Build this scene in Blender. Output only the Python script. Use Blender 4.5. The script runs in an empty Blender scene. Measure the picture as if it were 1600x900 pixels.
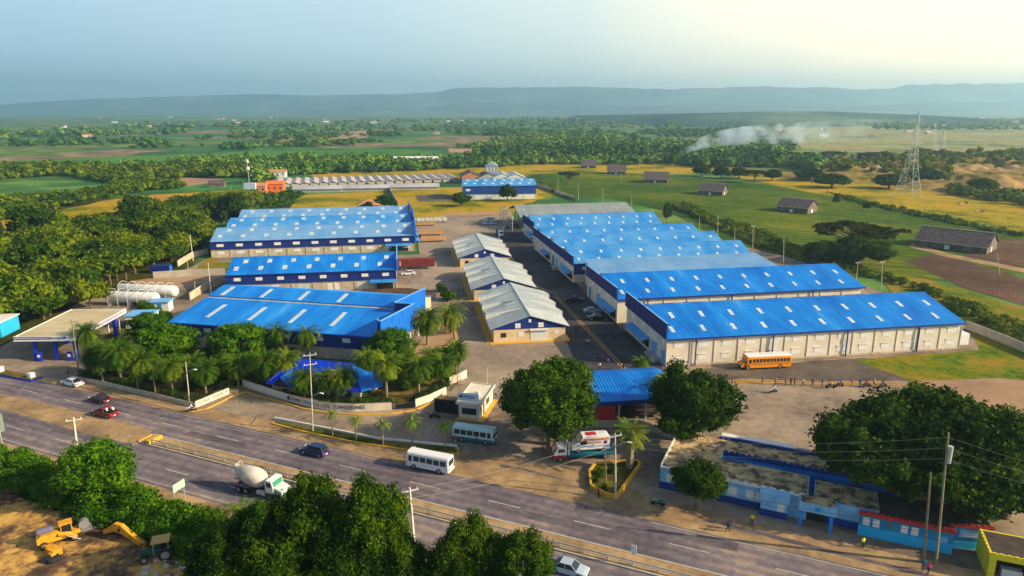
import bpy, bmesh, math, random
import numpy as np
from mathutils import Vector, Matrix, noise
R_ = math.radians
random.seed(11)
scene = bpy.context.scene
COL = scene.collection
# ------------------------------------------------------------ camera, sky, sun
FPX, HORY, CAMH = 1080.0, 172.0, 52.0            # lens of a 24 mm class drone camera, 52 m up
PITCH = math.atan((450 - HORY) / FPX)
SP, CP = math.sin(PITCH), math.cos(PITCH)
cam = bpy.data.cameras.new('camera'); camo = bpy.data.objects.new('camera', cam); COL.objects.link(camo)
cam.sensor_width = 36.0; cam.lens = 36.0 * FPX / 1600.0
cam.clip_start = 1.0; cam.clip_end = 30000
camo.location = (0, 0, CAMH); camo.rotation_euler = (math.pi / 2 - PITCH, 0, 0)
scene.camera = camo
SUN_AZ, SUN_EL = -12.0, 25.0                      # azimuth as an angle from +X, degrees
world = bpy.data.worlds.new('World'); scene.world = world; world.use_nodes = True
wn = world.node_tree; wn.nodes.clear()
out = wn.nodes.new('ShaderNodeOutputWorld'); bg = wn.nodes.new('ShaderNodeBackground')
sky = wn.nodes.new('ShaderNodeTexSky'); sky.sky_type = 'NISHITA'; sky.sun_disc = False
sky.sun_elevation = R_(SUN_EL); sky.sun_rotation = R_(90 - SUN_AZ)
sky.altitude = 50; sky.air_density = 1.0; sky.dust_density = 2.5; sky.ozone_density = 1.0
mixc = wn.nodes.new('ShaderNodeMix'); mixc.data_type = 'RGBA'
sxyz = wn.nodes.new('ShaderNodeSeparateXYZ'); fmap = wn.nodes.new('ShaderNodeMapRange')
fmap.inputs['From Min'].default_value = 0.16; fmap.inputs['From Max'].default_value = 0.34; fmap.inputs['To Min'].default_value = 0.9; fmap.inputs['To Max'].default_value = 0.0
# thin even overcast of warm-grey haze mixed with the clear sky, brighter towards the hazy east
geo = wn.nodes.new('ShaderNodeTexCoord')
dot = wn.nodes.new('ShaderNodeVectorMath'); dot.operation = 'DOT_PRODUCT'
ga, ge = R_(48), R_(1)
dot.inputs[1].default_value = (math.cos(ga) * math.cos(ge), math.sin(ga) * math.cos(ge), math.sin(ge))
wn.links.new(geo.outputs['Generated'], dot.inputs[0]); wn.links.new(geo.outputs['Generated'], sxyz.inputs[0])
wn.links.new(sxyz.outputs[2], fmap.inputs['Value']); wn.links.new(fmap.outputs[0], mixc.inputs['Factor'])
ramp = wn.nodes.new('ShaderNodeValToRGB')
wn.links.new(dot.outputs['Value'], ramp.inputs['Fac'])
el = ramp.color_ramp.elements
el[0].position = 0.25; el[0].color = (4.1, 5.9, 7.2, 1)
el[1].position = 1.0; el[1].color = (19.0, 13.6, 7.2, 1)
for p_, c_ in ((0.60, (5.2, 6.7, 7.2, 1)), (0.80, (7.4, 8.0, 7.2, 1)), (0.93, (12.6, 10.8, 7.4, 1))):
    e_ = el.new(p_); e_.color = c_
wn.links.new(sky.outputs[0], mixc.inputs['A']); wn.links.new(ramp.outputs[0], mixc.inputs['B'])
wn.links.new(mixc.outputs['Result'], bg.inputs[0]); bg.inputs[1].default_value = 0.09
wn.links.new(bg.outputs[0], out.inputs[0])
sun = bpy.data.lights.new('sun', 'SUN'); suno = bpy.data.objects.new('sun', sun); COL.objects.link(suno)
sun.energy = 5.0; sun.angle = R_(0.6); sun.color = (1.0, 0.79, 0.50)
sdir = Vector((math.cos(R_(SUN_AZ)) * math.cos(R_(SUN_EL)), math.sin(R_(SUN_AZ)) * math.cos(R_(SUN_EL)), math.sin(R_(SUN_EL))))
suno.rotation_euler = sdir.to_track_quat('Z', 'Y').to_euler(); suno.location = (300, 0, 200)
vs = scene.view_settings
vs.view_transform = 'Standard'; vs.look = 'None'; vs.gamma = 1.0; vs.use_curve_mapping = False; vs.exposure = 0.76
scene.render.engine = 'CYCLES'
scene.cycles.max_bounces = 5; scene.cycles.diffuse_bounces = 2; scene.cycles.volume_bounces = 2
scene.cycles.transparent_max_bounces = 8; scene.cycles.transmission_bounces = 2; scene.cycles.glossy_bounces = 2

# ------------------------------------------------------------ survey helpers (sight lines to ground points)
def at(x, y, z=0.0):
    v = y - 450.0; k = (CAMH - z) / (FPX * SP + v * CP)
    return ((x - 800) * k, (FPX * CP - v * SP) * k)
def ht(X, Y, y):
    t = (450 - y) / FPX
    return CAMH + Y * (t * CP - SP) / (CP + t * SP)
def loc(o, a, x, y):
    a = R_(a); return (o[0] + x * math.cos(a) - y * math.sin(a), o[1] + x * math.sin(a) + y * math.cos(a))

# ------------------------------------------------------------ materials
MATS = {}
def mat(name, c, rough=0.8, c2=None, scale=1.0, bump=0.0, metal=0.0, c3=None, detail=4.0, spec=0.35, coord='Object', emit=None, stretch=None, bscale=None, pos=(0.38, 0.62)):
    if name in MATS: return MATS[name]
    m = bpy.data.materials.new(name); m.use_nodes = True; nt = m.node_tree
    b = nt.nodes['Principled BSDF']
    b.inputs['Roughness'].default_value = rough; b.inputs['Metallic'].default_value = metal
    b.inputs['Specular IOR Level'].default_value = spec
    b.inputs['Base Color'].default_value = (*c, 1)
    if c2 is not None or bump:
        tc = nt.nodes.new('ShaderNodeTexCoord'); src = tc.outputs[coord]
        if stretch:
            mp = nt.nodes.new('ShaderNodeMapping'); mp.inputs['Scale'].default_value = stretch[0]
            mp.inputs['Rotation'].default_value[2] = R_(stretch[1]); nt.links.new(src, mp.inputs[0]); src = mp.outputs[0]
    if c2 is not None:
        n = nt.nodes.new('ShaderNodeTexNoise'); n.inputs['Scale'].default_value = scale
        n.inputs['Detail'].default_value = detail; n.inputs['Roughness'].default_value = 0.62
        nt.links.new(src, n.inputs['Vector'])
        r = nt.nodes.new('ShaderNodeValToRGB'); r.color_ramp.elements[0].position = pos[0]; r.color_ramp.elements[1].position = pos[1]
        r.color_ramp.elements[0].color = (*c, 1); r.color_ramp.elements[1].color = (*c2, 1)
        if c3 is not None:
            e = r.color_ramp.elements.new(min(0.99, pos[1] + 0.12)); e.color = (*c3, 1)
        nt.links.new(n.outputs['Fac'], r.inputs['Fac']); nt.links.new(r.outputs[0], b.inputs['Base Color'])
    if bump:
        n2 = nt.nodes.new('ShaderNodeTexNoise'); n2.inputs['Scale'].default_value = bscale or scale * 4
        n2.inputs['Detail'].default_value = 3; nt.links.new(src, n2.inputs['Vector'])
        bp = nt.nodes.new('ShaderNodeBump'); bp.inputs['Strength'].default_value = bump; bp.inputs['Distance'].default_value = 0.2
        nt.links.new(n2.outputs['Fac'], bp.inputs['Height']); nt.links.new(bp.outputs[0], b.inputs['Normal'])
    if emit:
        b.inputs['Emission Color'].default_value = (*emit[0], 1); b.inputs['Emission Strength'].default_value = emit[1]
    MATS[name] = m; return m
def leafmat(name, a, b_, c_=None, scale=0.35, trans=0.25, orand=0.22):
    deep = lambda c: (c[0] * 0.95, c[1] * 0.90, c[2] * 0.36)
    a, b_ = deep(a), deep(b_); c_ = deep(c_) if c_ else None
    m = bpy.data.materials.new(name); m.use_nodes = True; nt = m.node_tree; b = nt.nodes['Principled BSDF']
    g = nt.nodes.new('ShaderNodeNewGeometry'); tc = nt.nodes.new('ShaderNodeTexCoord'); oi = nt.nodes.new('ShaderNodeObjectInfo')
    n = nt.nodes.new('ShaderNodeTexNoise'); n.inputs['Scale'].default_value = scale; n.inputs['Detail'].default_value = 2
    nt.links.new(g.outputs['Position'], n.inputs['Vector'])
    ad = nt.nodes.new('ShaderNodeMath'); ad.operation = 'MULTIPLY_ADD'; ad.inputs[1].default_value = 0.35
    nt.links.new(g.outputs['Random Per Island'], ad.inputs[0]); nt.links.new(n.outputs['Fac'], ad.inputs[2])
    a2 = nt.nodes.new('ShaderNodeMath'); a2.operation = 'MULTIPLY_ADD'; a2.inputs[1].default_value = orand; a2.inputs[1].default_value = orand
    nt.links.new(oi.outputs['Random'], a2.inputs[0]); nt.links.new(ad.outputs[0], a2.inputs[2])
    r = nt.nodes.new('ShaderNodeValToRGB'); r.color_ramp.elements[0].position = 0.5; r.color_ramp.elements[1].position = 1.0
    r.color_ramp.elements[0].color = (*a, 1); r.color_ramp.elements[1].color = (*b_, 1)
    if c_: e = r.color_ramp.elements.new(0.85); e.color = (*c_, 1)
    nt.links.new(a2.outputs[0], r.inputs[0]); nt.links.new(r.outputs[0], b.inputs['Base Color'])
    b.inputs['Roughness'].default_value = 0.7; b.inputs['Specular IOR Level'].default_value = 0.06
    if trans:
        t = nt.nodes.new('ShaderNodeBsdfTranslucent'); nt.links.new(r.outputs[0], t.inputs[0])
        mx = nt.nodes.new('ShaderNodeMixShader'); mx.inputs[0].default_value = trans
        o = nt.nodes['Material Output']; nt.links.new(b.outputs[0], mx.inputs[1]); nt.links.new(t.outputs[0], mx.inputs[2]); nt.links.new(mx.outputs[0], o.inputs[0])
    MATS[name] = m; return m

blue_roof = mat('blue_roof_sheet', (0.002, 0.14, 0.55), 0.5, (0.010, 0.24, 0.72), 0.22, c3=(0.09, 0.35, 0.74), detail=8, spec=0.2, stretch=((1, 0.2, 1), 0), pos=(0.36, 0.60))
pale_blue_roof = mat('pale_blue_roof_sheet', (0.11, 0.30, 0.58), 0.4, (0.19, 0.38, 0.62), 0.15, detail=5, spec=0.5)
mid_blue_roof = mat('mid_blue_roof_sheet', (0.02, 0.22, 0.60), 0.5, (0.09, 0.33, 0.66), 0.12, detail=6)
royal_roof = mat('royal_blue_roof_tile', (0.005, 0.035, 0.52), 0.5, (0.01, 0.07, 0.70), 0.8)
navy = mat('navy_cladding', (0.006, 0.022, 0.17), 0.5, (0.009, 0.032, 0.22), 0.5)
mid_blue_clad = mat('sunlit_blue_cladding', (0.008, 0.14, 0.60), 0.45, (0.012, 0.17, 0.66), 0.5)  # blue cladding with the sun on right-facing panels put into its colour
cream = mat('cream_wall', (0.60, 0.54, 0.43), 0.85, (0.72, 0.66, 0.54), 0.35, bump=0.05, c3=(0.50, 0.43, 0.32), detail=8)
cream_dirty = mat('stained_cream_wall', (0.40, 0.33, 0.24), 0.9, (0.56, 0.48, 0.34), 0.6, c3=(0.62, 0.55, 0.42))
pale_green_wall = mat('pale_grey_green_wall', (0.45, 0.50, 0.46), 0.85, (0.56, 0.6, 0.54), 0.5)
yellow_cream = mat('buff_wall', (0.60, 0.46, 0.26), 0.85, (0.70, 0.57, 0.36), 0.7, c3=(0.5, 0.4, 0.26))
white_paint = mat('white_paint', (0.78, 0.78, 0.76), 0.55, (0.66, 0.66, 0.64), 1.5)
skylight_m = mat('skylight_panel', (0.60, 0.66, 0.68), 0.4, (0.40, 0.50, 0.56), 0.9)
trim_pale = mat('pale_blue_trim', (0.16, 0.42, 0.78), 0.5)
zinc = mat('zinc_roof', (0.34, 0.40, 0.42), 0.42, (0.46, 0.50, 0.50), 0.2, c3=(0.40, 0.36, 0.30), detail=7, metal=0.15, stretch=((1, 0.3, 1), 0))
zinc_pale = mat('white_corrugated_sheet', (0.60, 0.63, 0.62), 0.5, (0.70, 0.72, 0.7), 1.0)
dark_glass = mat('dark_window_glass', (0.02, 0.025, 0.035), 0.12, spec=0.6)
car_glass = mat('car_glass', (0.015, 0.02, 0.03), 0.08, spec=0.7)
bus_glass = mat('bus_glass', (0.02, 0.045, 0.05), 0.1, spec=0.7)
concrete = mat('concrete', (0.36, 0.33, 0.28), 0.9, (0.46, 0.42, 0.36), 0.8, bump=0.1)
conc_post = mat('concrete_post', (0.42, 0.39, 0.31), 0.85, (0.55, 0.50, 0.40), 2.0)
wood_post = mat('weathered_wood_post', (0.16, 0.13, 0.08), 0.9, (0.25, 0.22, 0.13), 2.0)
steel = mat('galvanised_steel', (0.42, 0.45, 0.44), 0.45, (0.5, 0.52, 0.5), 3.0, metal=0.3)
black = mat('black_metal', (0.012, 0.012, 0.014), 0.5)
rubber = mat('tyre_rubber', (0.018, 0.018, 0.02), 0.85)
rim_m = mat('wheel_rim', (0.4, 0.4, 0.42), 0.35, metal=0.6)
yellow_kerb = mat('yellow_kerb_paint', (0.66, 0.36, 0.02), 0.75, (0.55, 0.32, 0.05), 1.2)
yellow_mach = mat('worn_yellow_machine_paint', (0.72, 0.33, 0.015), 0.55, (0.55, 0.24, 0.02), 1.2, c3=(0.2, 0.1, 0.04))
school_bus_y = mat('school_bus_paint', (0.78, 0.27, 0.008), 0.4)
red_m = mat('red_paint', (0.45, 0.02, 0.02), 0.45)
maroon = mat('maroon_paint', (0.045, 0.003, 0.008), 0.3, spec=0.6)
rust_red = mat('rust_red_container', (0.17, 0.025, 0.02), 0.7, (0.25, 0.04, 0.03), 0.8)
car_white = mat('car_white', (0.75, 0.76, 0.78), 0.25, spec=0.6)
car_red = mat('car_red', (0.16, 0.004, 0.012), 0.25, spec=0.6)
car_navy = mat('car_navy', (0.006, 0.03, 0.13), 0.2, spec=0.6)
car_black = mat('car_black', (0.012, 0.014, 0.016), 0.2, spec=0.6)
car_silver = mat('car_pale_blue', (0.35, 0.45, 0.55), 0.25, spec=0.6)
teal_m = mat('teal_paint', (0.01, 0.14, 0.22), 0.35)
lamp_red = mat('tail_light', (0.5, 0.01, 0.01), 0.3)
lamp_clear = mat('headlight', (0.8, 0.8, 0.75), 0.15)
terracotta = mat('terracotta_sheet', (0.45, 0.17, 0.07), 0.8, (0.55, 0.24, 0.12), 0.4)
orange_wall = mat('orange_wall', (0.75, 0.16, 0.03), 0.8)
barn_wood = mat('barn_timber', (0.10, 0.075, 0.065), 0.9, (0.19, 0.15, 0.13), 0.5, stretch=((1, 1, 0.15), 0))
barn_roof = mat('barn_thatch', (0.075, 0.055, 0.06), 0.95, (0.13, 0.10, 0.10), 0.6, bump=0.3)
sky_blue_wall = mat('sky_blue_wall', (0.17, 0.42, 0.68), 0.8, (0.24, 0.50, 0.74), 0.6, c3=(0.3, 0.5, 0.66))
cyan_wall = mat('cyan_wall', (0.015, 0.36, 0.66), 0.75, (0.02, 0.42, 0.74), 0.5)
teal_wall = mat('teal_wall', (0.01, 0.20, 0.40), 0.75, (0.015, 0.25, 0.47), 0.5)
royal_wall = mat('royal_blue_wall', (0.006, 0.20, 0.70), 0.75, (0.012, 0.26, 0.76), 0.5)
deep_blue_wall = mat('deep_blue_wall', (0.004, 0.03, 0.19), 0.75, (0.006, 0.04, 0.24), 0.5)
mossy_roof = mat('mossy_flat_roof', (0.10, 0.065, 0.045), 0.95, (0.58, 0.42, 0.20), 0.6, bump=0.3, c3=(0.33, 0.27, 0.21), detail=10, pos=(0.42, 0.58))
dark_roof = mat('dark_flat_roof', (0.035, 0.028, 0.026), 0.9, (0.07, 0.05, 0.045), 0.7)
lime = mat('lime_yellow_wall', (0.62, 0.55, 0.02), 0.75, (0.68, 0.60, 0.03), 0.7)
red_trim = mat('red_trim', (0.40, 0.025, 0.02), 0.7)
tan_roof = mat('tan_canopy_sheet', (0.46, 0.38, 0.22), 0.6, (0.56, 0.48, 0.30), 0.3, stretch=((0.3, 1, 1), 0))
gas_blue = mat('gas_blue', (0.006, 0.03, 0.42), 0.4)
purple_stripe = mat('purple_stripe', (0.12, 0.02, 0.22), 0.5)
tank_white = mat('tank_white', (0.78, 0.78, 0.75), 0.4, (0.66, 0.66, 0.63), 0.6)
bark = mat('bark', (0.10, 0.07, 0.045), 0.95, (0.18, 0.13, 0.09), 2.0, bump=0.3)
palm_bark = mat('palm_bark', (0.17, 0.13, 0.085), 0.95, (0.29, 0.23, 0.15), 3.0, bump=0.3)
letter_dark = mat('lettering_dark', (0.05, 0.07, 0.08), 0.7)
letter_teal = mat('lettering_teal', (0.02, 0.22, 0.30), 0.7)
letter_green = mat('lettering_grey_green', (0.12, 0.17, 0.13), 0.8)

L_big = leafmat('leaf_dark', (0.014, 0.042, 0.006), (0.085, 0.17, 0.012), (0.04, 0.10, 0.010))
L_fore = leafmat('leaf_deep', (0.006, 0.026, 0.004), (0.085, 0.16, 0.010), (0.030, 0.08, 0.007))
L_hedge = leafmat('leaf_hedge', (0.022, 0.085, 0.006), (0.13, 0.27, 0.014), (0.06, 0.17, 0.010), scale=0.5)
L_wood = leafmat('leaf_wood', (0.012, 0.038, 0.005), (0.15, 0.21, 0.014), (0.050, 0.115, 0.009), scale=0.06, trans=0.2, orand=0.34)
L_far = leafmat('leaf_far', (0.020, 0.070, 0.030), (0.15, 0.26, 0.06), (0.065, 0.15, 0.035), scale=0.012, trans=0)
L_palm = leafmat('leaf_palm', (0.022, 0.075, 0.012), (0.20, 0.26, 0.030), (0.075, 0.16, 0.02), scale=0.3, trans=0.2)
L_young = leafmat('leaf_young', (0.05, 0.13, 0.01), (0.18, 0.30, 0.02), None, scale=0.5)
L_acacia = leafmat('leaf_acacia', (0.022, 0.036, 0.010), (0.085, 0.09, 0.022), (0.045, 0.06, 0.014), scale=0.2)
L_scrub = leafmat('leaf_scrub', (0.035, 0.085, 0.008), (0.18, 0.22, 0.02), (0.09, 0.14, 0.012), scale=0.12, trans=0.15)
L_dead = mat('dry_frond', (0.36, 0.22, 0.07), 0.9, (0.46, 0.32, 0.13), 2.0)
L_fruit = mat('date_fruit', (0.75, 0.22, 0.01), 0.6)

# ------------------------------------------------------------ mesh builder
class MB:
    def __init__(s): s.v = []; s.f = []; s.m = []; s.st = []
    def add(s, vs, fs, mi=0):
        s.st.append((len(s.v), len(s.f))); b = len(s.v); s.v += [tuple(p) for p in vs]
        for f in fs: s.f.append(tuple(i + b for i in f)); s.m.append(mi)
        return s
    def box(s, x0, y0, z0, x1, y1, z1, mi=0):
        v = [(x0, y0, z0), (x1, y0, z0), (x1, y1, z0), (x0, y1, z0), (x0, y0, z1), (x1, y0, z1), (x1, y1, z1), (x0, y1, z1)]
        return s.add(v, [(0, 3, 2, 1), (4, 5, 6, 7), (0, 1, 5, 4), (1, 2, 6, 5), (2, 3, 7, 6), (3, 0, 4, 7)], mi)
    def rbox(s, cx, cy, z0, lx, ly, h, a, mi=0):
        c, q = math.cos(R_(a)), math.sin(R_(a)); v = []
        for z in (z0, z0 + h):
            for dx, dy in ((-1, -1), (1, -1), (1, 1), (-1, 1)):
                X, Y = dx * lx / 2, dy * ly / 2; v.append((cx + X * c - Y * q, cy + X * q + Y * c, z))
        return s.add(v, [(0, 3, 2, 1), (4, 5, 6, 7), (0, 1, 5, 4), (1, 2, 6, 5), (2, 3, 7, 6), (3, 0, 4, 7)], mi)
    def seg(s, a, b, z0, z1, t, mi=0):
        dx, dy = b[0] - a[0], b[1] - a[1]; l = math.hypot(dx, dy)
        return s.rbox((a[0] + b[0]) / 2, (a[1] + b[1]) / 2, z0, l, t, z1 - z0, math.degrees(math.atan2(dy, dx)), mi)
    def extr(s, poly, d, mi=0):
        """poly: 3-D loop, d: extrusion vector"""
        n = len(poly); v = [tuple(p) for p in poly] + [(p[0] + d[0], p[1] + d[1], p[2] + d[2]) for p in poly]
        f = [tuple(range(n))[::-1], tuple(range(n, 2 * n))] + [(i, (i + 1) % n, n + (i + 1) % n, n + i) for i in range(n)]
        return s.add(v, f, mi)
    def pxy(s, poly, z0, z1, mi=0): return s.extr([(x, y, z0) for x, y in poly], (0, 0, z1 - z0), mi)
    def pxz(s, poly, y0, y1, mi=0): return s.extr([(x, y0, z) for x, z in poly], (0, y1 - y0, 0), mi)
    def pyz(s, poly, x0, x1, mi=0): return s.extr([(x0, y, z) for y, z in poly], (x1 - x0, 0, 0), mi)
    def cyl(s, p, q, r0, r1=None, n=8, mi=0, cap=True):
        r1 = r0 if r1 is None else r1
        p, q = Vector(p), Vector(q); d = (q - p); 
        if d.length < 1e-6: return s
        d.normalize()
        u = d.orthogonal().normalized(); w = d.cross(u); v = []
        for c, r in ((p, r0), (q, r1)):
            for i in range(n):
                a = 2 * math.pi * i / n; v.append(c + u * (math.cos(a) * r) + w * (math.sin(a) * r))
        f = [(i, (i + 1) % n, n + (i + 1) % n, n + i) for i in range(n)]
        if cap: f += [tuple(range(n))[::-1], tuple(range(n, 2 * n))]
        return s.add(v, f, mi)
    def tube(s, pts, r, n=6, mi=0):
        for a, b in zip(pts, pts[1:]): s.cyl(a, b, r, r, n, mi)
        return s
    def lathe(s, prof, n=16, axis='x', c=(0, 0, 0), mi=0, tilt=0.0):
        v = []; ct, st = math.cos(tilt), math.sin(tilt)
        for (t, r) in prof:
            for i in range(n):
                a = 2 * math.pi * i / n; p = (t, r * math.cos(a), r * math.sin(a))
                if axis == 'z': p = (p[1], p[2], p[0])
                if tilt: p = (p[0] * ct - p[2] * st, p[1], p[0] * st + p[2] * ct)
                v.append((p[0] + c[0], p[1] + c[1], p[2] + c[2]))
        k = len(prof); f = []
        for j in range(k - 1):
            for i in range(n): f.append((j * n + i, j * n + (i + 1) % n, (j + 1) * n + (i + 1) % n, (j + 1) * n + i))
        f += [tuple(range(n))[::-1], tuple(range((k - 1) * n, k * n))]
        return s.add(v, f, mi)
    def build_split(s, name, m, parent=None):
        """every box/bar added becomes an object of its own"""
        st = s.st + [(len(s.v), len(s.f))]; o = None
        for (v0, f0), (v1, f1) in zip(st, st[1:]):
            q = MB(); q.v = s.v[v0:v1]; q.f = [tuple(i - v0 for i in f) for f in s.f[f0:f1]]; q.m = s.m[f0:f1]; o = q.build(name, m, parent)
        return o
    def build(s, name, mats, parent=None, smooth=False, bevel=0):
        me = bpy.data.meshes.new(name); me.from_pydata(s.v, [], s.f); me.update()
        if not isinstance(mats, (list, tuple)): mats = [mats]
        for m in mats: me.materials.append(m)
        if len(mats) > 1: me.polygons.foreach_set('material_index', s.m)
        bm = bmesh.new(); bm.from_mesh(me); bmesh.ops.recalc_face_normals(bm, faces=bm.faces); bm.to_mesh(me); bm.free()
        if smooth: me.polygons.foreach_set('use_smooth', [True] * len(me.polygons))
        o = bpy.data.objects.new(name, me); COL.objects.link(o)
        if parent: o.parent = parent
        if bevel:
            b = o.modifiers.new('Bevel', 'BEVEL'); b.width = bevel; b.segments = 2; b.limit_method = 'ANGLE'
        return o
def tag(o, label=None, cat=None, group=None, kind=None):
    if label: o['label'] = label
    if cat: o['category'] = cat
    if group: o['group'] = group
    if kind: o['kind'] = kind
    return o
def empty(name, x, y, z=0, rz=0, label=None, cat=None, group=None):
    o = bpy.data.objects.new(name, None); COL.objects.link(o); o.location = (x, y, z); o.rotation_euler = (0, 0, R_(rz))
    o.empty_display_size = 0.3
    return tag(o, label, cat, group)
KIDS = {}
def kids(o): return [c for c in COL.objects if c.parent == o] if o.name not in KIDS else KIDS[o.name]
def dup(o, parent=None, **kw):
    c = o.copy(); COL.objects.link(c); c.parent = parent
    if o.name not in KIDS: KIDS[o.name] = [k for k in COL.objects if k.parent == o]
    for k in KIDS[o.name]: dup(k, c)
    return c
def place(c, x, y, rz=0, s=1.0, z=0.0):
    c.location = (x, y, z); c.rotation_euler = (0, 0, R_(rz)); c.scale = s if isinstance(s, tuple) else (s, s, s); return c
def npmesh(name, V, nv, mat_, parent=None, smooth=False, me_only=False):
    """V: (n*nv,3) array, faces of nv corners each"""
    n = len(V) // nv; me = bpy.data.meshes.new(name)
    me.vertices.add(len(V)); me.vertices.foreach_set('co', np.asarray(V, dtype=np.float32).ravel())
    me.loops.add(len(V)); me.loops.foreach_set('vertex_index', np.arange(len(V), dtype=np.int32))
    me.polygons.add(n); me.polygons.foreach_set('loop_start', np.arange(0, len(V), nv, dtype=np.int32))
    me.polygons.foreach_set('loop_total', np.full(n, nv, dtype=np.int32)); me.update(calc_edges=True); me.materials.append(mat_)
    if me_only: return me
    o = bpy.data.objects.new(name, me); COL.objects.link(o)
    if parent: o.parent = parent
    return o
def idxmesh(name, V, F, mats, mi=None, parent=None, smooth=False):
    V = np.asarray(V, dtype=np.float32); F = np.asarray(F, dtype=np.int32); nv = F.shape[1]
    me = bpy.data.meshes.new(name); me.vertices.add(len(V)); me.vertices.foreach_set('co', V.ravel())
    me.loops.add(F.size); me.loops.foreach_set('vertex_index', F.ravel())
    me.polygons.add(len(F)); me.polygons.foreach_set('loop_start', np.arange(0, F.size, nv, dtype=np.int32))
    me.polygons.foreach_set('loop_total', np.full(len(F), nv, dtype=np.int32))
    if not isinstance(mats, (list, tuple)): mats = [mats]
    for m in mats: me.materials.append(m)
    if mi is not None: me.polygons.foreach_set('material_index', np.asarray(mi, dtype=np.int32))
    if smooth: me.polygons.foreach_set('use_smooth', np.ones(len(F), dtype=bool))
    me.update(calc_edges=True)
    o = bpy.data.objects.new(name, me); COL.objects.link(o)
    if parent: o.parent = parent
    return o
def text(s, name, m, parent, locn, rot, size, depth=0.02, align='CENTER', sx=1.0):
    cu = bpy.data.curves.new(name, 'FONT'); cu.body = s; cu.size = size; cu.extrude = depth; cu.align_x = align; cu.align_y = 'CENTER'
    t = bpy.data.objects.new(name + '_tmp', cu); COL.objects.link(t)
    me = bpy.data.meshes.new_from_object(t.evaluated_get(bpy.context.evaluated_depsgraph_get()))
    bpy.data.objects.remove(t); me.name = name; me.materials.clear(); me.materials.append(m)
    o = bpy.data.objects.new(name, me); COL.objects.link(o); o.parent = parent; o.location = locn; o.rotation_euler = rot; o.scale = (sx, 1, 1)
    return o
# ============================================================ SETTING
def groundmat(name, cols, s1=0.02, s2=0.5, rough=0.95, rows=None, bump=0.15, big=None):
    m = bpy.data.materials.new(name); m.use_nodes = True; nt = m.node_tree; b = nt.nodes['Principled BSDF']
    b.inputs['Roughness'].default_value = rough; b.inputs['Specular IOR Level'].default_value = 0.05
    g = nt.nodes.new('ShaderNodeNewGeometry')
    n1 = nt.nodes.new('ShaderNodeTexNoise'); n1.inputs['Scale'].default_value = s1; n1.inputs['Detail'].default_value = 6; n1.inputs['Roughness'].default_value = 0.65
    n2 = nt.nodes.new('ShaderNodeTexNoise'); n2.inputs['Scale'].default_value = s2; n2.inputs['Detail'].default_value = 5; n2.inputs['Roughness'].default_value = 0.7
    for n in (n1, n2): nt.links.new(g.outputs['Position'], n.inputs['Vector'])
    mm = nt.nodes.new('ShaderNodeMath'); mm.operation = 'MULTIPLY_ADD'; mm.inputs[1].default_value = 0.45
    nt.links.new(n2.outputs['Fac'], mm.inputs[0]); nt.links.new(n1.outputs['Fac'], mm.inputs[2])
    last = mm.outputs[0]
    if rows:
        mp = nt.nodes.new('ShaderNodeMapping'); mp.inputs['Rotation'].default_value[2] = R_(rows[0]); nt.links.new(g.outputs['Position'], mp.inputs[0])
        w = nt.nodes.new('ShaderNodeTexWave'); w.inputs['Scale'].default_value = rows[1]; w.inputs['Distortion'].default_value = 1.6; w.inputs['Detail'].default_value = 1
        nt.links.new(mp.outputs[0], w.inputs[0])
        m3 = nt.nodes.new('ShaderNodeMath'); m3.operation = 'MULTIPLY_ADD'; m3.inputs[1].default_value = rows[2]
        nt.links.new(w.outputs['Fac'], m3.inputs[0]); nt.links.new(last, m3.inputs[2]); last = m3.outputs[0]
    r = nt.nodes.new('ShaderNodeValToRGB'); e = r.color_ramp.elements
    k = len(cols); lo, hi = 0.60 + (rows[2] * .25 if rows else 0), 0.86 + (rows[2] * .75 if rows else 0)
    e[0].position = lo; e[0].color = (*cols[0], 1); e[1].position = hi; e[1].color = (*cols[-1], 1)
    for i in range(1, k - 1): q = e.new(lo + (hi - lo) * i / (k - 1)); q.color = (*cols[i], 1)
    nt.links.new(last, r.inputs[0]); nt.links.new(r.outputs[0], b.inputs['Base Color'])
    if bump:
        bp = nt.nodes.new('ShaderNodeBump'); bp.inputs['Strength'].default_value = bump; bp.inputs['Distance'].default_value = 0.3
        nt.links.new(n2.outputs['Fac'], bp.inputs['Height']); nt.links.new(bp.outputs[0], b.inputs['Normal'])
    return m
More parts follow.
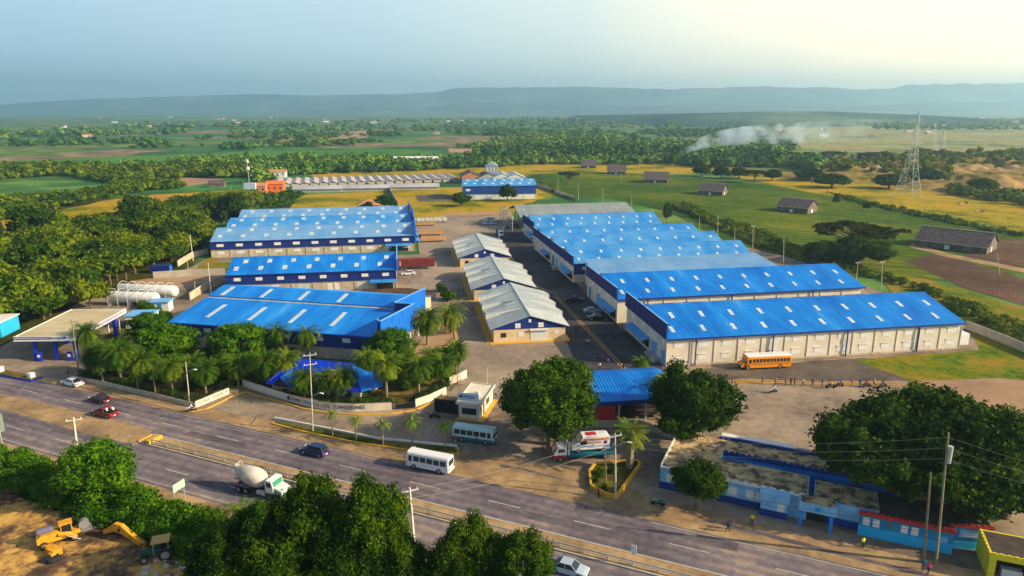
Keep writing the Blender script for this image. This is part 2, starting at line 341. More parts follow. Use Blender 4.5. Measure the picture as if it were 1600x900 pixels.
# far plain: patchwork of fields and scrub
def plainmat():
    m = bpy.data.materials.new('plain_fields'); m.use_nodes = True; nt = m.node_tree; b = nt.nodes['Principled BSDF']
    b.inputs['Roughness'].default_value = 0.95; b.inputs['Specular IOR Level'].default_value = 0.1
    g = nt.nodes.new('ShaderNodeNewGeometry')
    mp = nt.nodes.new('ShaderNodeMapping'); mp.inputs['Rotation'].default_value[2] = R_(14); mp.inputs['Scale'].default_value = (0.0045, 0.0075, 0); nt.links.new(g.outputs['Position'], mp.inputs[0])
    nn = nt.nodes.new('ShaderNodeTexNoise'); nn.inputs['Scale'].default_value = 0.004; nn.inputs['Detail'].default_value = 4; nt.links.new(g.outputs['Position'], nn.inputs[0])
    ad = nt.nodes.new('ShaderNodeVectorMath'); ad.operation = 'MULTIPLY_ADD'; ad.inputs[1].default_value = (0.8, 0.8, 0)
    nt.links.new(nn.outputs['Color'], ad.inputs[0]); nt.links.new(mp.outputs[0], ad.inputs[2])
    v = nt.nodes.new('ShaderNodeTexVoronoi'); v.inputs['Scale'].default_value = 1.0; nt.links.new(ad.outputs[0], v.inputs['Vector'])
    sp = nt.nodes.new('ShaderNodeSeparateColor'); nt.links.new(v.outputs['Color'], sp.inputs[0])
    r = nt.nodes.new('ShaderNodeValToRGB'); e = r.color_ramp.elements; r.color_ramp.interpolation = 'CONSTANT'
    cs = [(0.04, 0.15, 0.035), (0.065, 0.21, 0.04), (0.03, 0.10, 0.025), (0.12, 0.25, 0.045), (0.26, 0.21, 0.10), (0.07, 0.18, 0.04), (0.17, 0.24, 0.05), (0.05, 0.17, 0.045), (0.32, 0.20, 0.13)]
    e[0].position = 0; e[0].color = (*cs[0], 1); e[1].position = 0.92; e[1].color = (*cs[-1], 1)
    for i in range(1, 8): q = e.new(i * 0.118); q.color = (*cs[i], 1)
    nt.links.new(sp.outputs[0], r.inputs[0])
    n2 = nt.nodes.new('ShaderNodeTexNoise'); n2.inputs['Scale'].default_value = 0.03; n2.inputs['Detail'].default_value = 6; nt.links.new(g.outputs['Position'], n2.inputs[0])
    r2 = nt.nodes.new('ShaderNodeValToRGB'); r2.color_ramp.elements[0].position = 0.42; r2.color_ramp.elements[1].position = 0.62
    r2.color_ramp.elements[0].color = (0.25, 0.25, 0.25, 1); r2.color_ramp.elements[1].color = (1, 1, 1, 1); nt.links.new(n2.outputs[0], r2.inputs[0])
    mx = nt.nodes.new('ShaderNodeMix'); mx.data_type = 'RGBA'; nt.links.new(r2.outputs[0], mx.inputs['Factor'])
    mx.inputs['A'].default_value = (0.025, 0.075, 0.02, 1); nt.links.new(r.outputs[0], mx.inputs['B'])
    nt.links.new(mx.outputs['Result'], b.inputs['Base Color']); return m
g_plain = plainmat()
g_pave = groundmat('dusty_concrete_yard', [(0.15, 0.115, 0.09), (0.215, 0.168, 0.128), (0.28, 0.22, 0.165), (0.34, 0.27, 0.19)], 0.05, 0.6, bump=0.08)
g_slab = groundmat('tan_concrete_street', [(0.21, 0.165, 0.13), (0.29, 0.23, 0.175), (0.37, 0.29, 0.205)], 0.03, 0.5, bump=0.05)
g_asph = groundmat('street_asphalt', [(0.040, 0.040, 0.050), (0.062, 0.060, 0.070), (0.10, 0.09, 0.09)], 0.06, 1.2, bump=0.1)
g_road = groundmat('road_asphalt', [(0.098, 0.085, 0.102), (0.142, 0.122, 0.142), (0.19, 0.162, 0.172), (0.31, 0.24, 0.19)], 0.05, 0.9, rows=(-66.8, 0.18, 0.10), bump=0.1)
g_dust = groundmat('roadside_dust', [(0.20, 0.14, 0.085), (0.30, 0.205, 0.11), (0.42, 0.29, 0.15)], 0.12, 0.9)
g_dirt = groundmat('ochre_dirt', [(0.07, 0.045, 0.035), (0.16, 0.10, 0.06), (0.46, 0.27, 0.075), (0.62, 0.38, 0.10)], 0.16, 0.9, bump=0.5)
g_soil = groundmat('ploughed_soil', [(0.07, 0.042, 0.03), (0.11, 0.065, 0.045), (0.17, 0.10, 0.065)], 0.03, 0.4, rows=(35, 0.5, 0.12))
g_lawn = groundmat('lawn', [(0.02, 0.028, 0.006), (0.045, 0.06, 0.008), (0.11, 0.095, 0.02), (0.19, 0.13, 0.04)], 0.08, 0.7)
g_grass = groundmat('green_tan_grass', [(0.045, 0.09, 0.004), (0.10, 0.15, 0.006), (0.20, 0.17, 0.01), (0.28, 0.17, 0.03)], 0.06, 0.6)  # grass mottled from green through olive to tan
g_yel = groundmat('dry_yellow_grass', [(0.10, 0.13, 0.004), (0.26, 0.21, 0.006), (0.40, 0.27, 0.010), (0.40, 0.22, 0.04)], 0.02, 0.25)
g_crop = groundmat('green_crop_rows', [(0.022, 0.062, 0.003), (0.042, 0.092, 0.004), (0.078, 0.12, 0.005), (0.16, 0.17, 0.008)], 0.010, 0.12, rows=(-62, 0.045, 0.10))
g_pale = groundmat('pale_green_field', [(0.04, 0.14, 0.025), (0.065, 0.19, 0.03), (0.10, 0.22, 0.035)], 0.004, 0.04, bump=0)
g_tan = groundmat('tan_field', [(0.26, 0.17, 0.11), (0.36, 0.23, 0.14), (0.40, 0.28, 0.18)], 0.01, 0.1, bump=0)
g_orange = groundmat('eroded_orange_earth', [(0.07, 0.09, 0.01), (0.20, 0.15, 0.03), (0.33, 0.21, 0.07), (0.42, 0.28, 0.13)], 0.018, 0.15, bump=0.4)
g_gravel = groundmat('dark_gravel', [(0.075, 0.06, 0.055), (0.11, 0.09, 0.075), (0.16, 0.13, 0.10)], 0.08, 1.5)
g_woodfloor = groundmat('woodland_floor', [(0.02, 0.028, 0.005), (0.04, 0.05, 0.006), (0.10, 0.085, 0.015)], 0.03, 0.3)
g_hill = groundmat('hazed_hill_scrub', [(0.008, 0.03, 0.03), (0.03, 0.08, 0.06), (0.13, 0.17, 0.10)], 0.0012, 0.008, bump=0)  # scrub tones shifted towards blue, distance haze put into the colour
rg = random.Random(5)
def jag(pts, step, amp):
    o = []
    for (a, b) in zip(pts, pts[1:] + pts[:1]):
        d = math.hypot(b[0] - a[0], b[1] - a[1]); n = max(1, int(d / step))
        for i in range(n):
            t = i / n; o.append((a[0] + (b[0] - a[0]) * t + (rg.uniform(-amp, amp) if i else 0), a[1] + (b[1] - a[1]) * t + (rg.uniform(-amp, amp) if i else 0)))
    return o
def sheet(name, px, z, m, step=4, amp=0.0, raw=False):
    pts = px if raw else [at(*p) for p in px]
    if amp: pts = jag(pts, step, amp)
    me = bpy.data.meshes.new(name); me.from_pydata([(x, y, z) for x, y in pts], [], [tuple(range(len(pts)))]); me.update()
    bm = bmesh.new(); bm.from_mesh(me); bmesh.ops.triangulate(bm, faces=bm.faces)
    for f in bm.faces:
        if f.normal.z < 0: f.normal_flip()
    bm.to_mesh(me); bm.free(); me.materials.append(m)
    o = bpy.data.objects.new(name, me); COL.objects.link(o); return tag(o, kind='structure')
b = MB(); b.box(-14000, -400, -0.8, 14000, 15500, 0.0); tag(b.build('ground', g_plain), kind='structure')
# fields, near to far
sheet('field', [(0, 262), (210, 255), (420, 250), (600, 246), (720, 246), (640, 234), (400, 236), (150, 246), (0, 252)], 0.10, g_pale, 60, 6)
sheet('field', [(425, 220), (520, 207), (600, 203), (612, 208), (560, 216), (470, 221)], 0.10, g_tan, 50, 10)
sheet('field', [(698, 231), (765, 233), (752, 239), (700, 238)], 0.10, g_tan, 40, 5)
sheet('field', [(1110, 205), (1220, 199), (1290, 196), (1330, 200), (1240, 209), (1150, 212)], 0.10, g_yel, 60, 10)
sheet('field', [(1240, 186), (1340, 181), (1450, 181), (1400, 190), (1280, 193)], 0.10, g_pale, 60, 10)
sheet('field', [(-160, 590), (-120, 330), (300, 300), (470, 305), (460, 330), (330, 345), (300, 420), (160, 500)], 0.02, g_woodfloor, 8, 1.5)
sheet('field', [(0, 345), (90, 328), (210, 306), (380, 296), (385, 308), (230, 322), (110, 345), (0, 378)], 0.05, g_yel, 10, 2)
sheet('field', [(200, 285), (300, 276), (350, 280), (300, 291), (215, 293)], 0.05, g_tan, 10, 2)
sheet('field', [(452, 306), (610, 297), (620, 322), (560, 328), (455, 330)], 0.05, g_yel, 8, 1.5)
sheet('field', [(606, 296), (700, 293), (820, 290), (880, 302), (820, 318), (790, 345), (650, 350), (620, 322)], 0.05, g_yel, 8, 1.5)
sheet('field', [(660, 345), (700, 333), (790, 330), (815, 350), (740, 352)], 0.07, g_tan, 8, 1.5)
sheet('field', [(480, 265), (780, 254), (1000, 252), (1180, 262), (1100, 270), (820, 275), (700, 282), (500, 286)], 0.04, g_yel, 20, 4)
sheet('field', [(825, 273), (900, 267), (1010, 272), (1230, 292), (1420, 326), (1600, 372), (1640, 420), (1500, 440), (1330, 430), (1180, 400), (1040, 330), (960, 312), (880, 303)], 0.06, g_crop, 15, 1.0)
sheet('field', [(1080, 262), (1300, 272), (1420, 290), (1600, 318), (1700, 345), (1700, 395), (1600, 364), (1480, 338), (1360, 318), (1230, 294)], 0.08, g_yel, 15, 2.0)
sheet('field', [(1410, 408), (1470, 395), (1600, 436), (1720, 470), (1700, 540), (1600, 478), (1500, 448)], 0.09, g_soil, 8, 1.0)
sheet('field', [(1560, 372), (1700, 385), (1700, 440), (1600, 418), (1500, 402)], 0.09, g_soil, 8, 1.0)
sheet('path', [(1425, 380), (1480, 396), (1600, 420), (1700, 448), (1700, 456), (1600, 427), (1470, 400), (1420, 386)], 0.12, g_dust, 6, 0.4)
sheet('field', [(1380, 420), (1500, 450), (1600, 482), (1700, 545), (1700, 640), (1510, 545), (1390, 455)], 0.10, g_grass, 5, 1.0)
sheet('field', [(690, 303), (648, 306), (655, 316), (735, 313)], 0.09, g_gravel)
g_mix = groundmat('hazy_mixed_farmland', [(0.09, 0.15, 0.04), (0.20, 0.22, 0.08), (0.34, 0.28, 0.14), (0.16, 0.24, 0.05), (0.42, 0.36, 0.2)], 0.006, 0.05, bump=0)
sheet('field', [(1230, 201), (1400, 196), (1700, 194), (1750, 236), (1500, 240), (1330, 238), (1240, 232)], 0.09, g_mix, 60, 14)
sheet('field', [(1180, 188), (1350, 184), (1700, 183), (1720, 192), (1400, 193), (1200, 194)], 0.09, g_mix, 90, 20)
# the works yard
sheet('yard', [(-60, 578), (130, 470), (240, 440), (305, 415), (325, 404), (655, 398), (650, 352), (700, 337), (790, 337), (812, 348), (1000, 345), (1240, 405), (1360, 450), (1515, 510), (1530, 550), (1700, 580), (1800, 760), (1750, 990), (1600, 985), (1000, 860), (600, 735), (300, 668), (0, 612), (-80, 600)], 0.13, g_pave)
sheet('street_surface', [(655, 398), (650, 352), (700, 338), (790, 338), (808, 372), (716, 392), (770, 540), (885, 538), (930, 600), (790, 612), (715, 600), (665, 440), (655, 420)], 0.15, g_slab)
sheet('street_surface', [(792, 352), (808, 350), (836, 383), (896, 438), (919, 463), (972, 514), (1035, 573), (1045, 612), (920, 622), (886, 536), (828, 440), (798, 400), (780, 372)], 0.17, g_asph)
sheet('gravel_apron', [(1085, 578), (1350, 560), (1420, 596), (1300, 597), (1160, 592), (1090, 600)], 0.16, g_gravel, 3, 0.5)
sheet('grass_verge', [(1335, 563), (1520, 548), (1700, 560), (1700, 650), (1500, 618), (1425, 597)], 0.165, g_grass, 3, 0.5)
sheet('dirt_verge', [(1430, 596), (1560, 592), (1700, 610), (1700, 720), (1480, 640)], 0.17, g_tan, 3, 0.5)
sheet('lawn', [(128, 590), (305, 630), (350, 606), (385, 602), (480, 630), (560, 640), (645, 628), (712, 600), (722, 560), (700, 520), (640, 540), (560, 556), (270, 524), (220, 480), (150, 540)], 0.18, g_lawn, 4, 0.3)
sheet('lawn', [(325, 404), (345, 398), (340, 410), (505, 418), (500, 428), (300, 425)], 0.18, g_grass, 5, 0.5)
sheet('planting_bed', [(560, 459), (568, 453), (600, 450), (640, 451), (668, 455), (683, 461), (680, 467), (655, 470), (600, 466)], 0.2, g_soil, 1, 0.1)
sheet('bare_earth', [(205, 440), (300, 424), (345, 425), (340, 440), (250, 455), (215, 452)], 0.18, g_tan, 4, 0.5)
# road frame: origin on the north lane line, t runs towards the right and nearer
RO, RA = (0.0, 83.1), -23.2
def rp(t, n): return loc(RO, RA, t, n)
def strip(name, t0, t1, n0, n1, z, m, amp=0.0, step=3):
    return sheet(name, [rp(t0, n0), rp(t1, n0), rp(t1, n1), rp(t0, n1)], z, m, step, amp, raw=True)
strip('road', -190, 130, -15.2, 4.3, 0.20, g_road)
strip('road_verge', -190, 130, -19.5, -15.0, 0.19, g_dust, 0.25)
sheet('road_shoulder', [rp(-50, 4.2), rp(-8, 4.1), rp(62, 4.0), rp(75, 9.5), rp(40, 8.5), rp(20, 9.0), rp(4, 13), rp(-6, 12), rp(-20, 8.5), rp(-36, 7.8), rp(-52, 8.2)], 0.205, g_dust, 1.2, 0.12, raw=True)
sheet('road_shoulder', [rp(-125, 4.2), rp(-50, 4.2), rp(-52, 7.8), rp(-62, 7.2), rp(-90, 6.5), rp(-105, 6.0)], 0.203, g_dust, 1.2, 0.1, raw=True)
sheet('dust_patch', [rp(-118, -3.6), rp(-100, -2.8), rp(-80, -2.2), rp(-64, -2.9), rp(-62, -7.4), rp(-72, -8.0), rp(-95, -7.2), rp(-120, -7)], 0.204, g_dust, 1.5, 0.25, raw=True)
sheet('dirt_yard', [(-60, 735), (60, 788), (160, 820), (330, 860), (420, 900), (420, 990), (-120, 990)], 0.20, g_dirt, 2, 0.4)
line_m = mat('road_line_paint', (0.50, 0.48, 0.44), 0.8, (0.34, 0.31, 0.28), 1.5)
yl_m = mat('yellow_line_paint', (0.55, 0.30, 0.03), 0.8, (0.42, 0.24, 0.05), 1.0)
b = MB()
def fq(p, q, w, z, mi=0): b.seg(p, q, z, z + 0.006, w, mi)
for k in range(-13, 9):
    t = -4.6 + k * 12.35 + 1.0; fq(rp(t, 0), rp(t + 4.8, 0), 0.16, 0.206)
for k in range(-13, 9):
    t = -2.0 + k * 12.35; fq(rp(t, -11.2), rp(t + 4.5, -11.2), 0.16, 0.206)
fq(rp(18, 3.6), rp(110, 3.6), 0.14, 0.207); fq(rp(-70, 3.7), rp(-18, 3.7), 0.10, 0.207)
fq(rp(-150, -14.6), rp(100, -14.6), 0.11, 0.207)
a0, a1 = at(867, 462), at(976, 578)
for off in (-0.35, 0.35): fq((a0[0] + off, a0[1]), (a1[0] + off, a1[1]), 0.22, 0.176, 1)
for off in (0, 1.9): b.seg(at(1145, 596 + off * 1.6), at(1420, 601 + off * 1.6), 0.1, 0.30, 0.28, 1)
# bay marks and arrows on the yard streets
for (px, py) in ((703, 385), (707, 398), (711, 411), (714, 428), (721, 470), (727, 490), (731, 505)): b.rbox(*at(px, py), 0.176, 1.1, 0.5, 0.006, 20, 0)
for k in range(7): b.rbox(*at(722 + k * 6.3, 533.5 + k * 0.6), 0.176, 0.55, 0.5, 0.006, 8, 0)
tag(b.build('road_marking', [line_m, yl_m]), kind='structure')
g_patch = groundmat('asphalt_patch', [(0.085, 0.074, 0.086), (0.115, 0.10, 0.114), (0.15, 0.13, 0.135)], 0.3, 2.0, bump=0.1)
for t, n, l, w_ in ((-95, 1.2, 7, 2.2), (-58, -1.9, 12, 1.6), (-22, 1.8, 6, 2.4), (2, -1.8, 15, 1.5), (24, 1.5, 5, 2.0), (40, -2.0, 9, 1.8), (-80, -9.5, 10, 2.0), (-45, -12.6, 8, 2.1), (8, 2.2, 3, 1.2)):
    sheet('asphalt_patch', [rp(t, n), rp(t + l, n), rp(t + l, n + w_), rp(t, n + w_)], 0.2028, g_patch, 1.2, 0.12, raw=True)
sheet('wet_stain', [rp(24, 6.6), rp(30, 6.2), rp(42, 5.6), rp(56, 5.0), rp(56, 5.5), rp(43, 6.3), rp(30, 7.2), rp(25, 7.4)], 0.209, g_patch, 1.0, 0.1, raw=True)
sheet('wet_stain', [rp(-6, 9.0), rp(-2, 9.4), rp(4, 9.0), rp(4, 9.4), rp(-2, 10.0), rp(-6, 9.8)], 0.209, g_patch, .8, 0.1, raw=True)
# median strip with kerbs
b = MB()
for n0, n1 in ((-3.75, -4.0), (-6.6, -6.85)): b.add([(*rp(-62.5, n0), 0.2), (*rp(110, n0), 0.2), (*rp(110, n1), 0.2), (*rp(-62.5, n1), 0.2), (*rp(-62.5, n0), 0.36), (*rp(110, n0), 0.36), (*rp(110, n1), 0.36), (*rp(-62.5, n1), 0.36)], [(0, 3, 2, 1), (4, 5, 6, 7), (0, 1, 5, 4), (1, 2, 6, 5), (2, 3, 7, 6), (3, 0, 4, 7)], 0)
b.seg(rp(-62.7, -4.0), rp(-62.7, -6.6), 0.2, 0.42, 0.4, 1)
b.add([(*rp(-62.4, -4.0), 0.31), (*rp(110, -4.0), 0.31), (*rp(110, -6.6), 0.31), (*rp(-62.4, -6.6), 0.31)], [(0, 1, 2, 3)], 2)
tag(b.build('median_strip', [concrete, yellow_kerb, g_dust]), kind='structure')
# hills beyond the plain
def hills(name, prof, D, depth, seed, res=220, wav=1.0, m=g_hill):
    """prof: (pixel x, pixel y of the skyline); real ridge D metres away"""
    xs = [p[0] for p in prof]; ys = [p[1] for p in prof]
    X, V, F = [], [], []
    nx, ny = res, 26
    for j in range(ny):
        v = j / (ny - 1)
        for i in range(nx):
            px = xs[0] + (xs[-1] - xs[0]) * i / (nx - 1); y = np.interp(px, xs, ys)
            wx = (px - 800) / FPX * D; top = CAMH + (HORY - y) / FPX * D * 1.0
            prof_v = min(1.0, (v / 0.62)) ; h = top * (0.30 * prof_v + 0.70 * max(0, (prof_v - 0.35) / 0.65) ** 1.4)
            if v > 0.62: h = top * (1 - 0.35 * (v - 0.62) / 0.38)
            nz = noise.noise(Vector((wx * 0.0012, v * 3.0, seed))) * 0.30 + noise.noise(Vector((wx * 0.004, v * 5, seed + 9))) * 0.16 + noise.noise(Vector((wx * 0.012, v * 8, seed + 4))) * 0.06
            h = h * (1 + nz * (1 - prof_v) * 2.0 * wav) + (noise.noise(Vector((wx * 0.006, 1.7, seed))) * top * 0.05 + noise.noise(Vector((wx * 0.02, 2.7, seed))) * top * 0.02 if v > 0.5 else nz * 30 * wav)
            V.append((wx * (1 + 0.1 * (v - 0.6)), D - depth + depth * v * 1.6, max(-3, h) if j not in (0,) else -3))
    F = [(j * nx + i, j * nx + i + 1, (j + 1) * nx + i + 1, (j + 1) * nx + i) for j in range(ny - 1) for i in range(nx - 1)]
    return tag(idxmesh(name, V, F, m, smooth=True), kind='structure')
hills('hills', [(-500, 168), (0, 167), (60, 161), (150, 156), (250, 153), (270, 152), (400, 148), (500, 150), (620, 148), (690, 145), (720, 139), (900, 137), (1000, 140), (1060, 140), (1150, 137), (1280, 138), (1310, 141), (1370, 139), (1400, 134), (1500, 133), (1640, 132), (2200, 130)], 11000, 2000, 3.1, 300)
hills('hills', [(480, 172), (560, 168), (640, 171), (740, 160), (860, 163), (960, 166), (1100, 164), (1250, 167), (1500, 160), (1900, 158)], 8800, 1300, 7.7, 240, 1.4)
hills('hills', [(900, 180), (1000, 178), (1080, 176), (1180, 174), (1260, 173.5), (1340, 176), (1420, 179), (1480, 182)], 3000, 800, 1.2, 120, 1.0)
# eroded orange mounds right of the pylon
MOUNDS = []
def mheight(m, X, Y):
    cx, cy, rx, ry, h, seed = m; r = math.hypot((X - cx) / rx, (Y - cy) / ry)
    if r >= 1: return -0.4
    f = 0.5 + 0.5 * math.cos(math.pi * r); nz = noise.fractal(Vector((X * 0.03, Y * 0.03, seed)), 0.7, 2.2, 6); rd = 1 - abs(noise.fractal(Vector((X * 0.05, Y * 0.02, seed + 5)), 0.9, 2.0, 4)) * 2
    return -0.4 + f ** 0.6 * h * (1 + 0.45 * nz + 0.22 * rd)
def mound(name, cx, cy, rx, ry, h, seed, m=g_orange, n=80):
    mm = (cx, cy, rx, ry, h, seed); MOUNDS.append(mm)
    V = [(cx + (i / (n - 1) * 2 - 1) * rx, cy + (j / (n - 1) * 2 - 1) * ry, 0) for j in range(n) for i in range(n)]
    V = [(x, y, mheight(mm, x, y)) for x, y, _ in V]
    F = [(j * n + i, j * n + i + 1, (j + 1) * n + i + 1, (j + 1) * n + i) for j in range(n - 1) for i in range(n - 1)]
    return tag(idxmesh(name, V, F, m), kind='structure')
for (px, py, rx, ry, h, sd) in ((1330, 278, 60, 40, 8, 1), (1400, 272, 70, 50, 10, 2), (1480, 277, 80, 50, 9, 3), (1560, 292, 80, 45, 9, 4), (1640, 287, 90, 60, 11, 5), (1460, 254, 170, 60, 8, 6), (1600, 260, 170, 60, 10, 7), (1530, 268, 90, 50, 10, 8)):
    X, Y = at(px, py); mound('earth_mound', X, Y, rx, ry, h, sd)
def ground_z(X, Y): return max([0.0] + [mheight(m, X, Y) for m in MOUNDS])
# air: haze box
hz = MB(); hz.box(-11500, -60, -2.0, 12500, 14000, 560); hzo = hz.build('haze', [], None)
hm = bpy.data.materials.new('haze'); hm.use_nodes = True; hn = hm.node_tree; hn.nodes.clear()
ho = hn.nodes.new('ShaderNodeOutputMaterial'); hv = hn.nodes.new('ShaderNodeVolumePrincipled')
hv.inputs['Color'].default_value = (0.48, 0.76, 1.0, 1); hv.inputs['Density'].default_value = 0.00015; hv.inputs['Anisotropy'].default_value = 0.5
hn.links.new(hv.outputs[0], ho.inputs['Volume']); hzo.data.materials.append(hm); tag(hzo, kind='stuff')
hzo['label'] = 'pale blue haze lying over the plain and hills'
# ============================================================ VEGETATION
def leaf_quads(P, N, size, rng, jitter=0.8, aspect=0.6):
    """small leaf-cluster faces at points P, facing roughly N"""
    n = len(P); Nn = N + rng.normal(0, jitter, (n, 3)); Nn /= np.linalg.norm(Nn, axis=1, keepdims=True) + 1e-9
    t = rng.normal(0, 1, (n, 3)); t -= (t * Nn).sum(1, keepdims=True) * Nn; t /= np.linalg.norm(t, axis=1, keepdims=True) + 1e-9
    bt = np.cross(Nn, t); s = size * rng.uniform(0.6, 1.3, (n, 1))
    a = P - t * s; c = P + t * s; b_ = P + bt * s * aspect + Nn * s * 0.15; d = P - bt * s * aspect + Nn * s * 0.15
    return np.stack([a, b_, c, d], 1).reshape(-1, 3)
def clumps(rx, ry, rz, n, rng, rc, low=-0.5, hollow=0.55):
    C = []
    ph = rng.uniform(0, 6.28, 4)
    while len(C) < n:
        p = rng.normal(0, 1, 3); p /= np.linalg.norm(p)
        if p[2] < low: continue
        az = math.atan2(p[1], p[0]); lob = 1 + 0.13 * math.sin(3 * az + ph[0]) + 0.09 * math.sin(5 * az + ph[1] + 3 * p[2]) + 0.10 * math.sin(4 * p[2] + ph[2] + 2 * az)
        if p[2] < 0: lob *= 1 + 0.25 * p[2]
        r = rng.uniform(hollow, 1.0) ** 0.5 * lob
        C.append(p * r * np.array([rx - rc * .6, ry - rc * .6, rz - rc * .5]))
    return np.array(C)
ICO = None
def ico():
    global ICO
    if ICO is None:
        bm = bmesh.new(); bmesh.ops.create_icosphere(bm, subdivisions=2, radius=1.0)
        ICO = (np.array([v.co[:] for v in bm.verts]), np.array([[v.index for v in f.verts] for f in bm.faces])); bm.free()
    return ICO
def crown(name, rx, ry, rz, nc, nl, leaf, rc, seed, m, zc, parent, low=-0.5, flat=1.0, core=0.72):
    rng = np.random.default_rng(seed); C = clumps(rx, ry, rz, nc, rng, rc, low)
    Vs = []; iv, if_ = ico()
    for c in C:
        r = rc * rng.uniform(0.45, 1.25); k = int(nl * (r / rc) ** 2)
        d = rng.normal(0, 1, (k, 3)); d /= np.linalg.norm(d, axis=1, keepdims=True); d[:, 2] = np.where(d[:, 2] < -0.4, -d[:, 2], d[:, 2])
        lump = 1 + 0.30 * np.sin(d[:, :1] * 6 + c[0] * 3) * np.cos(d[:, 1:2] * 6 + c[1] * 2)
        rr = r * (rng.uniform(0.78, 1.12, (k, 1)) + (rng.random((k, 1)) < .12) * rng.uniform(0, .35, (k, 1))) * lump; P = c + d * rr * np.array([1, 1, 0.8 * flat])
        Vs.append(leaf_quads(P, d, leaf, rng))
        if core:
            q = (iv * (r * core) * np.array([1, 1, 0.8 * flat]) * (1 + 0.12 * np.sin(iv[:, :1] * 7 + c[1])) + c)[if_]          # tri -> degenerate-free quads
            mid = (q[:, 0] + q[:, 2]) / 2; Vs.append(np.stack([q[:, 0], q[:, 1], q[:, 2], mid], 1).reshape(-1, 3))
    V = np.concatenate(Vs) + np.array([0, 0, zc])
    o = npmesh(name, V, 4, m, parent); return o, C
def trunk_mb(h, r, C, zc, nb, rng, mi=0):
    b = MB(); pts = [(0, 0, -0.2), (0.1 * r, 0.15 * r, h * 0.3), (-0.3 * r, 0.2 * r, h * 0.62), (0, 0, h)]
    rad = [r * 1.25, r, r * 0.8, r * 0.62]
    for i in range(3): b.cyl(pts[i], pts[i + 1], rad[i], rad[i + 1], 8)
    idx = rng.choice(len(C), min(nb, len(C)), replace=False)
    for i in idx:
        e = C[i] + np.array([0, 0, zc]); st = (0, 0, h * rng.uniform(0.6, 0.98)); mid = (e[0] * 0.45, e[1] * 0.45, (st[2] + e[2]) / 2 + rng.uniform(-.2, .5))
        b.cyl(st, mid, r * 0.5, r * 0.3, 6).cyl(mid, tuple(e), r * 0.3, r * 0.10, 5)
    return b
def tree(name, label, cat, rx, rz, zc, nc, nl, leaf, rc, seed, m, group=None, ry=None, low=-0.5, tr=0.3, nb=9, flat=1.0, core=0.72, bk=bark):
    e = empty(name, 0, 0, 0, 0, label, cat, group)
    cr, C = crown('crown', rx, ry or rx, rz, nc, nl, leaf, rc, seed, m, zc, e, low, flat, core)
    trunk_mb(max(1, zc - rz * 0.35), tr, C, zc, nb, np.random.default_rng(seed + 5)).build('trunk', bk, e)
    return e
def put(root, px, py, rpx, zc0, rx0, zc, name=None, label=None, cat=None, group=None, rz=0, first=False, wide=1.0):
    """a copy whose crown (radius rx0, centre height zc0 in the source) has centre height zc and radius rpx on the sight line px,py"""
    X, Y = at(px, py, zc); dep = Y * CP - (zc - CAMH) * SP; R = rpx * dep / FPX; s = R / rx0
    o = root if first else dup(root); place(o, X, Y, rz, (s * wide, s * wide, zc / zc0))
    if label: o['label'] = label
    if cat: o['category'] = cat
    if group: o['group'] = group
    if name and not first: o.name = name
    return o
# --- broad shade trees near the camera: one heavy source each
tA = tree('shade_tree', 'large round dark shade tree beside the entrance drive, between the gatehouse and the blue canopy', 'tree', 8, 7, 8.5, 150, 190, 0.27, 1.75, 21, L_big, tr=0.55, low=-0.75)
put(tA, 860, 625, 80, 8.5, 8, 7.8, first=True)
tB = tree('shade_tree', 'broad shade tree with yellow-green top to the right of the blue canopy', 'tree', 8, 6.5, 7.5, 140, 190, 0.28, 1.7, 22, L_big, tr=0.5, low=-0.75)
put(tB, 1080, 632, 70, 7.5, 8, 6.6, first=True)
tC = tree('shade_tree', 'huge dark spreading tree behind the blue school and the yellow stand', 'tree', 14, 8, 9, 290, 200, 0.31, 2.1, 23, L_fore, ry=11, tr=0.8, low=-0.6, nb=16)
put(tC, 1470, 706, 168, 9, 14, 8.5, first=True)
put(tA, 1585, 735, 95, 8.5, 8, 7.0, label='dark shade tree overhanging the yellow stand at the right edge', cat='tree', rz=80)
put(tA, 1382, 690, 72, 8.5, 8, 6.5, label='dark shade tree at the left end of the tree mass behind the school', cat='tree', rz=190)
tD = tree('shade_tree', 'small round tree on the pavement in front of the blue school wall', 'tree', 3.4, 2.6, 4.2, 60, 200, 0.17, 1.0, 24, L_big, tr=0.2, low=-0.6)
put(tD, 1090, 752, 41, 4.2, 3.4, 4.3, first=True)
# foreground crowns along the bottom edge
tE = tree('foreground_tree', 'tall dark tree with a twiggy bare patch at the bottom edge, beside the concrete pole', 'tree', 8, 8, 9, 120, 240, 0.24, 1.75, 31, L_fore, tr=0.5, low=-0.45, core=0.6)
put(tE, 578, 838, 66, 9, 8, 7.2, first=True)
FG = 'dark trees along the bottom edge'
for (px, py, r, z, lb, rz) in (
    (490, 832, 68, 7.2, 'tall dark tree at the bottom edge right of the mixer truck', 70),
    (415, 858, 56, 6.0, 'dark tree at the bottom edge just below the mixer truck', 120),
    (345, 888, 54, 5.0, 'low dark tree at the bottom edge nearest the dirt yard', 150),
    (540, 902, 84, 5.0, 'dark tree cut by the bottom edge below the two tall crowns', 230),
    (440, 912, 80, 4.6, 'dark tree cut by the bottom edge left of centre', 260),
    (625, 900, 50, 4.6, 'low dark tree cut by the bottom edge beside the concrete pole', 20),
    (738, 878, 56, 5.6, 'dark tree at the bottom edge to the right of the concrete pole', 300),
    (700, 912, 52, 4.6, 'low dark tree cut by the bottom edge under the concrete pole', 200),
    (812, 898, 54, 5.2, 'dark leafy tree at the bottom edge beside the pale blue car', 110)):
    o = put(tE, px, py, r, 9, 8, z, label=lb, rz=rz)
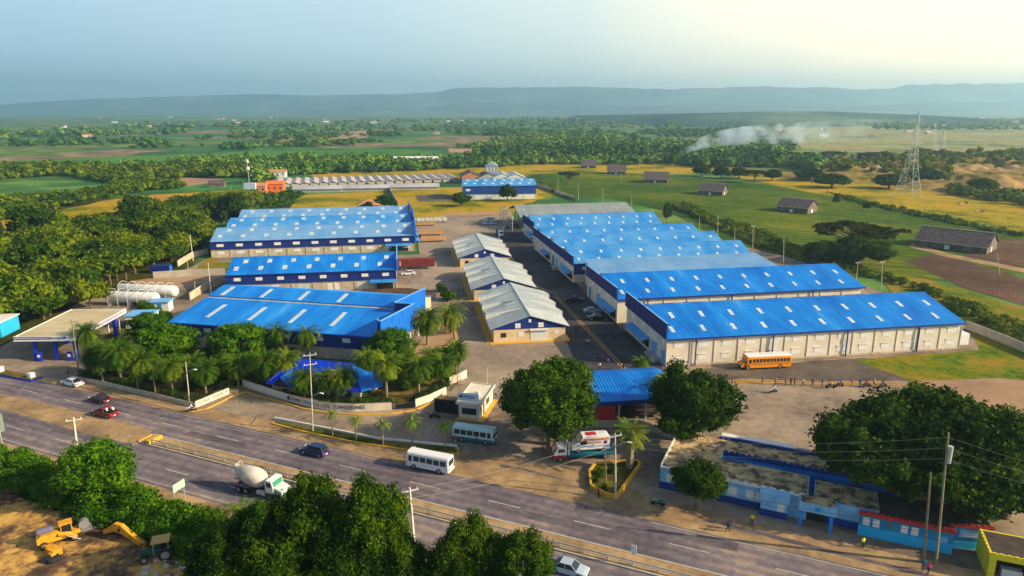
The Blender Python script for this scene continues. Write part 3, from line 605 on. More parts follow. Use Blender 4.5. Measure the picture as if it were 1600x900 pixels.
tF = tree('street_tree', 'yellow-green tree rising out of the roadside hedge', 'tree', 4, 4, 4.8, 70, 170, 0.2, 1.2, 33, L_hedge, tr=0.25, low=-0.7)
put(tF, 150, 738, 58, 4.8, 4, 4.8, first=True)
for (px, py, r, z, lb, rz) in (
    (262, 538, 43, 4.8, 'rounded yellow-green tree at the left end of the front blue warehouse', 40),
    (232, 512, 34, 3.8, 'low bushy tree beside the driveway left of the front blue warehouse', 160),
    (374, 536, 44, 4.7, 'dense dark green tree in front of the front blue warehouse wall', 210),
    (612, 545, 39, 4.8, 'bright green tree at the corner of the bright blue angled facade', 290),
    (350, 575, 26, 3.2, 'low dark bush tree behind the lettered corner wall', 20),
    (690, 560, 18, 2.6, 'small round tree among the date palms by the driveway', 100)):
    put(tF, px, py, r, 4.8, 4, z, label=lb, cat='tree', rz=rz)
# --- roadside hedge: one clipped-looking mass
def hedge(name, pts, w, h, leaf, dens, seed, m, label, cat='hedge', kind=None):
    rng = np.random.default_rng(seed); Vs = []; iv, if_ = ico()
    for (a, b_) in zip(pts, pts[1:]):
        L = math.hypot(b_[0] - a[0], b_[1] - a[1]); n = max(2, int(L / (w * 0.42)))
        for i in range(n):
            t = i / n; r = w * rng.uniform(0.42, 0.62); hh = h * rng.uniform(0.75, 1.12)
            c = np.array([a[0] + (b_[0] - a[0]) * t + rng.uniform(-w * .2, w * .2), a[1] + (b_[1] - a[1]) * t + rng.uniform(-w * .2, w * .2), hh * 0.45])
            k = int(dens * r * hh); d = rng.normal(0, 1, (k, 3)); d /= np.linalg.norm(d, axis=1, keepdims=True); d[:, 2] = np.where(d[:, 2] < -0.5, -d[:, 2], d[:, 2])
            P = c + d * np.array([r, r, hh * 0.55]) * rng.uniform(0.8, 1.12, (k, 1)); Vs.append(leaf_quads(P, d, leaf, rng, 0.6))
            q = (iv * np.array([r, r, hh * .55]) * 0.78 + c)[if_]; mid = (q[:, 0] + q[:, 2]) / 2; Vs.append(np.stack([q[:, 0], q[:, 1], q[:, 2], mid], 1).reshape(-1, 3))
    o = npmesh(name, np.concatenate(Vs), 4, m); return tag(o, label, None if kind else cat, kind=kind)
hedge('hedge', [at(-50, 700, 2), at(40, 720, 2), at(110, 750, 2), at(190, 775, 2), at(270, 800, 2), at(345, 832, 2), at(420, 860, 2)], 4.2, 3.2, 0.20, 150, 41, L_hedge, 'long bright green hedge between the road and the ochre dirt yard')
hedge('hedge', [at(-50, 740, 1), at(60, 762, 1), at(150, 800, 1), at(230, 825, 1), at(310, 860, 1)], 3.4, 2.4, 0.19, 130, 42, L_hedge, 'lower shaded hedge belt on the yard side of the long green hedge')
hedge('hedge', [at(212, 470), at(240, 492), at(262, 507)], 3.0, 2.2, 0.25, 70, 43, L_hedge, 'pale leafy shrub row beside the tank yard drive')
hedge('hedge', [at(128, 585, .5), at(165, 593, .5), at(220, 605, .5), at(298, 624, .5)], 1.5, 1.5, 0.14, 130, 44, L_big, 'dark clipped hedge inside the left palm fence')
hedge('hedge', [at(378, 593, .5), at(402, 599, .5), at(450, 614, .5), at(500, 626, .5), at(560, 630, .5), at(612, 627, .5)], 1.5, 1.6, 0.14, 130, 45, L_big, 'dark hedge inside the long curved lettered wall')
hedge('hedge', [at(652, 623, .5), at(680, 611, .5), at(700, 599, .5)], 1.4, 1.5, 0.14, 130, 46, L_big, 'dark hedge inside the fence beside the pedestrian gate')
# --- palms
def frond(rng, az, el, L, droop, wid, nseg=9, leafdrop=0.35):
    V = []; ca, sa = math.cos(az), math.sin(az); pts = []
    x = z = 0.0; e = el
    for i in range(nseg + 1):
        pts.append((x, z)); x += math.cos(e) * L / nseg; z += math.sin(e) * L / nseg; e -= droop / nseg
    P = [np.array([ca * a, sa * a, c]) for a, c in pts]; side = np.array([-sa, ca, 0.0])
    for i in range(nseg):
        f = i / nseg; w = wid * (0.45 + 1.1 * f) * (1.25 - f) ; a, b_ = P[i], P[i + 1]; d = b_ - a
        for s in (-1, 1):
            for h in (0.0, 0.5):
                base = a + d * h; tip = base + side * s * w * rng.uniform(0.8, 1.15) + d * rng.uniform(0.7, 1.3) + np.array([0, 0, -leafdrop * w * rng.uniform(0.5, 1.4)])
                V += [base, base + d * 0.32, tip, tip - d * 0.1]
        V += [a + side * 0.03, b_ + side * 0.03, b_ - side * 0.03, a - side * 0.03]
    return V
def palm(name, label, h, R, nf, seed, m=L_palm, tr=0.22, up=1.2, lowest=-0.7, droop=1.5, wid=0.42, group=None, skirt=0, fruit=False, bulge=1.0):
    rng = np.random.default_rng(seed); e = empty(name, 0, 0, 0, 0, label, 'palm tree', group)
    V = []
    for i in range(nf):
        el = up - (up - lowest) * (i / nf) ** 0.9; V += frond(rng, i * 2.399 + rng.uniform(-.2, .2), el, R * rng.uniform(0.9, 1.12), droop * rng.uniform(0.7, 1.2), wid)
    c = npmesh('crown', np.array(V), 4, m, e); c.location = (0, 0, h)
    b = MB(); n = 6
    for i in range(n): b.cyl((0, 0, h * i / n - (0.2 if i == 0 else 0)), (0, 0, h * (i + 1) / n + 0.02), tr * (1.25 if i == 0 else 1.0) * bulge, tr * 0.86 * bulge, 8)
    b.cyl((0, 0, h - 0.1), (0, 0, h + 0.35), tr * 1.3, tr * 0.7, 8)
    t = b.build('trunk', palm_bark, e)
    if skirt:
        V = []
        for i in range(skirt): V += frond(rng, i * 2.399, -0.55 - rng.uniform(0, .6), R * 0.7, 0.9, wid * 0.8)
        s = npmesh('dry_skirt', np.array(V), 4, L_dead, e); s.location = (0, 0, h)
    if fruit:
        b = MB()
        for i in range(7):
            a = i * 0.9; b.lathe([(-0.35, 0.05), (-0.2, 0.28), (0.1, 0.3), (0.3, 0.08)], 7, 'z', (math.cos(a) * 0.8, math.sin(a) * 0.8, -0.4))
        f = b.build('date_cluster', L_fruit, e); f.location = (0, 0, h)
    return e
P_date = palm('date_palm', 'x', 3.6, 2.7, 135, 51, skirt=26, lowest=-0.9, droop=1.3, wid=0.58)
P_coco = palm('coconut_palm', 'x', 6.0, 3.0, 40, 52, up=1.1, lowest=-0.9, droop=1.9, wid=0.6, tr=0.16)
P_young = palm('young_palm', 'x', 2.6, 1.15, 13, 53, m=L_young, up=1.0, lowest=-0.2, droop=1.9, wid=0.32, tr=0.09)
P_thick = palm('fan_palm', 'x', 4.6, 2.0, 44, 54, skirt=16, lowest=-0.6, droop=0.9, wid=0.5, tr=0.42)
P_fruit = palm('date_palm', 'x', 4.2, 3.2, 100, 55, skirt=10, lowest=-0.8, droop=1.5, wid=0.4, fruit=True)
PH = {P_date: (3.6, 2.7), P_coco: (6.0, 3.0), P_young: (2.6, 1.15), P_thick: (4.6, 2.0), P_fruit: (4.2, 3.2)}
used = set()
def putpalm(src, bx, by, cy, rpx, label, group=None):
    """base pixel, crown centre row, crown radius in pixels"""
    X, Y = at(bx, by); h = max(1.2, ht(X, Y, cy)); dep = Y * CP - (h - CAMH) * SP; R = rpx * dep / FPX * 1.14
    h0, r0 = PH[src]; s = R / r0
    o = src if src not in used else dup(src); used.add(src)
    place(o, X, Y, random.uniform(0, 360)); o['label'] = label
    if group: o['group'] = group
    for k in [c for c in COL.objects if c.parent == o]:
        kk = k.name.split('.')[0]
        if kk == 'trunk': k.scale = (s, s, h / h0)
        else: k.location = (0, 0, h); k.scale = (s, s, s)
    return o
GP = 'date palms along the road fence'
for bx, by, cy, r, lb in (
    (142, 562, 518, 21, 'feathery palm beside the leaning pole at the left end of the fence'),
    (148, 585, 552, 20, 'palm with yellowing lower fronds just inside the left fence corner'),
    (190, 600, 549, 27, 'largest palm of the left fence row, second from the corner'),
    (223, 594, 563, 24, 'wide-crowned palm in the middle of the left fence row'),
    (271, 618, 572, 22, 'palm leaning over the low wall near the road lamp post'),
    (322, 615, 578, 22, 'lone round palm on the lawn behind the lettered corner wall'),
    (373, 606, 570, 21, 'shaded palm below the dense dark tree'),
    (418, 608, 563, 25, 'bushy palm left of the royal blue roof'),
    (477, 628, 590, 23, 'palm in front of the left gablet of the royal blue roof'),
    (537, 628, 588, 25, 'palm in front of the middle of the royal blue roof'),
    (605, 630, 568, 25, 'palm with a hanging dry skirt at the right end of the royal blue roof'),
    (655, 624, 572, 23, 'orange-tinged palm by the black pedestrian gate'),
    (692, 606, 568, 22, 'palm next to the gatehouse sign, left of two'),
    (713, 586, 546, 21, 'palm nearest the driveway corner above the gatehouse'),
    (304, 604, 566, 22, 'palm on the lawn between the road lamp post and the lone round palm'),
    (452, 606, 562, 22, 'shaded palm left of the royal blue roof ridge'), (512, 628, 592, 20, 'palm between the two gablets of the royal blue roof'), (575, 606, 560, 21, 'palm behind the right end of the royal blue roof'), (636, 606, 566, 22, 'palm between the dry-skirted palm and the orange-tinged palm'),
    (675, 596, 556, 20, 'palm in the cluster left of the gatehouse'), (172, 588, 545, 20, 'palm behind the left fence row, near its corner'), (206, 590, 552, 21, 'palm behind the largest left palm'),
    (668, 540, 496, 25, 'tall palm on the planted kerb beside the bright blue facade')):
    putpalm(P_date, bx, by, cy, r, lb, None)
putpalm(P_fruit, 704, 522, 488, 28, 'palm hung with orange date clusters beside the bright blue facade')
putpalm(P_date, 1040, 640, 600, 22, 'palm half hidden behind the broad shade tree right of the canopy')
putpalm(P_coco, 435, 560, 517, 26, 'dark ragged coconut palm in front of the front warehouse, left of two')
putpalm(P_coco, 482, 562, 519, 25, 'ragged coconut palm in front of the front warehouse, right of two')
putpalm(P_coco, 633, 585, 534, 25, 'dark coconut palm beside the bright green corner tree')
putpalm(P_coco, 1000, 588, 565, 20, 'small feathery palm growing at the foot of the cream warehouse corner')
putpalm(P_coco, 1035, 650, 596, 30, 'coconut palm arching over the blue canopy roof')
putpalm(P_coco, 385, 860, 800, 40, 'feathery palm at the bottom edge in front of the mixer truck')
putpalm(P_thick, 983, 735, 676, 27, 'thick-trunked palm in the yellow-edged planter')
for bx, by, cy, r, lb in ((520, 683, 645, 12, 'young palm in the road island, nearest the tall lamp post'), (557, 691, 655, 15, 'second young palm of the island row'),
    (599, 699, 660, 15, 'third young palm of the island row, with darker fronds'), (645, 700, 657, 18, 'widest young palm, fourth in the island row'), (696, 705, 664, 16, 'last young palm of the island row beside the red sign')):
    putpalm(P_young, bx, by, cy, r, lb)
for bx, by, cy, r, lb in ((162, 603, 574, 14, 'small pale palm outside the left fence, first from the corner'), (217, 616, 588, 12, 'small pale palm outside the left fence, middle one'), (244, 621, 582, 13, 'small pale palm outside the left fence, last one before the lamp post')):
    putpalm(P_young, bx, by, cy, r, lb)
# planter shrubs
bush = tree('round_shrub', 'x', 'shrub', 0.9, 0.7, 0.6, 14, 90, 0.10, 0.42, 61, L_big, tr=0.06, nb=3)
for i, (px, py, r, lb) in enumerate(((937, 741, 9, 'clipped round shrub at the left of the yellow-edged planter'), (955, 737, 7, 'round shrub beside the thin dark pole in the planter'), (931, 751, 5, 'smallest dark shrub at the front left of the planter'), (984, 726, 7, 'dark shrub at the foot of the thick palm'), (944, 764, 5, 'low shrub at the front tip of the planter'))):
    put(bush, px, py, r, 0.6, 0.9, 0.7, first=(i == 0), label=lb)
for i, (px, py, r, z, lb) in enumerate(((300, 600, 16, 1.0, 'low shrub behind the lettered corner wall by the lamp pole'), (398, 590, 15, 1.0, 'low dark shrub left of the royal blue roof'), (352, 598, 14, 1.0, 'dark shrub on the shaded lawn below the dense tree'),
    (455, 612, 12, .9, 'low shrub under the palm at the left gablet'), (572, 618, 13, 1.0, 'low shrub between the two palms right of the royal blue roof'), (632, 600, 15, 1.1, 'dark shrub on the lawn left of the black pedestrian gate'), (668, 585, 14, 1.1, 'dark shrub between the date palms near the gatehouse'), (590, 575, 16, 1.3, 'dark shrub at the foot of the bright green corner tree'),
    (320, 555, 18, 1.5, 'shrub beside the wall of the front blue warehouse'), (410, 560, 16, 1.4, 'shrub at the foot of the ragged coconut palms'), (175, 580, 15, 1.2, 'dark shrub under the left fence palms'), (245, 590, 15, 1.2, 'dark shrub in the middle of the left palm row'), (702, 462, 12, 1.5, 'shrubs behind the bright blue facade near the planting bed'), (690, 450, 9, 1.2, 'small shrub at the tip of the planting bed'))):
    put(bush, px, py, r, 0.6, 0.9, z, label=lb, rz=i * 40)
# --- woodland left: individual trees, shared sources
WS = [tree('woodland_tree', 'x', 'tree', 4.5, 3.2, 4.2, 26, 75, 0.42, 1.7, 70 + i, L_wood, tr=0.2, nb=4, ry=4.5 * (0.8 + 0.15 * i)) for i in range(4)]
def inpoly(x, y, P):
    c = False; j = len(P) - 1
    for i in range(len(P)):
        if (P[i][1] > y) != (P[j][1] > y) and x < (P[j][0] - P[i][0]) * (y - P[i][1]) / (P[j][1] - P[i][1]) + P[i][0]: c = not c
        j = i
    return c
def scatter(poly, sp, seed, raw=False):
    P = poly if raw else [at(*p) for p in poly]; r = random.Random(seed); xs = [p[0] for p in P]; ys = [p[1] for p in P]; o = []
    y = min(ys)
    while y < max(ys):
        x = min(xs)
        while x < max(xs):
            X, Y = x + r.uniform(-.45, .45) * sp, y + r.uniform(-.45, .45) * sp
            if inpoly(X, Y, P): o.append((X, Y))
            x += sp
        y += sp
    return o
wood_poly = [(-60, 480), (-60, 395), (60, 372), (150, 352), (260, 332), (395, 325), (400, 345), (325, 352), (318, 392), (290, 408), (255, 425), (215, 448), (165, 470), (110, 492), (60, 505), (-30, 512)]
wp = scatter(wood_poly, 8.6, 3); rr = random.Random(9)
print('wood', len(wp))
for i, (X, Y) in enumerate(wp[:295]):
    k = i % 4; o = WS[k] if i < 4 else dup(WS[k]); s = rr.choice((rr.uniform(0.6, 1.1), rr.uniform(1.0, 1.5), rr.uniform(1.3, 1.9)))
    place(o, X, Y, rr.uniform(0, 360), (s, s, s * rr.uniform(0.65, 1.05)))
    o['label'] = 'bushy olive green woodland tree left of the blue warehouses'; o['group'] = 'woodland trees left of the warehouses'
# nearest wood edge trees, bigger and brighter
for i, (px, py, r, z, lb) in enumerate(((45, 440, 42, 5, 'big woodland edge tree above the left end of the petrol canopy'), (110, 430, 44, 6, 'tall yellow-green woodland edge tree above the petrol canopy'), (138, 455, 27, 5, 'woodland edge tree left of the white gas tanks'), (20, 478, 30, 4, 'low dark woodland edge tree behind the cyan kiosk'), (75, 470, 28, 4, 'low woodland edge tree behind the petrol canopy roof'), (180, 415, 24, 5, 'woodland edge tree behind the white gas tanks'))):
    put(WS[i % 4], px, py, r, 4.2, 4.5, z, label=lb, cat='tree', rz=i * 60, name='woodland_tree')
# --- far woods: uncountable, each wood one object
def far_wood(polys, sp, r, seed, label, m=L_far, nf=26, hs=1.0, thr=None, leaf=0.24, hill=False):
    """thr: clearings where a low-frequency noise falls below it"""
    rng = np.random.default_rng(seed); Vs = []; bm = bmesh.new(); bmesh.ops.create_icosphere(bm, subdivisions=1, radius=1.0)
    iv = np.array([v.co[:] for v in bm.verts]); if_ = np.array([[v.index for v in f.verts] for f in bm.faces]); bm.free()
    for poly in polys:
        for (X, Y) in scatter(poly, sp, seed):
            if thr is not None and noise.fractal(Vector((X * 0.0035, Y * 0.0028, seed)), 0.8, 2.0, 3) < thr: continue
            R = r * rng.uniform(0.5, 1.3); hh = R * rng.uniform(0.65, 1.2) * hs; c = np.array([X, Y, hh * 0.62 + (ground_z(X, Y) if hill else 0)])
            d = rng.normal(0, 1, (nf, 3)); d /= np.linalg.norm(d, axis=1, keepdims=True); d[:, 2] = np.where(d[:, 2] < -0.3, -d[:, 2], d[:, 2])
            P = c + d * np.array([R, R, hh * 0.75]) * rng.uniform(0.78, 1.1, (nf, 1)); Vs.append(leaf_quads(P, d, R * leaf, rng, 0.5, 0.8))
            q = (iv * np.array([R, R, hh * .7]) * .8 * rng.uniform(.85, 1.15, (len(iv), 1)) + c)[if_]; mid = (q[:, 0] + q[:, 2]) / 2; Vs.append(np.stack([q[:, 0], q[:, 1], q[:, 2], mid], 1).reshape(-1, 3))
    V = np.concatenate(Vs); print(label, len(V) // 4)
    return tag(npmesh('far_woodland', V, 4, m), label, kind='stuff')
far_wood([[(0, 345), (-80, 345), (-80, 285), (0, 278), (120, 272), (240, 285), (300, 292), (200, 303), (90, 326)]], 6, 3.8, 101, 'scrubby woodland beyond the left wood', L_wood, 46, 1, -.25)
far_wood([[(-80, 285), (-80, 268), (0, 262), (150, 262), (210, 268), (350, 262), (395, 270), (385, 293), (215, 292), (100, 275)]], 7, 4.6, 102, 'woodland belt behind the yellow strip field', L_wood, 40, 1, -.2)
far_wood([[(200, 263), (340, 254), (520, 252), (620, 254), (860, 252), (1000, 247), (1060, 252), (1000, 258), (860, 257), (760, 262), (640, 268), (520, 272), (440, 276), (395, 290), (400, 268), (340, 262)]], 8, 5.2, 103, 'dark tree belt across the middle of the plain', L_far, 36, 1)
far_wood([[(760, 242), (860, 240), (1000, 242), (1215, 247), (1215, 262), (1100, 262), (1050, 258), (1000, 250), (860, 250), (700, 250)], [(1210, 262), (1230, 252), (1290, 255), (1280, 268)]], 9, 6.5, 104, 'dense dark woodland below the smoke', L_far, 34, 1.1, -.3)
far_wood([[(700, 235), (760, 226), (860, 220), (1000, 224), (1215, 235), (1215, 246), (1000, 240), (860, 240), (760, 242)]], 13, 7, 114, 'broken green woodland between the field belts', L_far, 26, .9, -.05)
far_wood([[(-100, 240), (0, 238), (200, 232), (460, 225), (620, 220), (600, 226), (420, 232), (200, 243), (0, 250), (-100, 252)]], 16, 7.5, 105, 'far tree line beyond the pale green field', L_far, 22, .8, -.12)
far_wood([[(620, 222), (760, 208), (980, 212), (1100, 220), (1240, 226), (1240, 236), (1100, 230), (860, 222), (700, 228)]], 18, 8, 106, 'far scattered woodland in the middle distance', L_far, 20, .8, .02)
far_wood([[(-100, 226), (300, 214), (620, 204), (900, 203), (1300, 206), (1200, 216), (900, 213), (640, 213), (400, 223), (100, 232), (-100, 236)]], 24, 9, 107, 'thin tree lines on the distant plain', L_far, 16, .8, .06)
far_wood([[(-100, 215), (400, 200), (700, 195), (1100, 192), (1600, 196), (1600, 204), (1100, 202), (700, 204), (400, 212), (-100, 226)]], 38, 12, 115, 'scattered tree patches on the distant plain', L_far, 12, .7, .08)
far_wood([[(-100, 203), (400, 195), (700, 187), (1100, 185), (1700, 188), (1700, 196), (1100, 191), (700, 194), (400, 200), (-100, 214)]], 60, 18, 108, 'faint blue tree lines near the foot of the hills', L_far, 10, 0.55, .06)
far_wood([[(1220, 275), (1260, 268), (1330, 280), (1390, 290), (1500, 300), (1600, 318), (1600, 308), (1500, 290), (1440, 278), (1380, 272), (1300, 268), (1250, 258), (1220, 262)]], 7, 4.2, 109, 'scrub at the foot of the orange mounds', L_scrub, 44, hill=True, thr=-.1)
far_wood([[(1240, 262), (1350, 250), (1600, 240), (1700, 250), (1700, 315), (1560, 305), (1420, 285), (1300, 280)]], 9, 3.4, 116, 'bushes dotted over the orange mounds', L_scrub, 34, hill=True, thr=-.06)
far_wood([[(1480, 305), (1600, 322), (1700, 340), (1700, 330), (1600, 312), (1480, 296)], [(1560, 246), (1700, 250), (1700, 242), (1570, 238)]], 6, 3.6, 110, 'bushes edging the yellow field under the mounds', L_scrub, 40, hill=True)
# shrub belt behind the right-hand warehouses
far_wood([[(1052, 325), (1075, 318), (1120, 345), (1180, 360), (1260, 395), (1330, 412), (1420, 445), (1520, 505), (1600, 545), (1700, 590), (1700, 560), (1600, 512), (1510, 478), (1440, 452), (1350, 432), (1270, 412), (1180, 385), (1110, 352)]], 2.6, 1.75, 111, 'shrub belt between the warehouses and the fields', L_scrub, 60, 0.9, leaf=.2)
far_wood([[(830, 283), (870, 297), (905, 318), (880, 308), (838, 290)], [(1290, 300), (1340, 318), (1440, 340), (1600, 372), (1600, 367), (1440, 334), (1340, 313)]], 2.8, 1.5, 112, 'low hedge lines along the field edges', L_scrub, 40, 0.8)
# single trees of the fields
tG = tree('acacia_tree', 'wide flat-topped acacia behind the right-hand warehouses', 'tree', 9, 2.6, 8.2, 90, 130, 0.30, 1.3, 81, L_acacia, tr=0.45, nb=22, low=-0.1, flat=0.55, core=0.5)
put(tG, 1340, 362, 70, 8.2, 9, 9.0, first=True)
for (px, py, r, z, lb) in ((888, 273, 17, 7.5, 'lone umbrella-shaped tree beside the long field wall'),
    (1180, 270, 22, 7, 'large dark tree of the field grove with a forked trunk'),
    (1227, 240, 17, 8, 'lone tree beyond the smoke'), (1300, 240, 20, 8, 'flat-crowned tree on the skyline of the mounds, left one'),
    (1370, 242, 30, 9, 'flat-crowned tree on the skyline left of the pylon'), (1400, 250, 34, 8, 'broad tree behind the pylon'), (1470, 240, 30, 9, 'tree in front of the far pylons')):
    put(tG, px, py, r, 8.2, 9, z, label=lb, rz=px)
put(tA, 1345, 390, 46, 8.5, 8, 5.5, label='full dark tree mass under the flat-topped acacia', rz=33, name='field_tree')
put(tA, 1292, 392, 34, 8.5, 8, 4.2, label='dark round tree left of the flat-topped acacia', rz=133, name='field_tree')
tH = tree('round_tree', 'round dark tree standing in front of the small far blue warehouse, left of two', 'tree', 4, 3.6, 4.0, 50, 120, 0.32, 1.3, 82, L_big, tr=0.3, nb=6)
put(tH, 721, 311, 14, 4, 4, 4.0, first=True)
for (px, py, r, z, lb) in ((793, 301, 13, 5, 'round dark tree standing in front of the small far blue warehouse, right of two'), (600, 315, 17, 3.8, 'dark tree behind the rear left warehouse roof'), (575, 322, 9, 2.5, 'small bush behind the rear left warehouse roof'),
    (1097, 266, 14, 5, 'dark tree at the left of the field grove'), (1128, 269, 14, 5, 'second dark tree of the field grove'), (1155, 270, 13, 4.5, 'third dark tree of the field grove'), (1207, 273, 14, 4.5, 'right-hand dark tree of the field grove'), (1307, 312, 5, 3, 'lone bush on the field boundary right of the nearest barn'), (1355, 322, 6, 2.4, 'rounded bush at the start of the field hedge'), (1043, 332, 7, 5, 'narrow dark cypress-like tree behind the blue roofs'), (573, 291, 5, 2.4, 'brown bush in front of the poultry sheds'),
    (1450, 275, 30, 6, 'dark green thicket tree right of the pylon'), (1535, 290, 22, 5, 'green thicket tree on the orange slope'), (1300, 282, 26, 5, 'dark thicket tree left of the pylon'), (1265, 272, 22, 5, 'dark thicket tree at the left foot of the mounds'), (1390, 283, 24, 5, 'dark thicket tree behind the pylon legs')):
    put(tH, px, py, r, 4, 4, z, label=lb, rz=px)
far_wood([[(390, 310), (470, 306), (455, 322), (400, 326)], [(330, 345), (395, 325), (440, 325), (400, 335), (345, 350)]], 4, 2.6, 113, 'dark thicket behind the rear left warehouses', L_wood, 40)
# ============================================================ BUILDINGS
def slab_between(b, p0, p1, p2, p3, t, mi=0):
    """closed slab: 4 corner points (3-D), thickness t downwards"""
    n = (Vector(p1) - Vector(p0)).cross(Vector(p3) - Vector(p0)).normalized()
    if n.z < 0: n = -n
    d = n * -t; b.extr([p0, p1, p2, p3], tuple(d), mi)
def roof_plane(parent, m, x0, x1, ya, za, yb, zb, name='roof', rib=0.76, t=0.12, ribh=0.045):
    """single pitch from (ya,za) eave to (yb,zb) ridge, ribs running down the slope"""
    b = MB(); slab_between(b, (x0, ya, za), (x1, ya, za), (x1, yb, zb), (x0, yb, zb), t)
    if rib:
        n = int((x1 - x0) / rib)
        for i in range(n):
            x = x0 + (i + 0.5) * (x1 - x0) / n; w = 0.09
            L = math.hypot(yb - ya, zb - za); ny, nz = -(zb - za) / L * ribh, (yb - ya) / L * ribh
            if nz < 0: ny, nz = -ny, -nz
            A = [(x - w, ya, za), (x + w, ya, za), (x + w, yb, zb), (x - w, yb, zb)]
            B = [(x - w * .5, ya + ny, za + nz), (x + w * .5, ya + ny, za + nz), (x + w * .5, yb + ny, zb + nz), (x - w * .5, yb + ny, zb + nz)]
            b.add(A + B, [(4, 5, 6, 7), (0, 1, 5, 4), (1, 2, 6, 5), (2, 3, 7, 6), (3, 0, 4, 7)])
    return b.build(name, m, parent)
def skylights(roof, xs, f0, f1, w, ya, za, yb, zb, m=skylight_m, name='skylight'):
    L = math.hypot(yb - ya, zb - za); ny, nz = -(zb - za) / L * 0.07, abs(yb - ya) / L * 0.07
    if yb < ya: ny = (zb - za) / L * 0.07
    for x in xs:
        p = lambda f, xx: (xx, ya + (yb - ya) * f + ny, za + (zb - za) * f + nz)
        b = MB(); slab_between(b, p(f0, x - w / 2), p(f0, x + w / 2), p(f1, x + w / 2), p(f1, x - w / 2), 0.10); b.build(name, m, roof)
def window(parent, x, z, w, h, y=0.0, m=white_paint, face='front', D=None, name='window', proud=0.05, glass=None, frame=0.09):
    """a window on the front wall (y) or on the left end wall (x = y argument)"""
    b = MB()
    if face == 'front': b.box(x - w / 2, y - proud, z, x + w / 2, y + 0.04, z + h)
    else: b.box(y - proud, x - w / 2, z, y + 0.04, x + w / 2, z + h)
    o = b.build(name, m, parent)
    if glass:
        g = MB(); k = proud + 0.025
        if face == 'front': g.box(x - w / 2 + frame, y - k, z + frame, x + w / 2 - frame, y - proud + 0.02, z + h - frame)
        else: g.box(y - k, x - w / 2 + frame, z + frame, y - proud + 0.02, x + w / 2 - frame, z + h - frame)
        g.build('pane', glass, o)
    return o
def gable_walls(parent, L, bays, he, hr, m, name='wall', base=0.0):
    """bays: list of (y0, y1)"""
    b = MB()
    for y0, y1 in bays:
        ym = (y0 + y1) / 2; b.pyz([(y0, base), (y1, base), (y1, he - 0.16), (ym, hr - 0.16), (y0, he - 0.16)], 0, L)
    return b.build(name, m, parent)
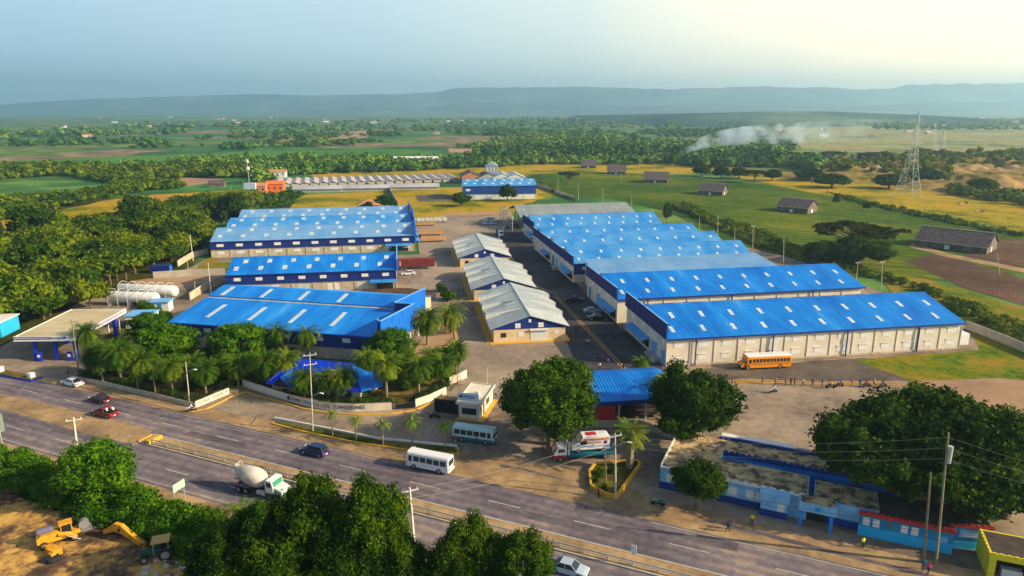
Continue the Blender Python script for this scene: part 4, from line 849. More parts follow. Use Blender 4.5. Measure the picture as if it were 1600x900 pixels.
def warehouse(o, ang, L, D, he, hr, label, nb=1, roof=blue_roof, wall=cream, sky_n=12, sky_rows=((0.16, 0.31), (0.58, 0.73)), band=None, parapet=None, win=None, rib=0.76, name='warehouse', pil=5.4, gut=True, back=True, sky_back=True, skw=0.85, rmats=None):
    e = empty(name, o[0], o[1], 0.15, ang, label, 'warehouse')
    d = D / nb; bays = [(i * d, (i + 1) * d) for i in range(nb)]
    b = MB()
    for y0, y1 in bays:
        ym = (y0 + y1) / 2; b.pyz([(y0 + (0.01 if y0 else 0), -0.15), (y1, -0.15), (y1, he - 0.16), (ym, hr - 0.16), (y0 + (0.01 if y0 else 0), he - 0.16)], 0, L)
    w = b.build('wall', wall, e)
    for i, (y0, y1) in enumerate(bays):
        ym = (y0 + y1) / 2; ov = 0.45 if i == 0 else 0.0; sl = (hr - he) / (d / 2)
        rm = roof if not rmats else rmats[i]
        r = roof_plane(e, rm, -0.05, L + 0.35, y0 - ov, he - sl * ov, ym, hr, 'roof', rib)
        offs = L / sky_n
        for j, (f0, f1) in enumerate(sky_rows):
            xs = [offs * (k + 0.32 + (0.28 if j % 2 else 0)) for k in range(sky_n)]
            skylights(r, xs, f0, f1, skw, y0, he, ym, hr)
        if back:
            ovb = 0.45 if i == nb - 1 else 0.0
            r2 = roof_plane(e, rm, -0.05, L + 0.35, y1 + ovb, he - sl * ovb, ym + 0.004, hr - 0.003, 'roof', rib if i == nb - 1 else rib * 2)
            if sky_back: skylights(r2, [offs * (k + 0.5) for k in range(sky_n)], 0.35, 0.6, skw, y1, he, ym, hr)
        b = MB(); b.box(-0.08, ym - 0.28, hr - 0.05, L + 0.38, ym + 0.28, hr + 0.05); b.build('ridge_cap', rm, e)
    if gut:
        sl = (hr - he) / (d / 2)
        b = MB(); b.box(0.0, -0.62, he - 0.42, L + 0.3, -0.44, he - 0.10); g = b.build('gutter', navy, e)
        n = max(2, int(L / (3 * pil))); 
        for k in range(1, n + 1):
            if band and band is not True: break
            x = L * (k - 0.72) / n + 1.5; q = MB(); q.box(x - 0.11, -0.50, 0, x + 0.11, -0.28, he - 0.4); q.build('downpipe', navy, g)
    if pil:
        n = int(L / pil)
        b = MB()
        for k in range(n + 1): x = L * k / n; b.box(x - 0.16 + (0.16 if k == 0 else 0), -0.13, -0.15, x + 0.16 - (0.16 if k == n else 0), 0.0 - 0.002, he - 0.62 if not band or band is True else band[0] - .02)
        b.build_split('pilaster', wall, e)
    if band and band is not True:
        z0, z1, bm_ = band; b = MB(); b.box(-0.10, -0.22, z0, L + 0.10, -0.004, z1)
        nn = int(L / 0.9)
        for k in range(nn): x = L * (k + .5) / nn; b.box(x - 0.12, -0.255, z0 + .01, x + 0.12, -0.21, z1 - .01)
        b.build('cladding', bm_, e)
    if win:
        for (z, wd, h, n, ph, yy, mt) in win:
            for k in range(n): window(e, L * (k + ph) / n, z, wd, h, yy, mt)
    if parapet:
        side, z0, z1, ex, pm = parapet; x0 = -0.30 if side < 0 else L + 0.37; b = MB(); b.box(x0 - 0.1, -0.5, z0, x0 + 0.14, D + ex, z1)
        nn = int(D / 0.7); sx = -0.14 if side < 0 else 0.14
        for k in range(nn):
            y = (D + ex) * (k + .5) / nn; b.box(min(x0 + sx * .9, x0 + sx * 1.25), y - 0.1, z0 + 0.02, max(x0 + sx * .9, x0 + sx * 1.25), y + 0.1, z1 - .02)
        p = b.build('parapet', pm, e)
        b = MB(); b.box(x0 - 0.16, -0.55, z1, x0 + 0.2, D + ex + .05, z1 + 0.07); b.build('coping', trim_pale, p)
    return e, w
def street_front(e, D, he, items, x=0.0, seed=1, wins=True, wz=3.4):
    """features on the x=0 end wall: pilasters, upper windows, awnings, doors"""
    if wins:
        n = max(3, int(D / 3.0))
        for k in range(n): window(e, D * (k + .5) / n, wz, 1.3, 1.25, x - 0.002, pale_green_wall if k % 2 else white_paint, 'left')
    for it in items:
        if it[0] == 'awning':
            y0, y1, z = it[1:4]; b = MB(); b.extr([(x - 0.03, y0, z + 0.7), (x - 0.03, y0, z + 0.5), (x - 1.9, y0, z - 0.12), (x - 1.9, y0, z)], (0, y1 - y0, 0)); b.build('awning', mid_blue_roof, e)
            b = MB(); b.box(x - 0.06, y0 + .4, 0.6, x + 0.03, y1 - .4, 2.3); b.build('window', dark_glass, e)
        if it[0] == 'door':
            y0, y1, z = it[1:4]; b = MB(); b.box(x - 0.10, y0, 0, x + 0.03, y1, z)
            for i in range(int(z / .3)): b.box(x - 0.13, y0 + .05, 0.1 + i * .3, x - 0.09, y1 - .05, 0.22 + i * .3)
            d = b.build('door', trim_pale if it[4] else teal_wall, e)
            b = MB(); b.box(x - 0.5, y0 - .2, z + .05, x + 0.03, y1 + .2, z + .2); b.build('door_hood', white_paint, d)
        if it[0] == 'dock':
            y0, y1, z = it[1:4]; b = MB(); b.box(x - 1.6, y0, -0.15, x - 0.02, y1, z); b.box(x - 1.9, y0, -0.15, x - 1.61, y0 + 1.2, z * .5); b.build('loading_dock', concrete, e)
# --- right-hand row
W1, w = warehouse((32, 135.7), 9.4, 69.3, 25.5, 6.2, 9.7, 'nearest long cream warehouse with blue skylit roof, behind the orange school bus', sky_n=10, parapet=(-1, 6.0, 9.5, 0.3, navy), pil=5.32,
    win=((3.9, 2.0, 1.05, 13, .5, 0, white_paint), (1.1, 2.0, 1.15, 13, .5, 0, white_paint)), sky_rows=((0.15, 0.32), (0.57, 0.74)))
for zz in (3.9, 1.1):
    b = MB()
    for k in range(13): x = 69.3 * (k + .5) / 13; b.box(x - 1.12, -0.17, zz + 1.1 if zz > 2 else zz + 1.2, x + 1.15, -0.003, (zz + 1.2) if zz > 2 else zz + 1.3)
    b.build_split('window_hood', cream, W1)
b = MB(); b.box(0, -0.16, -0.15, 69.3, -0.135, 0.35); b.build('plinth', cream_dirty, W1)
b = MB(); b.box(69.34, 2, -0.15, 73.5, 6, 2.6); b.build('annex', white_paint, W1)
street_front(W1, 25.5, 6, [('awning', 9.5, 21.5, 2.5), ('door', 5.2, 8.0, 3.6, 1), ('door', 0.5, 2.4, 3.4, 1), ('dock', 2.6, 8.2, 0.7)], wz=4.0)
W2, w = warehouse((26.3, 166.3), 10.4, 68.6, 26, 6.3, 9.7, 'second blue-roofed warehouse from the front in the right-hand row', sky_n=10, parapet=(-1, 6.1, 9.2, 0.5, navy), rib=0.9, pil=6)
street_front(W2, 26, 6, [('awning', 0.5, 12, 2.6), ('door', 14, 17, 3.8, 1), ('door', 22.5, 24, 3.6, 0)], wz=4.2)
e = empty('linking_shed', *loc((26.3, 166.3), 10.4, 3, 26.6), 0.15, 10.4, 'low pale blue-grey lean-to roof between the second warehouse and the triple-bay warehouse', 'shed')
b = MB(); b.box(0.6, 0.8, -0.15, 56.5, 14.0, 6.0); b.build('wall', cream, e)
roof_plane(e, pale_blue_roof, 0, 57, 0.5, 6.3, 14.4, 7.6, 'roof', 1.2)
W3, w = warehouse((19, 208), 10.9, 60, 55.5, 6.1, 9.6, 'triple-bay warehouse with three blue skylit ridges in the right-hand row', nb=3, sky_n=9, parapet=(-1, 5.4, 8.5, 0.3, navy), rib=1.0, pil=6, rmats=[mid_blue_roof, mid_blue_roof, mid_blue_roof], sky_back=False)
b = MB(); b.box(0.02, -0.2, 2.6, 6.5, -0.004, 5.9); b.build('cladding', navy, W3); window(W3, 3.6, 4.0, 1.9, 1.0, -0.2)
street_front(W3, 55.5, 6, [('awning', 1, 11, 2.6), ('door', 13, 15, 3.6, 1), ('door', 19, 21, 3.6, 1), ('awning', 30, 39, 2.6), ('door', 24, 26.5, 3.6, 0), ('dock', 18, 22, 0.8)], wz=3.9)
W4, w = warehouse((9.0, 274.0), 10.5, 54, 21.5, 6.1, 9.7, 'fourth warehouse of the right-hand row, next to the bare steel frame', sky_n=9, parapet=(-1, 5.2, 8.6, 0.6, navy), rib=1.1, pil=6, roof=mid_blue_roof)
b = MB(); b.box(0.02, -0.2, 2.8, 6, -0.004, 5.8); b.build('cladding', navy, W4)
street_front(W4, 21.5, 6, [('awning', 3, 9, 2.6), ('door', 12, 14, 3.4, 1), ('awning', -1.5, 1, 2.6)], wz=3.8)
# unfinished steel frame building
e = empty('steel_frame_building', 0.2, 303, 0.15, 12, 'unfinished warehouse of bare steel frames with grey roof sheets, farthest in the right-hand row', 'warehouse')
SFL, SFD = 58, 28
for k in range(9):
    x = SFL * k / 8; b = MB()
    for y in (0, 7, 14, 21, 28):
        if k > 2 and y in (7, 14, 21): continue
        b.box(x - .14, y - .14, -.15, x + .14, y + .14, 6 + 3.4 * (1 - abs(y - 14) / 14))
    b.cyl((x, 0, 6), (x, 14, 9.4), .14, n=5).cyl((x, 14, 9.4), (x, 28, 6), .14, n=5)
    b.build('portal_frame', steel, e)
b = MB()
for z in (1.6, 3.2, 4.8, 6.2, 7.6):
    y0 = max(0, (z - 6) / 3.4 * 14) if z > 6 else 0; b.cyl((-0.1, y0, z), (-0.1, 28 - y0, z), .09, n=4)
b.build_split('wall_girt', steel, e)
zr = mat('unpainted_roof_sheet', (0.22, 0.26, 0.26), 0.5, (0.32, 0.36, 0.34), 0.15, detail=6, metal=0.2)
roof_plane(e, zr, 3.5, SFL, -0.2, 6.05, 14, 9.5, 'roof', 1.4); roof_plane(e, zr, 3.5, SFL, 28.2, 6.05, 14.004, 9.497, 'roof', 2.8)
b = MB()
for k in range(6): b.box(4 + k * 10, 0.2, 6.15, 4.25 + k * 10, 0.4, 6.25); 
for k in range(7):
    y = 1.0 + k * 2; z = 6.05 + (9.5 - 6.05) * (y + .2) / 14.2 + .06; b.box(3.6, y, z, SFL - .1, y + .10, z + .05)
b.build_split('purlin', zinc_pale, e)
# --- left-hand row
L2, w = warehouse((-82.3, 193.5), 9.0, 48.2, 21, 6.0, 8.9, 'middle left warehouse with navy clad wall, in front of the rust red trailer', sky_n=7, band=(2.9, 5.75, navy), sky_rows=((0.2, 0.42), (0.62, 0.82)), skw=1.3, pil=6, wall=cream_dirty, parapet=(1, 2.9, 9.0, 0.4, mid_blue_clad),
    win=((4.0, 1.9, 0.95, 8, .5, -0.22, white_paint),), rib=0.9)
for k in range(5): window(L2, 4 + k * 8.6, 0.3, 3.4, 2.1, 0, white_paint if k % 2 else pale_green_wall, name='roller_door')
b = MB(); b.extr([(40.5, -0.25, 2.8), (40.5, -2.2, 2.4), (40.5, -2.2, 2.55), (40.5, -0.25, 3.0)], (8, 0, 0)); b.build('awning', mid_blue_roof, L2); window(L2, 44.5, 0, 5.5, 2.2, 0, dark_glass, name='opening')
L3, w = warehouse((-108.8, 245.3), 10.6, 73, 75, 6.0, 8.9, 'rear left triple-bay warehouse with pale blue faded near roof and navy clad wall', nb=3, sky_n=9, band=(2.9, 5.75, navy), sky_rows=((0.25, 0.45), (0.68, 0.88)), skw=1.5, pil=6.5, wall=cream_dirty, parapet=None,
    win=((3.95, 2.4, 1.0, 11, .5, -0.22, white_paint), (1.2, 2.6, 1.0, 11, .5, 0, white_paint)), rib=1.1, rmats=[pale_blue_roof, mid_blue_roof, pale_blue_roof], sky_back=False)
for y0, y1, z1, dx in ((-0.5, 12.6, 9.3, 0.4), (12.7, 37, 9.7, 0.9), (37.1, 62, 9.9, 1.4), (62.1, 75, 9.5, 0.8)):
    b = MB(); b.box(73.0 + dx, y0, 3.2, 73.25 + dx, y1, z1)
    for k in range(int((y1 - y0) / .8)): yy = y0 + .3 + k * .8; b.box(73.25 + dx, yy, 3.25, 73.30 + dx, yy + .2, z1 - .05)
    b.box(73.0, y0 + .02, 3.3, 73.0 + dx - .002, y0 + .2, z1 - .02); b.build('parapet', mid_blue_clad, L3)
b = MB(); b.extr([(62, -0.25, 2.8), (62, -2.2, 2.4), (62, -2.2, 2.55), (62, -0.25, 3.0)], (10, 0, 0)); b.build('awning', mid_blue_roof, L3); window(L3, 67, 0, 7, 2.2, 0, dark_glass, name='opening')
for yy in (5, 18, 30, 45, 58):
    b = MB(); b.extr([(73.3, yy, 3.0), (75.6, yy, 2.5), (75.6, yy, 2.65), (73.3, yy, 3.2)], (0, 6, 0)); b.build('awning', mid_blue_roof, L3)
# front left warehouse with bright blue stepped facade
e = L1 = empty('warehouse', -76.6, 148.6, 0.15, -12.4, 'front left warehouse with long skylight strips and a bright blue angled facade', 'warehouse')
b = MB(); b.pyz([(0, -.15), (33, -.15), (33, 5.8), (20.5, 9.05), (0, 5.7)], 0, 50); b.build('wall', cream_dirty, e)
r = roof_plane(e, blue_roof, -0.4, 50.4, -0.7, 5.9, 14.2, 8.0, 'roof', 0.76); skylights(r, [7, 17.5, 27.5, 37.5], 0.24, 0.72, 0.95, -0.7, 5.9, 14.2, 8.0)
r = roof_plane(e, blue_roof, -0.4, 50.4, 13.9, 8.22, 20.6, 9.25, 'roof', 0.76); skylights(r, [3.0, 13.5, 23.5, 33.5], 0.10, 0.85, 0.95, 13.9, 8.22, 20.6, 9.25)
roof_plane(e, blue_roof, -0.4, 50.4, 33.5, 5.9, 20.604, 9.247, 'roof', 1.5)
b = MB(); b.box(-.3, 14.22, 7.6, 50.3, 14.35, 8.2); b.build('roof_step', navy, e)
b = MB(); b.box(-.1, -.2, 2.7, 50.1, -.004, 5.72)
for k in range(56): b.box(.2 + k * .88, -.24, 2.71, .4 + k * .88, -.19, 5.71)
b.build('cladding', navy, e)
for x in (3.5, 9.2, 22, 28.5, 36.2, 42.5): window(e, x, 4.0, 1.8, 0.95, -0.2, white_paint)
for x in (9.5, 16, 23, 30): window(e, x, 0.6, 1.8, 1.3, 0, dark_glass)
b = MB(); b.box(-.3, -.95, 5.45, 50.3, -.72, 5.8); b.build('gutter', navy, e)
def lw(p): a = R_(12.4); dx, dy = p[0] + 76.6, p[1] - 148.6; return (dx * math.cos(a) - dy * math.sin(a), dx * math.sin(a) + dy * math.cos(a))
def panel(A, B, z0, z1, t, m, parent, name='facade_panel', rib=0.7):
    b = MB(); b.seg(A, B, z0, z1, t); L = math.hypot(B[0] - A[0], B[1] - A[1]); n = int(L / rib); a = math.degrees(math.atan2(B[1] - A[1], B[0] - A[0]))
    for k in range(n):
        f = (k + .5) / n; b.rbox(A[0] + (B[0] - A[0]) * f, A[1] + (B[1] - A[1]) * f, z0 + .02, .2, t + .12, z1 - z0 - .04, a)
    o = b.build(name, m, parent); b = MB(); b.seg(A, B, z1, z1 + .1, t + .16); b.build('coping', trim_pale, o); return o
A0, A1, B0, B1 = (-27.0, 135.2), (-21.9, 148.6), (-26.4, 149.6), (-21.2, 162.5)
panel(lw(A0), lw(A1), 4.3, 10.0, .25, mid_blue_clad, e); panel(lw(B0), lw(B1), 4.3, 10.0, .25, mid_blue_clad, e); panel(lw((B0[0] + .1, B0[1] - .1)), lw((A1[0] - .15, A1[1] + .1)), 4.3, 9.9, .2, navy, e)  # return panel switched to navy, its shade put into the colour
panel(lw((A0[0] - .2, A0[1] + .1)), lw((-27.9, 137.2)), 2.7, 9.9, .2, navy, e)
b = MB()
for P in ((-25.3, 138.2), (-22.6, 145.2), (-22.3, 156), (-22.0, 160)): q = lw(P); b.box(q[0] - .25, q[1] - .25, -.15, q[0] + .25, q[1] + .25, 4.4)
b.build_split('column', white_paint, e)
b = MB(); b.pxy([lw((-29.5, 138)), lw((-26.0, 138.6)), lw((-22.6, 148.2)), lw((-27.3, 149.4)), lw((-24.5, 158)), lw((-29, 160))], -.15, 4.2); b.build('entrance_wall', cream, e)
# --- central gabled sheds with sawtooth eaves
def saw_shed(o, ang, label, W=16.8, L=31.5, first=None):
    if first: c = dup(first); place(c, o[0], o[1], ang, 1, 0.15); c['label'] = label; return c
    e = empty('gabled_shed', o[0], o[1], 0.15, ang, label, 'shed', None)
    lo, hi, hr = 3.5, 4.7, 6.3; mx = W / 2; ov = 0.9
    b = MB(); b.box(0, 0, -.15, W, L, 3.05); b.build('wall', yellow_cream, e)
    b = MB(); b.extr([(0.02, -0.06, 3.08), (W - .02, -0.06, 3.08), (W - .02, -.06, 3.5), (mx, -.06, hr - .12), (.02, -.06, 3.5)], (0, 0.2, 0)); g = b.build('gable', navy, e)
    ns = 4; ys = [-0.5 + (L + .5) * k / ns for k in range(ns + 1)]
    for side in (0, 1):
        b = MB(); sawm = MB()
        for k in range(ns):
            yf, yb = ys[k], ys[k + 1]; zf = lo - .1 if k == 0 else hi; zb = lo - .1 if True else lo
            if k == 0: zb = lo - 0.1
            X = -ov if side == 0 else W + ov
            P = [(X, yf, zf), (mx, yf, hr), (mx, yb, hr), (X, yb, zb)]
            slab_between(b, *P, .1)
            nr = 9
            for j in range(nr):                                   # standing ribs
                f = (j + .5) / nr; y = yf + (yb - yf) * f; ze = zf + (zb - zf) * f
                A = (X, y, ze); Bp = (mx, y, hr); b.add([(A[0], y - .06, ze), (A[0], y + .06, ze), (mx, y + .06, hr), (mx, y - .06, hr), (A[0], y, ze + .06), (mx, y, hr + .06)], [(0, 3, 5, 4), (1, 4, 5, 2), (0, 4, 1)])
            if k > 0:
                Q = [(X, yf + .03, lo - .15), (X, yf + .03, hi - .04), (mx, yf + .03, hr - .04)]; sawm.extr(Q, (0, .08, 0))
                for j in range(12):
                    f = j / 12; x = X + (mx - X) * f; zt = hi + (hr - hi) * f - .1; zl = lo + (hr - lo) * f; 
                    if zt - zl > .08: sawm.box(x - .05, yf - .02, zl, x + .05, yf + .03, zt)
        r = b.build('roof', zinc, e); sawm.build('sawtooth_panel', zinc_pale, r)
        if side == 0:
            for k, (y, f0, f1) in enumerate(((6, .12, .42), (9, .12, .42), (12, .18, .44), (15, .18, .44), (20, .2, .5), (24, .2, .5))):
                zz = lambda f: hr - (hr - 3.9) * f
                q = MB(); slab_between(q, (mx - (mx) * f1 - .3, y, zz(f1) + .28), (mx - mx * f0, y, zz(f0) + .16), (mx - mx * f0, y + .5, zz(f0) + .16), (mx - mx * f1 - .3, y + .5, zz(f1) + .28), .05); q.build('skylight', skylight_m, r)
    q = MB(); q.extr([(mx - .35, -.55, hr - .06), (mx, -.55, hr + .1), (mx + .35, -.55, hr - .06)], (0, L + .55, 0)); q.build('ridge_cap', zinc, e)
    for x in (5.6, 11.0): window(g, x, 3.3, 1.25, 1.15, -.06, white_paint)
    window(g, mx, 4.6, .6, .75, -.06, white_paint)
    window(e, 2.3, 1.2, 1.25, 1.05, 0, dark_glass); window(e, 6.3, 1.2, 1.25, 1.05, 0, white_paint); window(e, 14.7, 1.5, 1.1, .9, 0, white_paint)
    q = MB(); q.box(8.6, -.07, -.1, 12.6, .03, 2.6)
    for k in range(8): q.box(8.6, -.11, .1 + k * .31, 12.6, -.06, .2 + k * .31)
    d = q.build('roller_door', zinc_pale, e); q = MB(); q.box(8.4, -.5, 2.62, 12.8, .02, 2.95); q.build('roller_housing', white_paint, d)
    q = MB(); q.box(-.9, -1.2, -.15, W + .9, -.01, .1); q.box(-1.5, -.01, -.15, -.01, L, .1); q.box(W + .01, -.01, -.15, W + 1.0, L, .1); q.build('pavement_step', yellow_kerb, e)
    return e
S1 = saw_shed((-4.2, 150.8), 8.5, 'nearest gabled shed with zinc sawtooth-eaved roof and navy gable, in the middle of the yard')
S2 = saw_shed((-10.6, 187.0), 8.5, 'middle gabled shed of the central row, between the two others', first=S1)
S3 = saw_shed((-17.6, 229.5), 8.5, 'farthest gabled shed of the central row, beside the parked truck', first=S1)
# --- royal blue tiled house
e = empty('tiled_house', -45.6, 120.0, 0.15, -13, 'low house with royal blue tiled hip roof and small gablets behind the palms', 'house')
b = MB(); b.box(.6, .8, -.15, 18.4, 9.6, 2.7); b.build('wall', cream_dirty, e)
V = [(0, 0, 2.7), (19, 0, 2.7), (19, 10.4, 2.7), (0, 10.4, 2.7), (2.8, 6.0, 5.6), (14.2, 6.0, 5.6), (0, 0, 2.55), (19, 0, 2.55), (19, 10.4, 2.55), (0, 10.4, 2.55)]
b = MB(); b.add(V, [(0, 1, 5, 4), (1, 2, 5), (2, 3, 4, 5), (3, 0, 4), (6, 7, 1, 0), (7, 8, 2, 1), (8, 9, 3, 2), (9, 6, 0, 3), (6, 9, 8, 7)])
for k in range(13):
    f = (k + .3) / 13.6; z = 2.7 + 2.9 * f; y = 6.0 * f; b.box(2.8 * f + .1, y - .03, z - .0, 19 - 4.8 * f - .1, y + .12, z + .08)
b.cyl((2.8, 6, 5.62), (14.2, 6, 5.62), .14, n=6).cyl((14.2, 6, 5.62), (19, 0, 2.75), .13, n=6).cyl((2.8, 6, 5.62), (0, 0, 2.75), .13, n=6).cyl((14.2, 6, 5.62), (19, 10.4, 2.75), .13, n=6)
rf = b.build('roof', royal_roof, e)
for x in (3.4, 10.6):
    b = MB(); b.add([(x - 1.9, -.9, 2.4), (x + 1.9, -.9, 2.4), (x, -.9, 4.5), (x, 4.2, 4.5), (x - 1.9, .3, 2.4), (x + 1.9, .3, 2.4)], [(0, 2, 3, 4), (1, 5, 3, 2)]); g_ = b.build('gablet', mid_blue_clad, rf)
    b = MB(); b.extr([(x - 1.6, -.6, 2.5), (x + 1.6, -.6, 2.5), (x, -.6, 4.2)], (0, .1, 0)); b.build('gablet_face', black, g_)
b = MB(); b.add([(19, 0, 2.75), (21.4, 4.2, 2.3), (19, 8.6, 2.75), (14.6, 5.6, 5.45)], [(0, 1, 3), (1, 2, 3)]); b.build('side_roof', mid_blue_clad, rf)
for x in (6, 9, 13, 16): window(e, x, 1, 1.3, 1.2, .8, dark_glass)
# --- gatehouse
e = empty('gatehouse', -9.2, 110.6, 0.15, -14, 'small cream gatehouse with a blue and white sign on its roof and a yellow kerb', 'gatehouse')
b = MB(); b.box(0, 0, -.15, 3.7, 8.6, 2.75); w_ = b.build('wall', cream, e)
b = MB(); b.box(-.45, -.35, 2.78, 4.1, 8.9, 3.0); b.box(-.45, -.35, 3.0, -.3, 8.9, 3.2); b.box(3.95, -.35, 3.0, 4.1, 8.9, 3.2); b.box(-.3, -.35, 3.0, 3.95, -.2, 3.2); b.box(-.3, 8.75, 3.0, 3.95, 8.9, 3.2); b.build('roof', cream, e)
window(e, 1.85, .95, 2.6, 1.15, 0, dark_glass)
for i, y in enumerate((1.0, 2.6, 4.6, 5.6)):
    b = MB(); z0, z1 = (0.0, 2.1) if i == 1 else (1.0, 2.1); b.box(3.68, y - .4, z0, 3.75, y + .4, z1); b.build('door' if i == 1 else 'window', dark_glass, e)
b = MB(); b.box(-.5, -.6, -.15, 4.5, -.01, .12); b.box(3.71, -.01, -.15, 4.5, 9.2, .12); b.build('kerb', yellow_kerb, e)
b = MB(); b.box(-.3, .25, 3.35, 3.5, .37, 4.75); sg = b.build('sign', mat('sign_face', (0.60, 0.72, 0.80), 0.5), e)
b = MB(); b.cyl((.1, .31, 3.0), (.1, .31, 3.36), .04).cyl((3.1, .31, 3.0), (3.1, .31, 3.36), .04); b.build_split('sign_post', steel, sg)
b = MB(); b.lathe([(-.03, .3), (.0, .3)], 12, 'x', (0, 0, 0)); lg = b.build('emblem', letter_dark, sg); lg.rotation_euler = (0, 0, R_(90)); lg.location = (.35, .235, 4.1)
b = MB(); b.box(.8, .225, 4.05, 3.0, .245, 4.16); b.box(.8, .225, 3.82, 2.7, .245, 3.90); b.box(.8, .225, 4.3, 2.2, .245, 4.36); b.build('lettering', gas_blue, sg)
b = MB(); b.box(1.6, 4, 3.0, 2.4, 4.6, 3.55); b.build('air_conditioner', white_paint, e)
e = empty('flagpole', *at(762, 625), 0, 0, 'slim white flagpole on the gatehouse', 'flagpole'); hh = ht(*at(762, 625), 575)
b = MB(); b.cyl((0, 0, 0), (0, 0, hh), .05, .03, 6); b.build('pole', white_paint, e); b = MB(); b.cyl((0, 0, hh), (0, 0, hh + .12), .07, .05, 6); b.build('finial', steel, e)
# dark sliding gate by the gatehouse
e = empty('sliding_gate', -13.6, 113.3, 0.15, -14, 'tall black sheet gate beside the gatehouse', 'gate')
b = MB(); b.box(0, 0, 0, 4.2, .08, 2.5)
for k in range(9): b.box(.2 + k * .47, -.04, .1, .26 + k * .47, .0, 2.4)
b.build('gate_leaf', black, e); b = MB(); b.box(-.12, -.12, -.15, -.01, .12, 2.7); b.build('post', black, e)
e = empty('gate_wall', *at(703, 603), 0.15, 52, 'short cream wall running back from the black gate', 'wall'); b = MB(); b.box(0, 0, -.15, 5, .25, 1.6); b.build('wall', cream, e)
# --- blue canopy behind the shade trees
e = empty('open_canopy', 13.6, 107.5, 0.15, 8, 'blue ribbed canopy roof over a dark shelter between the two shade trees', 'canopy')
for k, (ya, za, yb, zb) in enumerate(((-.6, 4.6, 4.3, 5.25), (4.2, 5.35, 9.2, 5.95))): roof_plane(e, blue_roof, -1, 15, ya, za, yb, zb, 'roof', .55, .1, .07)
roof_plane(e, blue_roof, -1, 15, 12.5, 5.1, 9.2, 5.95, 'roof', .55, .1, .07)
b = MB(); b.box(-1, -.72, 3.9, 15, -.62, 4.65); b.build('fascia', navy, e)
b = MB()
for x in (0, 4.6, 9.3, 14): b.box(x - .15, 0, -.15, x + .15, .3, 4.5); b.box(x - .15, 11.6, -.15, x + .15, 11.9, 4.9)
b.build_split('column', steel, e)
b = MB(); b.box(-.5, 6, -.15, 14.5, 6.3, 4.3); b.build('back_wall', deep_blue_wall, e); b = MB(); b.box(.3, -.05, .8, 4, .05, 3.7); b.build('banner', red_m, e)
b = MB(); b.box(1.2, 1.2, 1.0, 13.8, 5.6, 1.3); b.build('counter', dark_roof, e)
# --- school
def crenel(b, x0, x1, y0, y1, z, h=.32, step=.75, mi=0):
    n = int(max(x1 - x0, y1 - y0) / step)
    for k in range(n):
        if x1 - x0 > y1 - y0: xx = x0 + (x1 - x0) * (k + .2) / n; b.box(xx, y0, z, xx + step * .55, y1, z + h, mi)
        else: yy = y0 + (y1 - y0) * (k + .2) / n; b.box(x0, yy, z, x1, yy + step * .55, z + h, mi)
e = SC = empty('school', 20.9, 87.9, 0.15, -24.5, 'long pale blue flat-roofed school with navy base, crenellated parapets and mossy roof', 'school')
H1 = 3.15
b = MB(); b.box(0, 0, -.15, 19.2, 6.0, H1); b.build('front_wing', sky_blue_wall, e)
b = MB(); b.box(0, 6.01, -.15, 7.4, 12.5, H1); b.build('side_wing', sky_blue_wall, e)
b = MB(); b.box(7.41, 8.4, -.15, 30, 12.8, H1); b.build('rear_wing', royal_wall, e)
b = MB(); b.box(19.9, .3, -.15, 27.5, 5.6, H1 - .1); b.build('east_wing', sky_blue_wall, e)
b = MB(); b.box(.14, .2, H1 + .01, 19.0, 6.0, H1 + .10); b.box(.14, 6.02, H1 + .01, 7.3, 12.4, H1 + .10); b.box(7.45, 8.6, H1 + .01, 30, 12.6, H1 + .09); b.box(20, .5, H1 - .09, 27.4, 5.5, H1); b.build('roof', mossy_roof, e)
b = MB(); b.box(-.02, -.06, -.15, 13.6, -.004, 1.0); b.box(20.6, .24, -.15, 27.5, .296, 1.0); b.build_split('painted_base', deep_blue_wall, e)
b = MB(); b.box(-.03, -.05, H1 + .0, 19.2, .13, H1 + .22); crenel(b, 5, 19, -.05, .13, H1 + .22, .2, 1.1); b.box(-.05, .14, H1, .13, 12.5, H1 + .3); crenel(b, -.05, .13, .2, 12.4, H1 + .3, .16, .8); b.build('parapet', white_paint, e)
b = MB(); b.box(7.3, 8.28, 2.75, 30, 8.398, H1 + .12); crenel(b, 7.4, 30, 8.26, 8.5, H1 + .12, .22, .8); b.build('parapet', deep_blue_wall, e)
b = MB(); b.box(7.42, 6.02, H1 - .2, 15.8, 6.14, H1 + .15); crenel(b, 7.5, 15.7, 6.0, 6.16, H1 + .15, .2, .7); b.build('parapet', teal_wall, e)
b = MB(); b.box(8, 12.55, H1 - .3, 24, 12.95, H1 + .4); crenel(b, 6, 24, 12.3, 12.5, H1 + .1, .3, .8); b.build('parapet', deep_blue_wall, e)
b = MB(); b.box(6.4, 13.0, H1 - .2, 17, 14.2, H1 + .35); b.build('rear_roof', white_paint, e); b = MB(); b.box(17.05, 13.0, H1 - .3, 23.5, 14.0, H1 + .2); b.build('rear_roof', concrete, e)
for x in (1.6, 9.8, 12.2, 13.2): window(e, x, 1.25, 1.5 if x < 5 else 1.2, 1.25, 0, white_paint)
window(e, 25.6, 1.2, 1.0, 1.1, .3, white_paint)
b = MB(); b.box(13.6, -1.15, -.15, 16.9, -.01, 2.3); b.box(13.4, -1.35, 2.31, 17.1, -.02, 3.4); bay = b.build('front_bay', sky_blue_wall, e); b = MB(); b.box(13.56, -1.19, -.14, 16.94, -1.155, .95); b.build('painted_base', deep_blue_wall, bay); window(bay, 16.1, 1.05, .9, 1.1, -1.15, white_paint)
